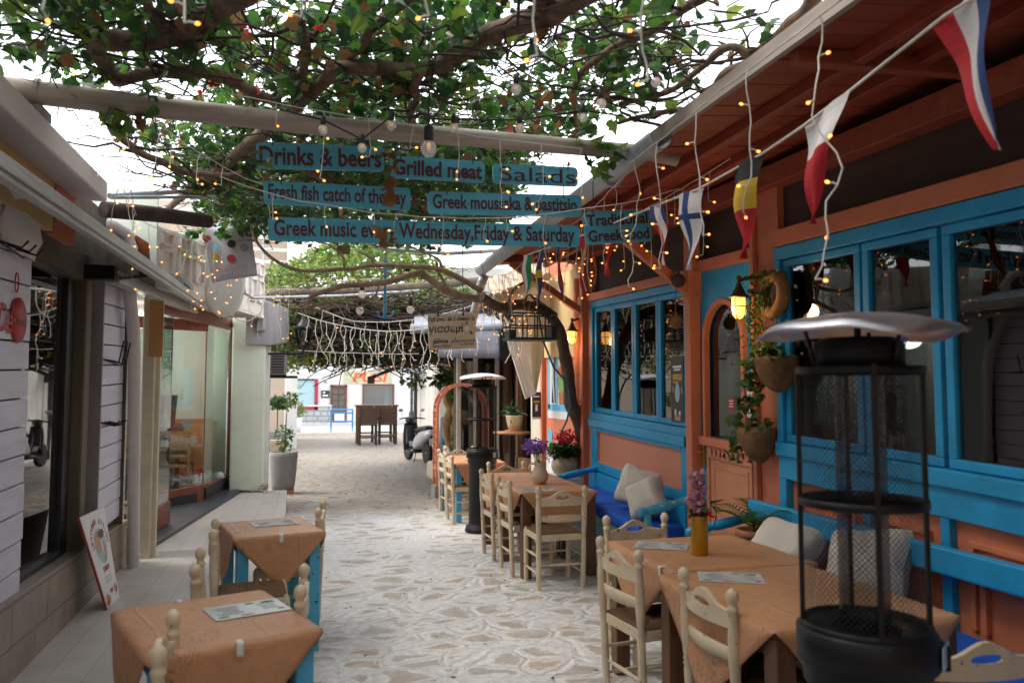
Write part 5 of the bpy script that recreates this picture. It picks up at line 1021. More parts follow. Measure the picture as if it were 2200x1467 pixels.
board(YS+.03, [(919,411),(1250,427),(1250,466),(920,459)], [('Greek moussaka & pastitsio', .5,.46,.84,.94)], 'blue sign reading Greek moussaka & pastitsio', .003)
board(YS+.06, [(575,466),(1247,491),(1246,531),(576,517)], [('Greek music every Wednesday,Friday & Saturday', .5,.46,.90,.965)], 'longest blue sign, lowest of the hanging boards, about Greek music nights', .003)
board(YS+.02, [(1257,456),(1400,451),(1402,517),(1260,526)], [('Traditional', .5,.73,.36,.92),('Greek food', .5,.25,.36,.92)], 'dark blue two-line sign reading Traditional Greek food', .002)
# jasmine tavern board
q = [ony(px, py, 9.0) for px, py in ((917,675),(1020,673),(1023,748),(922,752))]
t = thing('tavern_sign', 'weathered cream board of the jasmine tavern hung on two chains', 'sign', tuple(q[3])); ex, ez = q[2]-q[3], q[0]-q[3]; Mx = frame(q[3], ex, ez); w_, h_ = ex.length, ez.length
b = MB(); b.prism([(.01,0),(w_-.01,0),(w_,.01),(w_,h_-.01),(w_-.01,h_),(.01,h_),(0,h_-.01),(0,.01)], Mx @ Matrix.Translation((0,0,-.02)), .02); b.build('board', pm('aged_sign_board', (.60,.52,.40), .7, .12, 5, .2, 30, dirt=(.30,.24,.17), dirt_t=.55), t, world=True, bevel=.004)
for body, fx, fy, s_, sx, m_ in (('Ταβέρνα - Μεζεδοπωλείο',.5,.84,.135,.82,'darkprint'),('γιασεμί',.37,.57,.30,.95,'darkprint'),('Tavern',.20,.30,.055,.9,'greytext'),('Jasmine',.25,.23,.16,.86,'darkprint'),('Saivan Plazar',.27,.10,.12,.85,'greytext'),('Στέλλα Μαρία Κάλλια',.75,.22,.075,.8,'greytext'),('Τηλ. 2665 91001',.80,.13,.07,.8,'greytext')):
    text(body, s_*h_, M[m_], t, Mx @ Matrix.Translation((w_*fx, h_*fy, .001)), sx, .002, shear=.12)
for cx, cy, a, s_ in ((.72,.58,160,.055),(.80,.66,60,.05),(.87,.50,-50,.06),(.52,.215,200,.035),(.56,.26,80,.03),(.575,.21,-20,.03)):
    b = MB(); b.prism([(w_*cx+s_*(y*math.cos(R(a))-x*math.sin(R(a))), h_*cy+s_*(y*math.sin(R(a))+x*math.cos(R(a)))) for x, y in OVAL], Mx, .001); b.build('leaf_print', M['green_print'], t, world=True)
b = MB(); b.prism([(w_*.82+.03*math.cos(a)*(1+.3*math.sin(5*a)), h_*.56+.03*math.sin(a)*(1+.3*math.sin(5*a))) for a in [i*math.pi/10 for i in range(20)]], Mx @ Matrix.Translation((0,0,.0015)), .001); b.build('flower_print', M['paper'], t, world=True)
for f in (.24,.77):
    b = MB(); p = q[3]+ex*f+ez; b.tube([p, p+Vector((-.01,0,.85))], .005, 6); b.tube([p-Vector((0,.01,.03)), p+Vector((0,0,.06))], .012, 6); b.build('chain', M['cable_k'], t, world=True)
# ================================================================ vine over the lane
def jit(pts, n, a, sd):
    """refine a polyline and add small natural wander"""
    pts = [Vector(p) for p in pts]; out = []
    for i in range(len(pts)-1):
        p0, p1, p2, p3 = pts[max(0,i-1)], pts[i], pts[i+1], pts[min(len(pts)-1,i+2)]
        for k in range(n):
            f = k/n; out.append(.5*((2*p1)+(p2-p0)*f+(2*p0-5*p1+4*p2-p3)*f*f+(3*p1-p0-3*p2+p3)*f**3))
    out.append(pts[-1]); return [p+a*noise.noise_vector(p*5+Vector((sd,0,0))) for p in out]
def taper(n, a, b_): return [a+(b_-a)*i/(n-1) for i in range(n)]
vine = thing('climbing_vine', 'old vine with thick limbs and dense green leaves roofing the lane over the pole', 'vine', (.4, 5.5, 3.3))
def limb(pp, z, r0, r1, par=None, mat='bark', nm='branch'):
    P2 = [onz(px, py, z-.14+(dz if len(p) > 2 else 0)) for p in pp for px, py, dz in [(*p, 0) if len(p) == 2 else p]]; c = jit(P2, 6, .018, r0*99)
    b = MB(); N = len(c); rr = [x*.8*(1+.28*noise.noise(c[i]*9)) for i, x in enumerate(taper(N, r0, r1))]; b.tube(c, rr, 10); b.build(nm, M[mat], par or vine, world=True); return c
BR = []
BR.append(limb([(620,-90),(505,-5),(375,76),(239,88),(208,112),(252,172)], 3.50, .075, .05))
BR.append(limb([(247,172),(310,160),(390,152),(480,165),(545,203),(600,214)], 3.46, .045, .036))
BR.append(limb([(1330,-60),(1228,2),(1177,36),(1075,66),(990,114),(905,151),(768,146),(700,168),(640,230)], 3.50, .072, .045))
BR.append(limb([(905,151),(888,190),(893,215),(880,262),(905,330)], 3.44, .032, .022))
BR.append(limb([(640,30),(655,110),(648,175),(632,235)], 3.52, .04, .03))
BR.append(limb([(600,255),(559,290),(511,330),(445,382),(409,404),(358,453)], 3.46, .062, .04))
BR.append(limb([(222,239),(262,300),(341,346),(419,374),(520,372)], 3.32, .035, .022))
BR.append(limb([(1790,-70),(1743,0),(1689,58),(1641,103),(1614,118),(1552,106),(1450,188),(1330,222)], 3.44, .045, .018))
BR.append(limb([(1637,121),(1552,162),(1518,226),(1440,235),(1330,262)], 3.44, .034, .015))
BR.append(limb([(700,165),(760,120),(800,60),(900,-20)], 3.55, .035, .03))
BR.append(limb([(385,80),(330,40),(320,0)], 3.52, .045, .03))
BR.append(limb([(1180,34),(1150,-10),(1130,-60)], 3.52, .04, .03))
BR.append(limb([(1520,-10),(1400,60),(1290,120),(1235,190),(1240,270)], 3.5, .028, .016))
BR.append(limb([(540,330),(640,360),(780,420),(930,440),(1100,470)], 3.4, .036, .022))
BR.append(limb([(1040,505),(900,450),(760,400),(640,300)], 3.5, .028, .018))
def cx_l(y): # western / eastern edge of the leafy roof at a given distance along the lane
    return -1.75+.0*(y) if y < 4.4 else -1.66+.155*(y-4.4)
def cx_r(y): return 2.25 if y < 3.9 else max(1.66, 2.25-.42*(y-3.9)) if y < 6.5 else 1.9
tw_ = MB()
for k in range(900):
    y = random.uniform(2.9, 9.2); x = random.uniform(cx_l(y)+.1, cx_r(y)-.1); p = Vector((x, y, random.uniform(3.24,3.72))); a = random.uniform(0,6.3); L_ = random.uniform(.3,1.1)
    d_ = Vector((math.cos(a), math.sin(a), random.gauss(0,.10))); pts = [p + d_*L_*f/6 + .09*noise.noise_vector(p*3+d_*f*.7) for f in range(7)]; tw_.tube(pts, taper(7, random.uniform(.003,.008), .0018), 4, cap=False)
for c in BR:
    for k in range(10):
        p = random.choice(c); a = random.uniform(0,6.3); d_ = Vector((math.cos(a), math.sin(a), random.uniform(-.2,.35))); L_ = random.uniform(.3,.8); pts = [p + d_*L_*f/6 + .07*noise.noise_vector(p*3+d_*f*.7)*(f > 0) for f in range(7)]; tw_.tube(pts, taper(7, .011, .003), 5, cap=False)
tw_.build('twigs', M['twig'], vine, world=True)
def inside(p):
    y = p.y; l, r_ = cx_l(y), cx_r(y)
    if not l < p.x < r_: return 0
    e = min(p.x-l, r_-p.x, 9.25-y, 1)
    n1 = noise.noise(Vector((p.x*1.1, p.y*1.1, 3.3))); n2 = noise.noise(Vector((p.x*3.1, p.y*3.1, p.z*3.1+9)))
    gap = 0
    if y < 6.6 and p.x < -.55-.25*max(0, y-5): gap = .55 if y > 4.55 else .0          # open sky above the boarded shop
    if y < 4.9 and p.x > 1.75: gap += .12
    if y < 4.9 and p.x < .1: gap += .16
    return (.36+.75*n1+.60*n2)*min(1, e/.28+.25) - gap
fol = MB(); dry = MB(); cnt = 0
while cnt < 13800:
    y = 2.9+6.3*random.random()**.93; p = Vector((random.uniform(-1.75,2.4), y, 3.29+.55*random.random()**1.1))
    if random.random() < inside(p)*1.9-.12: leaves(fol, [p], .072 if y > 4.6 else .082, LEAF, [0,0,0,1,1,1,2], spread=.95); cnt += 1
leaves(fol, [Vector((2.4-4.1*random.random()**1.8, random.uniform(-6.5,2.4), random.uniform(3.3,3.7))) for _ in range(3000)], .19, LEAF, [0,1])  # oversized leaves added unseen behind the camera to shade the near tavern
for k in range(750):
    y = random.uniform(3.4,9.2); p = Vector((random.uniform(-1.3,2.2), y, random.uniform(3.2,3.6)))
    if inside(p) > .05: leaves(dry, [p], .062, LEAF, [0], spread=1.4)
for px, py in ((820,340),(845,352),(835,375),(828,420),(842,430),(820,505),(835,520),(300,255)):   # hanging dry clusters in front of the boards
    for k in range(5): leaves(dry, [rp(ony(px,py,4.55),(.03,.03,.05))], .06, LEAF, [0], spread=1.6)
for px, py, n_ in ((575,345,4),(420,495,16),(480,500,20),(530,492,10),(1260,300,8),(1290,350,14),(1310,320,10),(230,255,6),(170,200,5),(340,215,6),(265,265,8)):
    yy = 4.5 if px > 300 and py < 480 else (8.6 if py > 480 else 4.6)
    leaves(fol, [rp(ony(px,py,yy),(.09,.1,.06)) for _ in range(n_)], .085, LEAF, [0,1,2])
fol.build('foliage', [M['leafA'], M['leafB'], M['leafC']], vine, world=True); dry.build('dry_leaves', M['leafD'], vine, world=True)
b = MB()
for px, py in ((452,178),(462,182),(552,188),(530,62),(1095,282),(1100,279),(432,203),(1160,65),(690,60),(980,200)): leaves(b, [rp(onz(px,py,3.3),(.012,.012,.02)) for _ in range(5)], .034, PETAL, [0])
b.build('blossom', M['leafR'], vine, world=True)
# vine leaning on the tavern wall and arching over the lane further on
v2 = thing('leaning_vine', 'bare brown vine rising from the tavern wall and arching over the lane behind the signs', 'vine', (2.98, 8.55, .25))
def limb2(pp, r0, r1, nm='branch', mat='bark2', y=8.3, ys=None):
    P2 = [ony(px, py, ys[i] if ys else y) for i, (px, py) in enumerate(pp)]; c = jit(P2, 6, .012, r0*77); b = MB(); b.tube(c, [x*(1+.15*noise.noise(c[i]*8)) for i, x in enumerate(taper(len(c), r0, r1))], 10); b.build(nm, M[mat], v2, world=True); return c
limb2([(1275,1045),(1266,1008),(1245,909),(1226,864),(1221,807),(1212,748),(1197,702),(1168,668),(1120,655),(1074,660),(1035,638)], .085, .05, 'trunk', 'bark', ys=[8.6,8.6,8.55,8.5,8.45,8.4,8.35,8.3,8.2,8.1,8.0])
limb2([(1045,640),(1018,640),(964,627),(936,611),(909,592),(882,592),(814,608),(745,612),(705,625),(668,637),(662,663)], .046, .022)
limb2([(1035,625),(1000,605),(950,581),(895,573),(800,570),(740,578),(636,580),(582,551),(549,513),(535,470)], .032, .012, y=8.25)
limb2([(740,578),(738,555),(715,530),(680,520)], .014, .008, y=8.25); limb2([(805,570),(800,555),(770,540)], .012, .007, y=8.25)
limb2([(950,575),(942,555),(915,545),(860,520)], .016, .008, y=8.25); limb2([(965,626),(945,590),(938,560)], .018, .010, y=8.3)
limb2([(662,660),(700,650),(740,645),(800,640),(815,612)], .018, .010); limb2([(655,668),(690,665),(740,655)], .014, .006)
limb2([(1074,660),(1100,690),(1095,640),(1120,610),(1160,600)], .024, .012, y=8.1)
b = MB()
for k in range(130):
    p = ony(random.uniform(600,1060), random.uniform(560,670), random.uniform(7.9,8.8)); a = random.uniform(0,6.3); d_ = Vector((math.cos(a), .3*math.sin(a), random.gauss(-.05,.3))); L_ = random.uniform(.15,.5); b.tube([p + d_*L_*f/5 + .05*noise.noise_vector(p*4+d_*f) for f in range(6)], taper(6,.004,.0015), 4, cap=False)
b.build('twigs', M['bark2'], v2, world=True)
# dense creeper roof further down, sunlit top and shaded underside put into leaf colours
v3 = thing('creeper_canopy', 'dense rounded creeper canopy further down the lane, sunny above and dark beneath', 'creeper', (1.2, 16, 2.2))
fol = MB(); cnt = 0
def lens(p):
    x, y, z = (p.x-1.0)/2.7, (p.y-16.4)/2.9, p.z
    rr = x*x+y*y; zb = 2.25+1.0*max(0, rr-.25)**1.0+.25*max(0, p.x-1.5); zt = 4.75-1.5*rr+.35*noise.noise(Vector((p.x*1.3,p.y*1.3,0)))
    return rr < 1.05 and zb < z < zt and (z > zt-.5 or z < zb+.35 or y < -.5)
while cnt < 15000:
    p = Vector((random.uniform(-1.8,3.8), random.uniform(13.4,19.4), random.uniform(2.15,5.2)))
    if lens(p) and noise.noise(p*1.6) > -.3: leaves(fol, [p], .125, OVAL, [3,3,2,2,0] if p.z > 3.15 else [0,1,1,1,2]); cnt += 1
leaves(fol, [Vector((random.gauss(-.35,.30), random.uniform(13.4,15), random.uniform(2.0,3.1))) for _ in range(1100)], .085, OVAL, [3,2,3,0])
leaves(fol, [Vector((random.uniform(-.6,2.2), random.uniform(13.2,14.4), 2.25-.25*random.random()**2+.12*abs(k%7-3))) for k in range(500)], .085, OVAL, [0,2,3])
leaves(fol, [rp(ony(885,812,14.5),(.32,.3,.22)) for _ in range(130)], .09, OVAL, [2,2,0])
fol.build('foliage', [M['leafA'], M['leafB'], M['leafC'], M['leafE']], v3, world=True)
b = MB()
for k in range(4800):
    p = Vector((random.uniform(-.3,3.2), random.uniform(13.5,18.6), random.uniform(2.32,3.3))); a = random.uniform(0,6.3); d_ = Vector((math.cos(a), math.sin(a), random.gauss(0,.2))); L_ = random.uniform(.4,1.3); b.tube([p + d_*L_*f/4 + .12*noise.noise_vector(p*2+d_*f) for f in range(5)], taper(5,.017,.008), 4, cap=False)
b.build('twigs', M['twig'], v3, world=True)  # twig tangle packed extra dense and dark so the underside looks shaded
b = MB()
for x in (-.9,.6,2.2,3.4): b.tube([(x,14.0,2.95+.1*x),(x,18.8,3.0+.1*x)], .05, 8)
for y in (13.9,16.2,18.6): b.tube([(-1.4,y,2.85),(3.9,y,3.25)], .05, 8)
for x, y in ((-1.3,18.6),(3.6,18.6),(3.6,14.1)): b.tube([(x,y,0),(x,y,3.2)], .06, 8)
b.build('pergola_frame', M['old_wood'], v3, world=True)
# beams and pipes crossing the lane
def rod(nm, lb, cat, pts, r, mat, grp=None): b = MB(); b.tube(pts, r, 12); o = b.build(nm, M[mat]); tag(o, lb, cat, grp)
rod('log_beam', 'dark log beam poking from the boarded shop under the roof slab', 'beam', [ony(222,450,6.3), ony(330,460,6.6), ony(450,476,6.9)], [.06,.062,.055], 'twig')
rod('roof_pipe', 'upper grey pipe running from the roof slab corner', 'pipe', [ony(236,421,6.0), ony(420,410,7.2), ony(640,398,9)], .02, 'galv', 'grey pipes by the roof slab'); rod('roof_pipe', 'lower grey pipe running from the roof slab corner', 'pipe', [ony(238,424,6.0), ony(430,424,7.0), ony(600,428,8.2)], .014, 'galv', 'grey pipes by the roof slab')
rod('cross_beam', 'dark timber cross beam behind the arching vine', 'beam', [ony(551,630,12.8), ony(800,622,12.8), ony(1060,600,12.8)], .06, 'old_wood'); rod('cross_pipe', 'pale conduit crossing the lane below the timber beam', 'pipe', [ony(520,560,9.6), ony(525,630,9.6), ony(545,640,10), ony(740,635,11.3), ony(900,624,11.5)], .018, 'galv')
rod('awning_pipe', 'grey pipe sagging to the gutter below the long music sign', 'pipe', [ony(780,518,9.4), ony(830,535,9.4), ony(960,545,9.2), ony(1110,536,9.0)], .024, 'galv')
# ================================================================ festoon bulbs
def festoon(lb, cable, bulbs, r=.028):
    t = thing('festoon_string', lb, 'string light', tuple(cable[0]), 0, 'black festoon strings with clear bulbs'); b = MB(); b.tube(cable, .005, 6)
    b.build('cable', M['cable_k'], t, world=True)
    for p, top, k in bulbs:
        rr = r*k; b = MB(); b.ball(p, (rr,rr,rr*1.08), 16, 10); u = b.build('bulb', M['bulbglass'], t, world=True)
        b = MB(); b.lathe([(.013*k,.0),(.017*k,.012),(.017*k,.05*k),(.006,.06*k)], 12, p+Vector((0,0,rr*.95)))
        if top is not None: b.tube([p+Vector((0,0,rr+.05*k)), top], .004, 5)
        b.build('socket', M['cable_k'], u, world=True)
        b = MB(); b.tube([p+Vector((-.004,0,rr*.8)), p+Vector((-.006,0,-.1*rr)), p+Vector((.006,0,-.1*rr)), p+Vector((.004,0,rr*.8))], .0014*k, 4); b.build('filament', M['filament'], u, world=True)
yb_ = 4.15
festoon('festoon string along the pole with seven clear bulbs above the top row of signs', [ony(600,235,yb_), ony(694,258,yb_), ony(778,300,yb_), ony(840,250,yb_), ony(975,258,yb_), ony(1117,258,yb_), ony(1253,238,yb_), ony(1340,250,yb_)], [(ony(px,py,yb_), None, k) for px, py, k in ((694,279,.85),(778,318,.85),(841,270,.9),(975,275,.9),(1117,276,.9),(1253,253,.9))])
festoon('festoon string among the vine limbs with five clear bulbs near the top of the view', [ony(760,40,3.9), ony(844,62,3.9), ony(966,62,3.9), ony(1109,172,3.9), ony(1292,200,3.9), ony(1410,156,3.9), ony(1500,130,3.9)], [(ony(px,py,3.9), None, k) for px, py, k in ((844,88,.95),(966,80,.95),(1109,192,.95),(1292,223,.95),(1409,177,.95))])
festoon('single big clear bulb on a long black flex in front of the Grilled meat sign', [ony(922,200,4.2), ony(921,270,4.2)], [(ony(921,320,4.2), ony(922,250,4.2), 1.55)])
festoon('festoon string with four small bulbs under the arching vine', [ony(740,560,8.6), ony(778,615,8.6), ony(876,575,8.6), ony(773,650,8.6), ony(882,648,8.6), ony(960,600,8.6)], [(ony(px,py,8.6), None, 1.5) for px, py in ((778,632),(876,592),(773,667),(882,665))])
# ================================================================ icicle light strings
tip0 = None
def icicle(lb, pts, sag, step, lmin, lmax, tips=60, wig=.018, r=.0025, led=.0052, stub=.032, lit=1.0):
    pts = [Vector(p) for p in pts]; cab = []
    for i in range(len(pts)-1):
        n = max(2, int((pts[i+1]-pts[i]).length/.12))
        for k in range(n): f = k/n; cab.append(pts[i].lerp(pts[i+1], f)-Vector((0,0,sag*4*f*(1-f)))+.008*noise.noise_vector(pts[i]*9+Vector((k,0,0))))
    cab.append(pts[-1]); t = thing('icicle_lights', lb, 'string light', tuple(pts[0]), 0, 'white-wired icicle light strings')
    b = MB(); b.tube(cab, r*1.15, 5); T_ = []; acc = 0
    for i in range(1, len(cab)):
        acc += (cab[i]-cab[i-1]).length
        if acc < step*random.uniform(.6,1.4): continue
        acc = 0; L_ = random.uniform(lmin, lmax); p = cab[i].copy(); d_ = [p.copy()]; n = max(3, int(L_/.05)); sd = random.random()*99; px_ = p.copy()
        for k in range(1, n+1):
            v = noise.noise_vector(Vector((sd, k*.24, 0)))*1.3+noise.noise_vector(Vector((sd, k*.9, 7)))*.22; px_ = Vector((p.x+v.x*wig*(1.2+k*.16), p.y+v.y*wig*(1.2+k*.16), p.z-L_*k/n+v.z*.03)); d_.append(px_.copy())
            if k % 3 == 0 or k == n:
                a = random.uniform(0,6.3); e = px_+Vector((stub*math.cos(a), stub*math.sin(a)*.6, random.uniform(-.02,.012))); b.tube([px_, px_.lerp(e,.5)+Vector((0,0,.004)), e], r*.95, 4, cap=False); (T_.append((e, (e-px_).normalized())) if random.random() < lit else None)
        b.tube(d_, r, 5, cap=False)
    b.build('wire', M['cable_w'], t, world=True)
    global tip0
    T_.sort(key=lambda q: q[0].length); I = WM[t.name].inverted()
    for e, d_ in T_[:tips]:
        if tip0 is None:
            m_ = MB(); m_.lathe([(.001,-led*.2),(led*.7,0),(led,led),(led*.8,led*1.8),(.001,led*2.3)], 8); o = m_.build('light_tip', M['led'], t); tip0 = o
        else:
            o = tip0.copy(); COL.objects.link(o); o.parent = t
        o.location = I @ e; o.rotation_euler = (I.to_3x3() @ d_).to_track_quat('Z','Y').to_euler()
    if len(T_) > tips:
        m_ = MB()
        for e, d_ in T_[tips:]: m_.ball(e, led*.95, 6, 4)
        m_.build('small_light_tips', M['led'], t, world=True, kind='stuff')
icicle('blurred icicle lights drooping across the very top of the view', [(-1.0,2.55,3.02),(.2,2.5,3.0),(1.3,2.35,2.98)], .02, .26, .12, .42, 50, .02, .004, .0068)
icicle('icicle lights hanging from a wire in front of the pole and top signs', [ony(494,201,4.35), ony(840,262,4.35), ony(1250,320,4.35)], .01, .17, .08, .42, 70)
icicle('icicle lights strung low across the sign boards', [ony(470,380,4.62), ony(700,440,4.62), ony(1000,470,4.62), ony(1255,448,4.62), ony(1460,405,4.5)], .02, .17, .06, .34, 70)
icicle('long icicle lights along the near eave above the big windows', [(1.72,1.9,2.98),(1.78,3.2,3.0),(1.86,4.6,3.03)], .015, .36, .45, .95, 80, .022, .0034, .0062)
icicle('icicle lights along the middle of the eave by the flags', [(1.9,4.6,3.0),(2.02,6.0,2.98),(2.0,7.4,2.96)], .02, .12, .2, .62, 100)
icicle('icicle lights along a purlin inside the eave', [(2.4,4.2,3.02),(2.38,5.8,3.0),(2.3,7.2,2.98)], .02, .13, .15, .55, 80)
icicle('thick tangle of icicle lights at the far end of the eave', [(2.0,7.4,2.92),(1.95,8.3,2.9),(2.3,8.0,2.85),(1.9,8.9,2.8),(2.4,8.5,2.75),(2.05,8.2,2.6)], .05, .045, .1, .55, 100)
icicle('icicle lights tangled over the roof slab corner and log beam', [(-1.45,5.2,3.42),(-1.25,5.9,3.2),(-1.3,6.5,2.95),(-.95,7.0,2.98),(-.75,7.6,3.0)], .05, .11, .15, .62, 100)
icicle('icicle lights running down from the sky gap to the first sign', [ony(51,7,4.0), ony(147,58,4.3), ony(270,200,4.9), ony(430,330,5.4), ony(575,400,5.6)], .02, .16, .1, .4, 60)
icicle('icicle lights in front of the panelled parapet and cloth bag', [(-1.2,7.6,3.15),(-1.05,8.3,3.1),(-.85,8.9,3.1),(-.5,9.8,3.0),(-.3,10.6,3.0)], .05, .14, .2, .75, 100, lit=.6)
icicle('dense curtain of icicle lights over the middle of the lane, behind the blue anchor', [ony(668,655,10.4), ony(715,675,10.3), ony(760,690,10.2), ony(860,690,10), ony(960,672,9.8), ony(1060,640,9.6)], .01, .06, .25, .78, 100, .03, .0042, lit=.16)
icicle('second curtain of icicle lights in front of the creeper shade', [ony(640,672,11.6), ony(740,700,11.6), ony(850,712,11.4), ony(1000,690,11.2)], .02, .075, .25, .62, 100, .035, .0046, lit=.10)
icicle('short icicle lights along the lower rim of the creeper canopy', [ony(640,752,13.2), ony(760,758,13.2), ony(900,760,13.0)], .01, .11, .18, .36, 50, .03, .005, lit=.12)
icicle('icicle lights clipped along the grey roller awning', [ony(935,716,12.3), ony(1010,712,12.3), ony(1075,706,12.3)], .01, .16, .1, .3, 30, .03, .005, lit=.15)
for lb, pts in (('white cable loop sagging below the surfboard', [ony(455,585,9.0), ony(470,640,9.1), ony(500,680,9.2), ony(530,690,9.3), ony(560,670,9.4), ony(572,630,9.5)]), ('tangled white cable coils under the cream awning', [ony(1105,690,9.6), ony(1092,740,9.6), ony(1108,772,9.6), ony(1122,750,9.6), ony(1106,728,9.6), ony(1096,760,9.6), ony(1085,780,9.6)]), ('thin white cable stretched over the lane to the gutter end', [ony(640,610,9.5), ony(800,600,9.3), ony(960,588,9.1), ony(1140,545,8.8)])):
    b = MB(); b.tube(jit(pts, 6, .006, 3), .006, 6); o = b.build('loose_cable', M['cable_w']); tag(o, lb, 'cable')
# ================================================================ bunting
t = thing('flag_bunting', 'cord of pointed national flags under the tavern eave', 'bunting', (1.9, 4.6, 2.75))
XF = 1.9; cord = [onx(px, py, XF) for px, py in ((2200,-70),(2030,34),(1883,150),(1832,191),(1723,273),(1637,331),(1501,406),(1400,446),(1300,487),(1200,525),(1125,550))]
b = MB(); b.tube(cord, .006, 6); b.build('cord', M['cable_w'], t, world=True)
def flag(A_, B_, T_, mats, fn, ph):
    A_, B_, T_ = [onx(px, py, XF) for px, py in (A_, B_, T_)]; b = MB(); n = 14; vs, fs = [], []
    def pt(u, v): p = A_.lerp(B_, u).lerp(T_, v); return p + Vector((.022*math.sin(6*v+ph+2*u)*min(1, v*3)+.015*math.sin(u*5+ph), 0, 0))
    for i in range(n):
        for k in range(n):
            u0, u1, v0, v1 = i/n, (i+1)/n, k/n, (k+1)/n
            b.add([pt(u0,v0), pt(u1,v0), pt(u1,v1), pt(u0,v1)], [(0,1,2,3)], fn((u0+u1)/2, (v0+v1)/2), True)
    b.build('flag', [M['flag_'+c] for c in mats], t, world=True)
flag((2003,55),(2135,-60),(2137,322), 'rwb', lambda u, v: 0 if u < .30 else (1 if u < .68 else 2), 0)
flag((1723,273),(1829,194),(1738,481), 'wr', lambda u, v: 0 if v < .36 else 1, 1)
flag((1570,362),(1640,330),(1592,556), 'kyr', lambda u, v: 0 if v < .24 else (1 if v < .53 else 2), 2)
flag((1457,420),(1506,404),(1481,580), 'wb', lambda u, v: 1 if (.34 < u < .56 or .26 < v < .37) else 0, 3)
flag((1400,446),(1422,438),(1432,570), 'rbw', lambda u, v: (0 if v > .3 else 1) if abs(u-.5) > .12 else 2, 4)
flag((1294,490),(1318,480),(1310,592), 'wr', lambda u, v: 0 if v < .35 else 1, 5)
flag((1243,506),(1262,500),(1255,625), 'rw', lambda u, v: 0 if u < .5 else 1, 6)
flag((1192,528),(1214,519),(1207,645), 'bwr', lambda u, v: 0 if u < .3 else (1 if u < .6 else 2), 7)
flag((1153,545),(1172,535),(1152,655), 'by', lambda u, v: 1 if (.38 < u < .62 or .38 < v < .5) else 0, 8)
flag((1123,552),(1142,547),(1127,652), 'rwg', lambda u, v: 0 if u < .33 else (1 if u < .66 else 2), 9)
# ================================================================ things on the western parapet
t = thing('surfboard', 'white surfboard with rounded tail hung under the cloth bag', 'surfboard', tuple(ony(485,672,9.3)))
c_ = ony(484,575,9.3); fr_ = frame(c_, (.86,.5,0), (0,0,1)); b = MB()
def sb(s_):
    def fn(u, v):
        z = (v-.5)*2; hw = .245*max(0,(1-abs(z)**2.6))**.5; x = (u-.5)*2*hw; th = .030*max(0,1-((u-.5)*2)**4)**.5*max(0,1-abs(z)**3)**.5
        return fr_ @ Vector((x, z*.56, s_*th))
    return fn
b.sheet(sb(1), 16, 26); b.sheet(sb(-1), 16, 26); b.build('board', pm('white_board', (.68,.70,.69), .35, .05, 3, .05, 20), t, world=True)
b = MB(); b.tube([fr_ @ Vector((-.245*max(0,(1-abs(z)**2.6))**.5, z*.56, 0)) for z in [-.99+i*.0495*2 for i in range(21)]], .012, 6); b.build('rail', M['awn_cream'], t, world=True)
q = [ony(px, py, 8.75) for px, py in ((432,486),(537,486),(553,592),(456,607))]; t = thing('cloth_banner', 'grey cotton banner with five round photos and pink lettering hung on the parapet', 'banner', tuple(q[3]))
b = MB(); b.sheet(lambda u, v: q[0].lerp(q[1],u).lerp(q[3].lerp(q[2],u), v)+Vector((0,.03*math.sin(u*7+v*2)*(1-v*.4),0)), 16, 12); b.build('cloth', pm('grey_cotton', (.50,.48,.52), .9, .06, 6, .2, 90), t, world=True, solid=.004)
Mq = frame((q[0]+q[1]+q[2]+q[3])/4-Vector((0,.045,0)), q[2]-q[3], q[0]-q[3])
for x, y, m_ in ((-.12,.06,'blueprint'),(.03,.08,'darkprint'),(.15,.02,'concrete'),(-.15,-.03,'gold_print'),(-.0,-.07,'redprint')):
    b = MB(); b.prism([(x+.042*math.cos(a), y+.042*math.sin(a)) for a in [i*math.pi/10 for i in range(20)]], Mq, .002); b.prism([(x+.022*math.cos(a)+.008, y+.02*math.sin(a)) for a in [i*math.pi/6 for i in range(12)]], Mq @ Matrix.Translation((0,0,.002)), .001); b.build('round_photo', M[m_], t, world=True)
b = MB(); b.prism([(-.20+.04*math.cos(a), .17+.04*math.sin(a)) for a in [i*math.pi/10 for i in range(20)]], Mq, .002); b.build('red_emblem', M['redprint'], t, world=True)
text('MAGNOLIA', .085, pm('faded_pink_print', (.50,.30,.38), .8, .1, 9, 0), t, Mq @ Matrix.Translation((-.03,-.165,.001)), .8)
text('Jewelry', .045, M['greytext'], t, Mq @ Matrix.Translation((-.07,-.235,.001)), .9)
# leaning ear-piercing poster
pt_ = [Vector((-1.50,5.70,.83)), Vector((-1.50,6.24,.83)), Vector((-1.40,6.74,.045)), Vector((-1.40,6.30,.035))]
q = [onx(172,1112,-1.50), onx(224,1088,-1.50), Vector((-1.385,6.70,.085)), Vector((-1.385,6.36,.085))]
t = thing('leaning_poster', 'white board about ear piercing with red edge leaning on the tiled base', 'poster board', tuple(q[3])); n_ = (q[1]-q[0]).cross(q[0]-q[3]).normalized()
if n_.x < 0: n_ = -n_
b = MB(); b.hexa([q[3]-n_*.02, q[2]-n_*.02, q[2], q[3], q[0]-n_*.02, q[1]-n_*.02, q[1], q[0]]); b.build('panel', M['paper'], t, world=True)
b = MB(); b.bar(q[0]-n_*.01, q[3]-n_*.01, .022, .012, n_); b.build('edge', M['redprint'], t, world=True)
def PQ(u, v): return q[3].lerp(q[2],u).lerp(q[0].lerp(q[1],u), v)+n_*.002
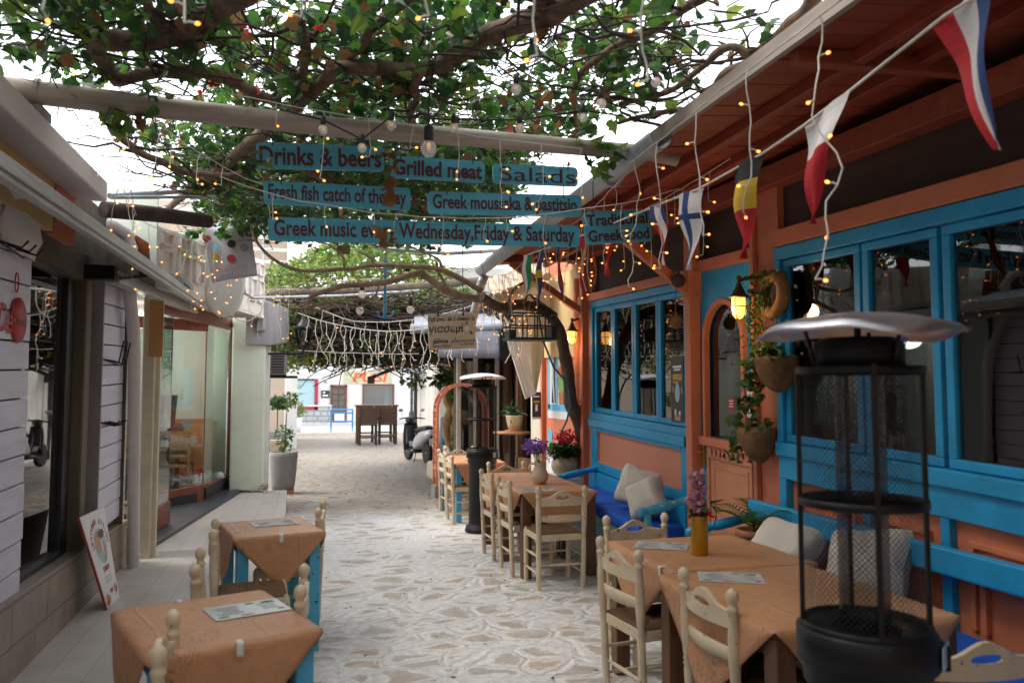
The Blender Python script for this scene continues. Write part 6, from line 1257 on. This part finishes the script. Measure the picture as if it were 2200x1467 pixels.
def pblob(nm, mat, cu, cv, ru, rv, o=0, k=0): b = MB(); c_ = [PQ(cu+ru*math.cos(a)*(1+k*math.sin(3*a)), cv+rv*math.sin(a)*(1+k*math.sin(2*a)))+n_*o for a in [i*math.pi/12 for i in range(24)]]; b.add(c_, [tuple(range(24))]); b.build(nm, mat, t, world=True)
pblob('photo', M['blueprint'], .52,.63,.27,.19); pblob('face_print', M['skin_print'], .42,.68,.15,.11,.001,.1); pblob('hand_print', M['skin_print'], .62,.56,.10,.11,.0015,.15); pblob('hair_print', M['dkwood'], .60,.75,.14,.05,.002,.1); pblob('tool_print', M['paper'], .55,.62,.035,.10,.0025)
for cu, cv, m_ in ((.18,.10,'skin_print'),(.30,.07,'gold_print'),(.14,.05,'redprint'),(.82,.14,'skin_print'),(.86,.11,'redprint')): pblob('small_print', M[m_], cu, cv, .07, .045, .001, .2)
tx_ = 'ΤΡΥΠΗΜΑ ΑΥΤΙΟΥ'; ux = (q[2]-q[3]); vy = (q[0]-q[3])
for i, ch in enumerate(tx_):
    if ch == ' ': continue
    a = math.pi*(1.02-1.04*i/(len(tx_)-1)); P_ = PQ(.52+.36*math.cos(a), .66+.235*math.sin(a)); tg = (ux*.36*math.sin(a)-vy*.235*math.cos(a)).normalized(); text(ch, .058, M['pinktext'], t, frame(P_, tg, tg.cross(n_)*-1 if tg.cross(n_).z < 0 else vy), .9, .001)
text('ΤΣΙΜΠΑ', .05, M['pinktext'], t, frame(PQ(.52,.385), ux, vy), .9, .001)
b = MB()
for k in range(3): p = PQ(.52,.30-.03*k); b.bar(p-ux*.26, p+ux*.26, .004, .001, n_)
b.build('small_text_lines', M['greytext'], t, world=True); text('FREE', .04, M['pinktext'], t, frame(PQ(.55,.135), ux, vy), .9, .001)
# lantern on its wall arm, air conditioner, meter
t = thing('wall_lantern', 'black street lantern on a long iron arm by the pale green pillar', 'lantern', tuple(ony(577,759,12)))
L0 = ony(652,722,12); b = MB(); b.tube([ony(576,760,12), ony(600,760,12), ony(652,759,12)], .016, 8); b.tube([ony(648,759,12), ony(655,748,12), L0+Vector((0,0,-.17))], .014, 8); b.tube([ony(576,740,12), ony(600,752,12), ony(630,759,12)], .008, 6); b.build('arm', M['black'], t, world=True)
b = MB(); b.lathe([(.06,-.17),(.07,-.15),(.075,-.145)], 6, L0); 
for k in range(6): a = math.pi/3*k; b.tube([L0+Vector((.075*math.cos(a),.075*math.sin(a),-.15)), L0+Vector((.115*math.cos(a),.115*math.sin(a),.08))], .008, 5)
b.lathe([(.122,.08),(.128,.09),(.15,.085),(.10,.16),(.055,.21),(.05,.235),(.025,.25),(.03,.27),(.001,.30)], 6, L0); b.build('housing', M['black'], t, world=True)
b = MB(); b.lathe([(.07,-.14),(.11,.08)], 6, L0); b.build('glass', glass_mat('lantern_glass', (.8,.86,.88), .8, .1), t, world=True)
t = thing('air_conditioner', 'grey air conditioner box on a bracket under the lantern arm', 'air conditioner', tuple(ony(598,803,12.6))); p = ony(596,784,12.7)
b = MB(); b.box(p, (.26,.6,.32)); b.build('housing', M['concrete'], t, world=True, bevel=.015)
b = MB(); 
for k in range(7): b.box(p+Vector((.02,-.305,-.12+.04*k)), (.18,.01,.014))
b.build('louvre', M['black'], t, world=True); b = MB(); b.box(p+Vector((.05,-.05,-.185)), (.5,.5,.03)); b.build('bracket', M['black'], t, world=True)
# ================================================================ plant pots down the lane
def pot(nm, lb, cat, loc, parts): 
    t = thing(nm, lb, cat, loc)
    return t
g0 = onz(607,1063,0); t = thing('planter_pot', 'tall round grey concrete pot with a sparse shrub beside the terrace end', 'planter', (g0.x, g0.y+.22, 0))
b = MB(); b.lathe([(.001,.06),(.165,.06),(.185,.15),(.205,.35),(.222,.60),(.224,.665),(.205,.67),(.195,.62),(.001,.60)], 30); b.build('pot', M['concrete'], t)
b = MB(); b.box((.05,-.02,.03),(.24,.24,.06)); b.build('foot_block', M['terrapot'], t)
b = MB(); b.tube([(0,0,.6),(.02,0,.9),(.03,.0,1.2),(.05,.02,1.55)], [.016,.012,.009,.004], 7); b.tube([(.0,0,.62),(-.06,.02,.85)], .008, 5); b.build('stem', M['bark'], t)
b = MB(); leaves(b, [rp((.0,0,.88),(.17,.15,.22)) for _ in range(130)], .085, OVAL, [0,0,1]); leaves(b, [rp((.10,0,1.5),(.12,.12,.16)) for _ in range(90)], .08, OVAL, [1]); b.build('foliage', [M['leafA'], M['leafC']], t)
g0 = onz(594,972,0); t = thing('planter_box', 'square grey planter with a clipped dark round tree', 'planter', (g0.x, g0.y+.2, 0))
b = MB(); b.box((0,0,.29),(.5,.5,.58)); b.build('box', M['concrete'], t, bevel=.02)
b = MB(); b.tube([(0.0,0,.58),(.0,0,1.3)], .02, 7); b.build('trunk', M['bark'], t)
b = MB(); leaves(b, [rp((.03,0,1.36),(.30,.28,.20)) for _ in range(600)], .09, OVAL, [0,0,1]); b.build('crown', [M['leafB'], M['leafA']], t)
b = MB(); leaves(b, [rp((-.05,-.3,.14),(.30,.1,.10)) for _ in range(160)], .08, OVAL, [0]); b.build('ground_cover', [M['leafA']], t)
g0 = onz(612,934,0); t = thing('yucca_pot', 'tall spiky yucca rising behind the clipped tree', 'potted yucca', (g0.x-.05, g0.y, 0))
b = MB(); b.lathe([(.001,0),(.2,0),(.26,.5),(.24,.5),(.001,.45)], 20); b.build('pot', M['white'], t)
b = MB(); b.tube([(0,0,.45),(.03,0,1.5)], .05, 8); b.build('stem', M['bark'], t)
b = MB()
for k in range(70):
    a = random.uniform(0,6.3); e = random.uniform(.1,1.3); L_ = random.uniform(.7,1.05); d_ = Vector((math.cos(a)*math.cos(e), math.sin(a)*math.cos(e), math.sin(e))); s_ = d_.cross(Vector((0,0,1))).normalized()*.026; o_ = Vector((.03,0,1.5)); b.add([o_-s_*.6, o_+s_*.6, o_+d_*L_*.5+s_, o_+d_*L_-Vector((0,0,.06)), o_+d_*L_*.5-s_], [(0,1,2,3,4)])
b.build('foliage', M['leafC'], t)
g0 = onz(621,928,0); t = thing('white_pot', 'white pot with a bright lime green bush at the lane corner', 'flower pot', (g0.x+.1, g0.y, 0))
b = MB(); b.lathe([(.001,0),(.36,0),(.42,.6),(.38,.6),(.001,.55)], 24); b.build('pot', M['white'], t); b = MB(); leaves(b, [rp((.1,0,.95),(.45,.4,.40)) for _ in range(420)], .13, OVAL, [0]); b.build('foliage', [M['leafC']], t)
b = MB(); b.box(ony(598,895,20),(.35,.3,.5)); o = b.build('cardboard_box', pm('kraft_card', (.42,.33,.24), .85, .1, 5, .1, 20), bevel=.01); tag(o, 'tan box standing behind the square grey planter', 'box'); o.location.z = .0
t = thing('small_weed', 'small green weed growing at the foot of the pale green pillar', 'weed', (-.62,11.87,.22)); b = MB(); leaves(b, [rp((0,0,.07),(.09,.06,.07)) for _ in range(50)], .06, SLIM, [0]); b.build('foliage', [M['leafA']], t)
# ================================================================ stacked wicker chairs, table, barrier
def wicker():
    t = thing('wicker_chair', 'x', 'chair', group='brown wicker chairs at the far table')
    b = MB(); b.box((0,-.22,.93),(.46,.035,.50)); 
    for k in range(6): b.box((0,-.243,.74+.08*k),(.45,.012,.02))
    b.build('backrest', pm('dark_wicker', (.07,.035,.018), .7, .4, 20, .8, 60) if 'dark_wicker' not in bpy.data.materials else bpy.data.materials['dark_wicker'], t, bevel=.008)
    b = MB(); b.box((0,.02,.64),(.48,.48,.05)); b.build('seat', bpy.data.materials['dark_wicker'], t, bevel=.01)
    for sx in (-1,1):
        for sy in (-1,1): b = MB(); b.box((sx*.25, sy*.23, .60 if sy < 0 else .44),(.05,.05,1.20 if sy < 0 else .88)); b.build('leg', M['twig'], t, bevel=.005)
        b = MB(); b.box((sx*.25,0,.89),(.055,.5,.03)); b.build('arm', M['old_wood'], t, bevel=.005)
    b = MB(); b.box((0,-.23,.30),(.46,.03,.05)); b.box((0,.23,.22),(.46,.03,.05)); b.build('stretcher', M['old_wood'], t)
    return t
wc = wicker(); g1 = onz(790,956,0); g2 = onz(832,954,0)
for i, (p, rz, lb) in enumerate(((g1,0,'brown wicker chair with its back to us at the far table, beside the blue barrier'), (g2,0,'brown wicker chair with its back to us at the far table, nearer the scooter'), (Vector((g1.x,g1.y+1.5,0)),math.pi,'brown wicker chair across the far table on the barrier side'), (Vector((g2.x,g2.y+1.5,0)),math.pi,'brown wicker chair across the far table on the scooter side'))):
    o = wc if i == 0 else copy_tree(wc); place(o, (p.x, p.y, 0), rz, lb)
t = thing('wooden_table', 'brown wooden table with wicker chairs pushed against it', 'table', ((g1.x+g2.x)/2, g1.y+.75, 0)); b = MB(); b.box((0,0,1.22),(1.35,.8,.05)); b.build('tabletop', M['dkwood'], t, bevel=.008)
for sx in (-1,1):
    for sy in (-1,1): b = MB(); b.box((sx*.6,sy*.33,.60),(.07,.07,1.2)); b.build('leg', M['dkwood'], t)
p0, p1 = onz(711,928,0), onz(757,926,0); t = thing('barrier', 'blue tubular crowd barrier standing on the far kerb', 'barrier', tuple(p0)); U = Vector((0,0,1))
b = MB(); b.tube([p0, p0+U*.92], .035, 8); b.tube([p1, p1+U*.92], .035, 8)
for z in (.92,.78,.42): b.tube([p0+U*z, p1+U*z], .032, 8)
b.build('rail', M['barrier'], t, world=True)
for p in (p0, p1): b = MB(); b.tube([p+Vector((0,-.28,0)), p+U*.14, p+Vector((0,.28,0))], .03, 8); b.build('foot', M['barrier'], t, world=True)
# ================================================================ scooter (front wheel away from us)
sc = thing('scooter', 'black and silver scooter parked on its stand beside the trellis arch', 'scooter', (2.50, 19.0, 0), R(13))
def wheel(y, nm):
    b = MB(); rot = Euler((0,math.pi/2,0)).to_matrix(); b.lathe([(.15,-.05),(.20,-.058),(.235,-.045),(.245,0),(.235,.045),(.20,.058),(.15,.05)], 24, (0,y,.245), rot); w_ = b.build('wheel', M['rubber'], sc)
    b = MB(); b.lathe([(.02,-.05),(.05,-.045),(.06,-.02),(.15,-.035),(.16,0),(.15,.035),(.06,.02),(.05,.045),(.02,.05)], 18, (0,y,.245), rot); b.build('rim', M['silverp'], w_)
wheel(-.62,'rear'); wheel(.66,'front')
def hull(rows, n=14):
    b = MB(); vs, fs = [], []
    for y, zc, hx, hz in rows:
        for k in range(n): a = 2*math.pi*k/n; c_, s_ = math.cos(a), math.sin(a); vs.append((hx*math.copysign(abs(c_)**.7, c_), y, zc+hz*math.copysign(abs(s_)**.7, s_)))
    for i in range(len(rows)-1):
        for k in range(n): fs.append((i*n+k, i*n+(k+1)%n, (i+1)*n+(k+1)%n, (i+1)*n+k))
    fs += [tuple(range(n))[::-1], tuple(range(len(vs)-n, len(vs)))]; b.add(vs, fs, 0, True); return b
hull([(-.98,.72,.05,.04),(-.85,.69,.13,.10),(-.6,.63,.17,.15),(-.35,.56,.18,.17),(-.12,.46,.17,.16),(-.02,.38,.15,.10)]).build('body', M['silverp'], sc)
hull([(-.05,.26,.15,.05),(.2,.24,.17,.045),(.42,.26,.17,.06)]).build('footboard', M['blackp'], sc)
b = MB(); b.sheet(lambda u, v: Vector(((u-.5)*(.40-.10*v+.06*math.sin(v*3)), .42+.10*v+.06*(1-((u-.5)*2)**2), .26+.64*v)), 10, 10); b.build('leg_shield', M['blackp'], sc, solid=.03)
b = MB(); b.sheet(lambda u, v: Vector(((u-.5)*(.26-.05*v), .455+.10*v+.085*(1-((u-.5)*2)**2), .40+.50*v)), 8, 8); b.build('front_panel', M['silverp'], sc, solid=.02)
hull([(-.78,.80,.10,.03),(-.6,.82,.13,.06),(-.3,.79,.14,.06),(-.05,.74,.12,.05),(.02,.70,.08,.03)]).build('seat', M['blackp'], sc)
hull([(.44,.94,.05,.04),(.50,.98,.12,.08),(.62,.97,.11,.08),(.70,.93,.05,.04)]).build('headset', M['blackp'], sc)
b = MB(); b.ball((0,.69,.93),(.08,.04,.06),12,8); b.build('headlight', M['bulbglass'], sc)
b = MB(); b.tube([(-.33,.42,1.0),(-.15,.50,1.02),(.15,.50,1.02),(.33,.42,1.0)], .016, 8); b.build('handlebar', M['black'], sc)
for s_ in (-1,1): b = MB(); b.tube([(s_*.20,.5,1.02),(s_*.26,.48,1.18)], .006, 5); b.ball((s_*.28,.47,1.21),(.065,.014,.04),12,8); b.build('mirror', M['silverp'], sc)
for s_ in (-1,1): b = MB(); b.tube([(s_*.06,.56,.75),(s_*.06,.66,.25)], .018, 7); b.build('fork', M['black'], sc)
b = MB(); b.sheet(lambda u, v: Vector(((u-.5)*.14, .66+.27*math.cos(math.pi*(.15+.75*v)), .245+.27*math.sin(math.pi*(.15+.75*v))-.0*u)), 6, 10); b.build('front_fender', M['silverp'], sc, solid=.012)
b = MB(); b.ball((0,-.93,.70),(.09,.03,.035),12,8); b.build('tail_light', M['redprint'], sc); b = MB(); b.box((0,-.97,.52),(.18,.01,.15)); b.build('number_plate', M['paper'], sc); b = MB(); b.box((0,-.93,.56),(.10,.02,.24)); b.build('rear_guard', M['blackp'], sc)
b = MB(); b.tube([(.14,-.1,.22),(.16,-.45,.24),(.17,-.88,.36)], [.02,.045,.04], 10); b.build('exhaust', M['steel'], sc); b = MB(); b.tube([(-.1,-.12,.24),(-.18,-.2,.02)], .012, 6); b.build('stand', M['black'], sc)
# ================================================================ trellis arch, gnarled trunk, round table
YT = 12.4; xl = onz(937,1068,0).x; t = thing('trellis_arch', 'terracotta wooden trellis arch with lattice sides behind the cream chairs', 'trellis', (xl, YT, 0)); rad = .40; zs_ = 1.36
for dy in (0, .32):
    b = MB(); pts = [(xl, YT+dy, .18), (xl, YT+dy, zs_)] + [(xl+rad-rad*math.cos(math.pi*i/14), YT+dy, zs_+rad*math.sin(math.pi*i/14)) for i in range(1,15)] + [(xl+2*rad, YT+dy, .1)]
    for i in range(len(pts)-1): b.bar(pts[i], pts[i+1], .04, .045)
    b.build('arch_rail', M['orange'], t, world=True)
b = MB()
for k in range(9):
    z = .28+.12*k; b.bar((xl,YT,z),(xl,YT+.32,z+.12),.014,.02); b.bar((xl,YT,z+.12),(xl,YT+.32,z),.014,.02)
for i in range(1,14,2): a = math.pi*i/14; x, z = xl+rad-rad*math.cos(a), zs_+rad*math.sin(a); b.bar((x,YT,z),(x,YT+.32,z),.02,.035)
b.bar((xl,YT,.45),(xl,YT+.32,.45),.03,.05); b.bar((xl,YT,zs_),(xl,YT+.32,zs_),.03,.05); b.build('lattice', M['orange'], t, world=True)
b = MB(); b.box((xl,YT+.16,.09),(.08,.4,.18)); b.build('foot', M['concrete'], t, world=True)
tg_ = thing('gnarled_tree', 'twisted golden-brown tree trunk in a low stone bed by the dark shop', 'tree', tuple(onz(975,985,0))); Y0 = 15.0
def gt_(pp, r0, r1, nm='trunk', sd=0): c = jit([ony(px, py, Y0+dy) for px, py, dy in pp], 6, .03, sd); b = MB(); b.tube(c, [x*(1+.35*noise.noise(c[i]*4+Vector((sd,0,0)))) for i, x in enumerate(taper(len(c), r0, r1))], 12); b.build(nm, M['gold_bark'], tg_, world=True)
gt_([(968,960,0),(962,920,0),(970,880,.05),(962,845,0),(985,800,0),(990,750,0)], .12, .07, sd=1); gt_([(985,960,.05),(990,915,0),(978,880,-.05),(992,845,0),(975,800,0),(960,770,0)], .11, .06, sd=5); gt_([(976,955,-.08),(975,915,-.1),(984,880,-.08),(978,850,-.05),(984,820,0)], .08, .05, sd=9)
gt_([(985,812,0),(960,800,0),(935,780,0),(938,765,.1)], .05, .025, 'branch', 13); gt_([(990,760,0),(1000,730,0),(1010,700,0)], .06, .04, 'branch', 17)
b = MB(); leaves(b, [rp(ony(948,815,Y0-.2),(.22,.15,.16)) for _ in range(150)], .12, OVAL, [0,0,1]); leaves(b, [rp(ony(978,850,Y0-.2),(.16,.1,.10)) for _ in range(60)], .10, OVAL, [1]); leaves(b, [rp(ony(1010,900,Y0-.6),(.22,.2,.7)) for _ in range(260)], .12, OVAL, [0,0,1]); leaves(b, [rp(ony(1000,950,Y0-.6),(.3,.2,.25)) for _ in range(160)], .11, OVAL, [0,1]); b.build('foliage', [M['leafA'], M['leafC']], tg_, world=True)
b = MB(); b.box((2.75,15.0,.16),(1.1,1.0,.32)); b.build('stone_bed', M['sand'], tg_, world=True, bevel=.05)
b = MB(); b.box(ony(955,925,15.6),(.16,.14,.55)); o = b.build('blue_bag', M['barrier'], bevel=.05, seg=3); tag(o, 'blue bag behind the trellis arch by the gnarled trunk', 'bag')
t = thing('bistro_table', 'round brown bistro table by the dark shop window carrying a glazed pot', 'table', (2.80, 11.1, 0))
b = MB(); b.lathe([(.001,1.04),(.26,1.04),(.27,1.055),(.27,1.075),(.001,1.08)], 30); b.build('tabletop', M['int_wood'], t); b = MB(); b.tube([(0,0,.0),(0,0,1.04)], .045, 12); b.build('column', M['black'], t); b = MB(); b.lathe([(.001,0),(.20,0),(.20,.03),(.05,.06)], 20); b.build('foot', M['black'], t)
t = thing('glazed_pot', 'sand and grey glazed pot with a spiky plant on the round bistro table', 'flower pot', (2.84, 11.1, 1.08))
b = MB(); b.lathe([(.001,0),(.14,0),(.14,.015),(.001,.015)], 20); b.build('saucer', M['terrapot'], t); b = MB(); b.lathe([(.001,.015),(.085,.015),(.105,.10),(.125,.21),(.128,.225),(.115,.225),(.105,.18),(.001,.17)], 24); b.build('pot', M['sand'], t); b = MB(); leaves(b, [rp((0,0,.27),(.11,.1,.09)) for _ in range(70)], .16, SLIM, [0]); b.build('foliage', [M['leafB']], t)
# ================================================================ awnings and canopies on the east side
t = thing('roller_awning', 'grey roller awning with a straight valance in front of the dark shop', 'awning', tuple(ony(940,700,12.4)))
Y1 = 12.3; b = MB(); b.tube([ony(882,706,Y1), ony(980,708,Y1), ony(1078,702,Y1)], .075, 14); b.build('roller', M['awn_grey'], t, world=True)
b = MB(); a_, c_ = ony(938,715,Y1-.05), ony(1079,710,Y1-.05); d_, e_ = ony(1079,770,Y1-.1), ony(942,768,Y1-.1); b.sheet(lambda u, v: a_.lerp(c_,u).lerp(e_.lerp(d_,u), v)+Vector((0,.015*math.sin(u*19)*v,0)), 24, 3); b.build('valance', M['awn_grey'], t, world=True, solid=.01)
b = MB(); a_, c_ = ony(890,700,Y1), ony(1078,695,Y1); b.hexa([a_, c_, c_+Vector((.2,2.4,.5)), a_+Vector((.3,2.4,.5)), a_+Vector((0,0,.02)), c_+Vector((0,0,.02)), c_+Vector((.2,2.4,.52)), a_+Vector((.3,2.4,.52))]); b.build('cloth', M['awn_grey'], t, world=True)
b = MB(); b.box(ony(1095,740,12.2),(.34,.1,.5)); b.build('end_box', M['black'], t, world=True)
t = thing('small_awning', 'small sagging grey awning flap on a dark post behind the scooter', 'awning', (3.1, 21.9, 0)); Y2 = 21.5
c4 = [ony(px,py,Y2) for px,py in ((861,782),(935,772),(925,797),(865,800))]; b = MB(); b.sheet(lambda u, v: c4[0].lerp(c4[1],u).lerp(c4[3].lerp(c4[2],u), v)+Vector((0,-.25*v,-.05*math.sin(u*3.1)*v)), 10, 4); b.sheet(lambda u, v: c4[0].lerp(c4[1],u)+Vector((0,1.4*v,.2*v)), 10, 3); b.build('cloth', M['awn_grey'], t, world=True, solid=.02)
b = MB(); p = ony(893,800,Y2+.4); b.tube([Vector((p.x,p.y,0)), p+Vector((0,0,.1))], .05, 10); b.build('post', M['frame_dk'], t, world=True)
b = MB(); b.bar(ony(790,813,16), ony(905,772,16), .06, .06); b.bar(ony(835,797,16.2), ony(960,768,16.4), .12, .04); b.box(ony(797,818,16), (.13,.13,.11)); o = b.build('slanted_beam', M['old_wood']); tag(o, 'dark slanted awning beam with a flood lamp box at its tip', 'beam')
t = thing('street_lamp', 'ornate dark lamp post at the street corner behind the scooter', 'lamp post', tuple(onz(884,915,0))); p = onz(884,915,0); b = MB(); b.lathe([(.20,0),(.20,.4),(.12,.5),(.14,.6),(.07,.75),(.06,2.6),(.09,2.65),(.05,2.8),(.001,3.4)], 12, p)
for k in range(10): b.lathe([(.06,0),(.09,.04),(.06,.08)], 12, p+Vector((0,0,1.1+.15*k)))
b.build('column', M['frame_dk'], t, world=True)
# cream awning folded against the pier
t = thing('folded_awning', 'cream canvas awning folded down beside the mural with four ribs', 'awning', tuple(ony(1130,850,9.9))); YA = 9.9
c4 = [ony(px,py,YA) for px,py in ((1080,668),(1196,600),(1152,846),(1132,856))]; b = MB(); b.sheet(lambda u, v: c4[0].lerp(c4[1],u).lerp(c4[3].lerp(c4[2],u), v)+Vector((.0,.05*math.sin(u*9),0)), 18, 10); b.build('cloth', M['awn_cream'], t, world=True, solid=.01)
for k in range(4): b = MB(); b.bar(ony(1074+9*k,672-6*k,YA-.12-.02*k), ony(1131+6*k,856-3*k,YA-.12-.02*k), .03, .035, (0,1,0)); b.build('rib', M['white'], t, world=True)
t = thing('tiled_canopy', 'small tiled canopy on a pale beam at the far end of the gutter', 'canopy', tuple(ony(1075,660,9.9))); b = MB(); a_, c_ = ony(1066,655,9.7), ony(1170,612,9.7); b.bar(a_, c_, .12, .14); b.build('beam', M['awn_cream'], t, world=True, bevel=.01)
b = MB()
for k in range(9):
    f = k/8; p = a_.lerp(c_, f)+Vector((0,-.12,.09)); b.lathe([(.055,0),(.05,.55)], 10, p, Euler((R(-62),0,0)).to_matrix())
b.build('roof', M['thatch'], t, world=True)
# lantern cage, blue anchor, small hanging sign
t = thing('lantern_cage', 'dark green wire cage lantern hanging under the far eave', 'hanging cage', tuple(ony(1138,735,8.1))); c0_ = ony(1138,702,8.1); b = MB()
w2, d2, h2 = .255, .15, .13; zz = [c0_.z-h2, c0_.z+h2, c0_.z]
for z in zz:
    r4 = [c0_+Vector((x,y,0)) for x,y in ((-w2,-d2),(w2,-d2),(w2,d2),(-w2,d2))]
    for i in range(4): a_, e_ = r4[i], r4[(i+1)%4]; b.tube([(a_.x,a_.y,z),(e_.x,e_.y,z)], .009, 6)
for x in (-w2,-w2*.45,w2*.05,w2*.5,w2):
    for y in (-d2,d2): b.tube([(c0_.x+x,c0_.y+y,zz[0]),(c0_.x+x,c0_.y+y,zz[1])], .008, 6)
ap = c0_+Vector((0,0,.40))
for x,y in ((-w2,-d2),(w2,-d2),(w2,d2),(-w2,d2)): b.tube([(c0_.x+x,c0_.y+y,zz[1]),tuple(ap.lerp(c0_+Vector((0,0,h2)),.2))], .008, 6)
b.tube([ap, ap+Vector((0,0,.35))], .006, 6); b.build('frame', M['greenmetal'], t, world=True); b = MB(); b.box((c0_.x,c0_.y,zz[0]-.01),(2*w2,2*d2,.012)); b.box((c0_.x+w2-.03,c0_.y,zz[0]+.07),(.05,.26,.12)); b.box((c0_.x-w2+.04,c0_.y,zz[0]+.05),(.06,.26,.08)); b.build('tray', M['greenmetal'], t, world=True)
b = MB(); a_ = ony(828,560,9.0); e_ = ony(827,684,9.0); b.tube([a_, e_], .017, 8); b.tube([ony(810,668,9.0), ony(814,680,9.0), e_, ony(842,679,9.0), ony(848,666,9.0)], .013, 8); b.tube([ony(828,575,9.0), a_+Vector((0,0,.3))], .004, 5); b.tube([a_+Vector((.022*math.cos(i*.7),.0,.022*math.sin(i*.7))) for i in range(10)], .006, 5); b.tube([ony(815,578,9.0), ony(842,577,9.0)], .010, 6)
o = b.build('hanging_anchor', pm('blue_anchor_paint', (.02,.26,.48), .5, .2, 8, .2, 40)); tag(o, 'blue metal anchor hanging over the lane behind the signs', 'anchor')
b = MB(); c0_ = ony(738,537,9.2); b.box(c0_,(.15,.02,.10)); b.tube([c0_+Vector((0,0,.05)), c0_+Vector((0,0,.30))], .003, 5); o = b.build('hanging_plaque', pm('brown_plaque', (.28,.20,.14), .7, .3, 20, .2, 40)); tag(o, 'small brown wooden plaque hanging below the long sign', 'plaque')
# fallen leaves and debris on the paving and terrace
dl = [rp((random.uniform(.0,1.6), random.uniform(3.5,8.5), .012),(.3,.3,.001)) for _ in range(70)]+[Vector((random.uniform(-1.4,-.3), random.uniform(3.2,8), .035+.02*random.random())) for _ in range(10)]+[Vector((random.uniform(.1,2.3), random.uniform(11,24), .012)) for _ in range(160)]
b = MB(); 
for p in dl: p.z = wz(p.y)+.006 if (p.x < -.35 and p.y < 11) else .008; leaves(b, [p], random.uniform(.02,.045), OVAL, [0,0,1], spread=.25)
o = b.build('fallen_leaves', [M['leafD'], M['leafA']], kind='stuff', loc=(0,0,0)); o['label'] = 'scattered dry leaves on the paving'
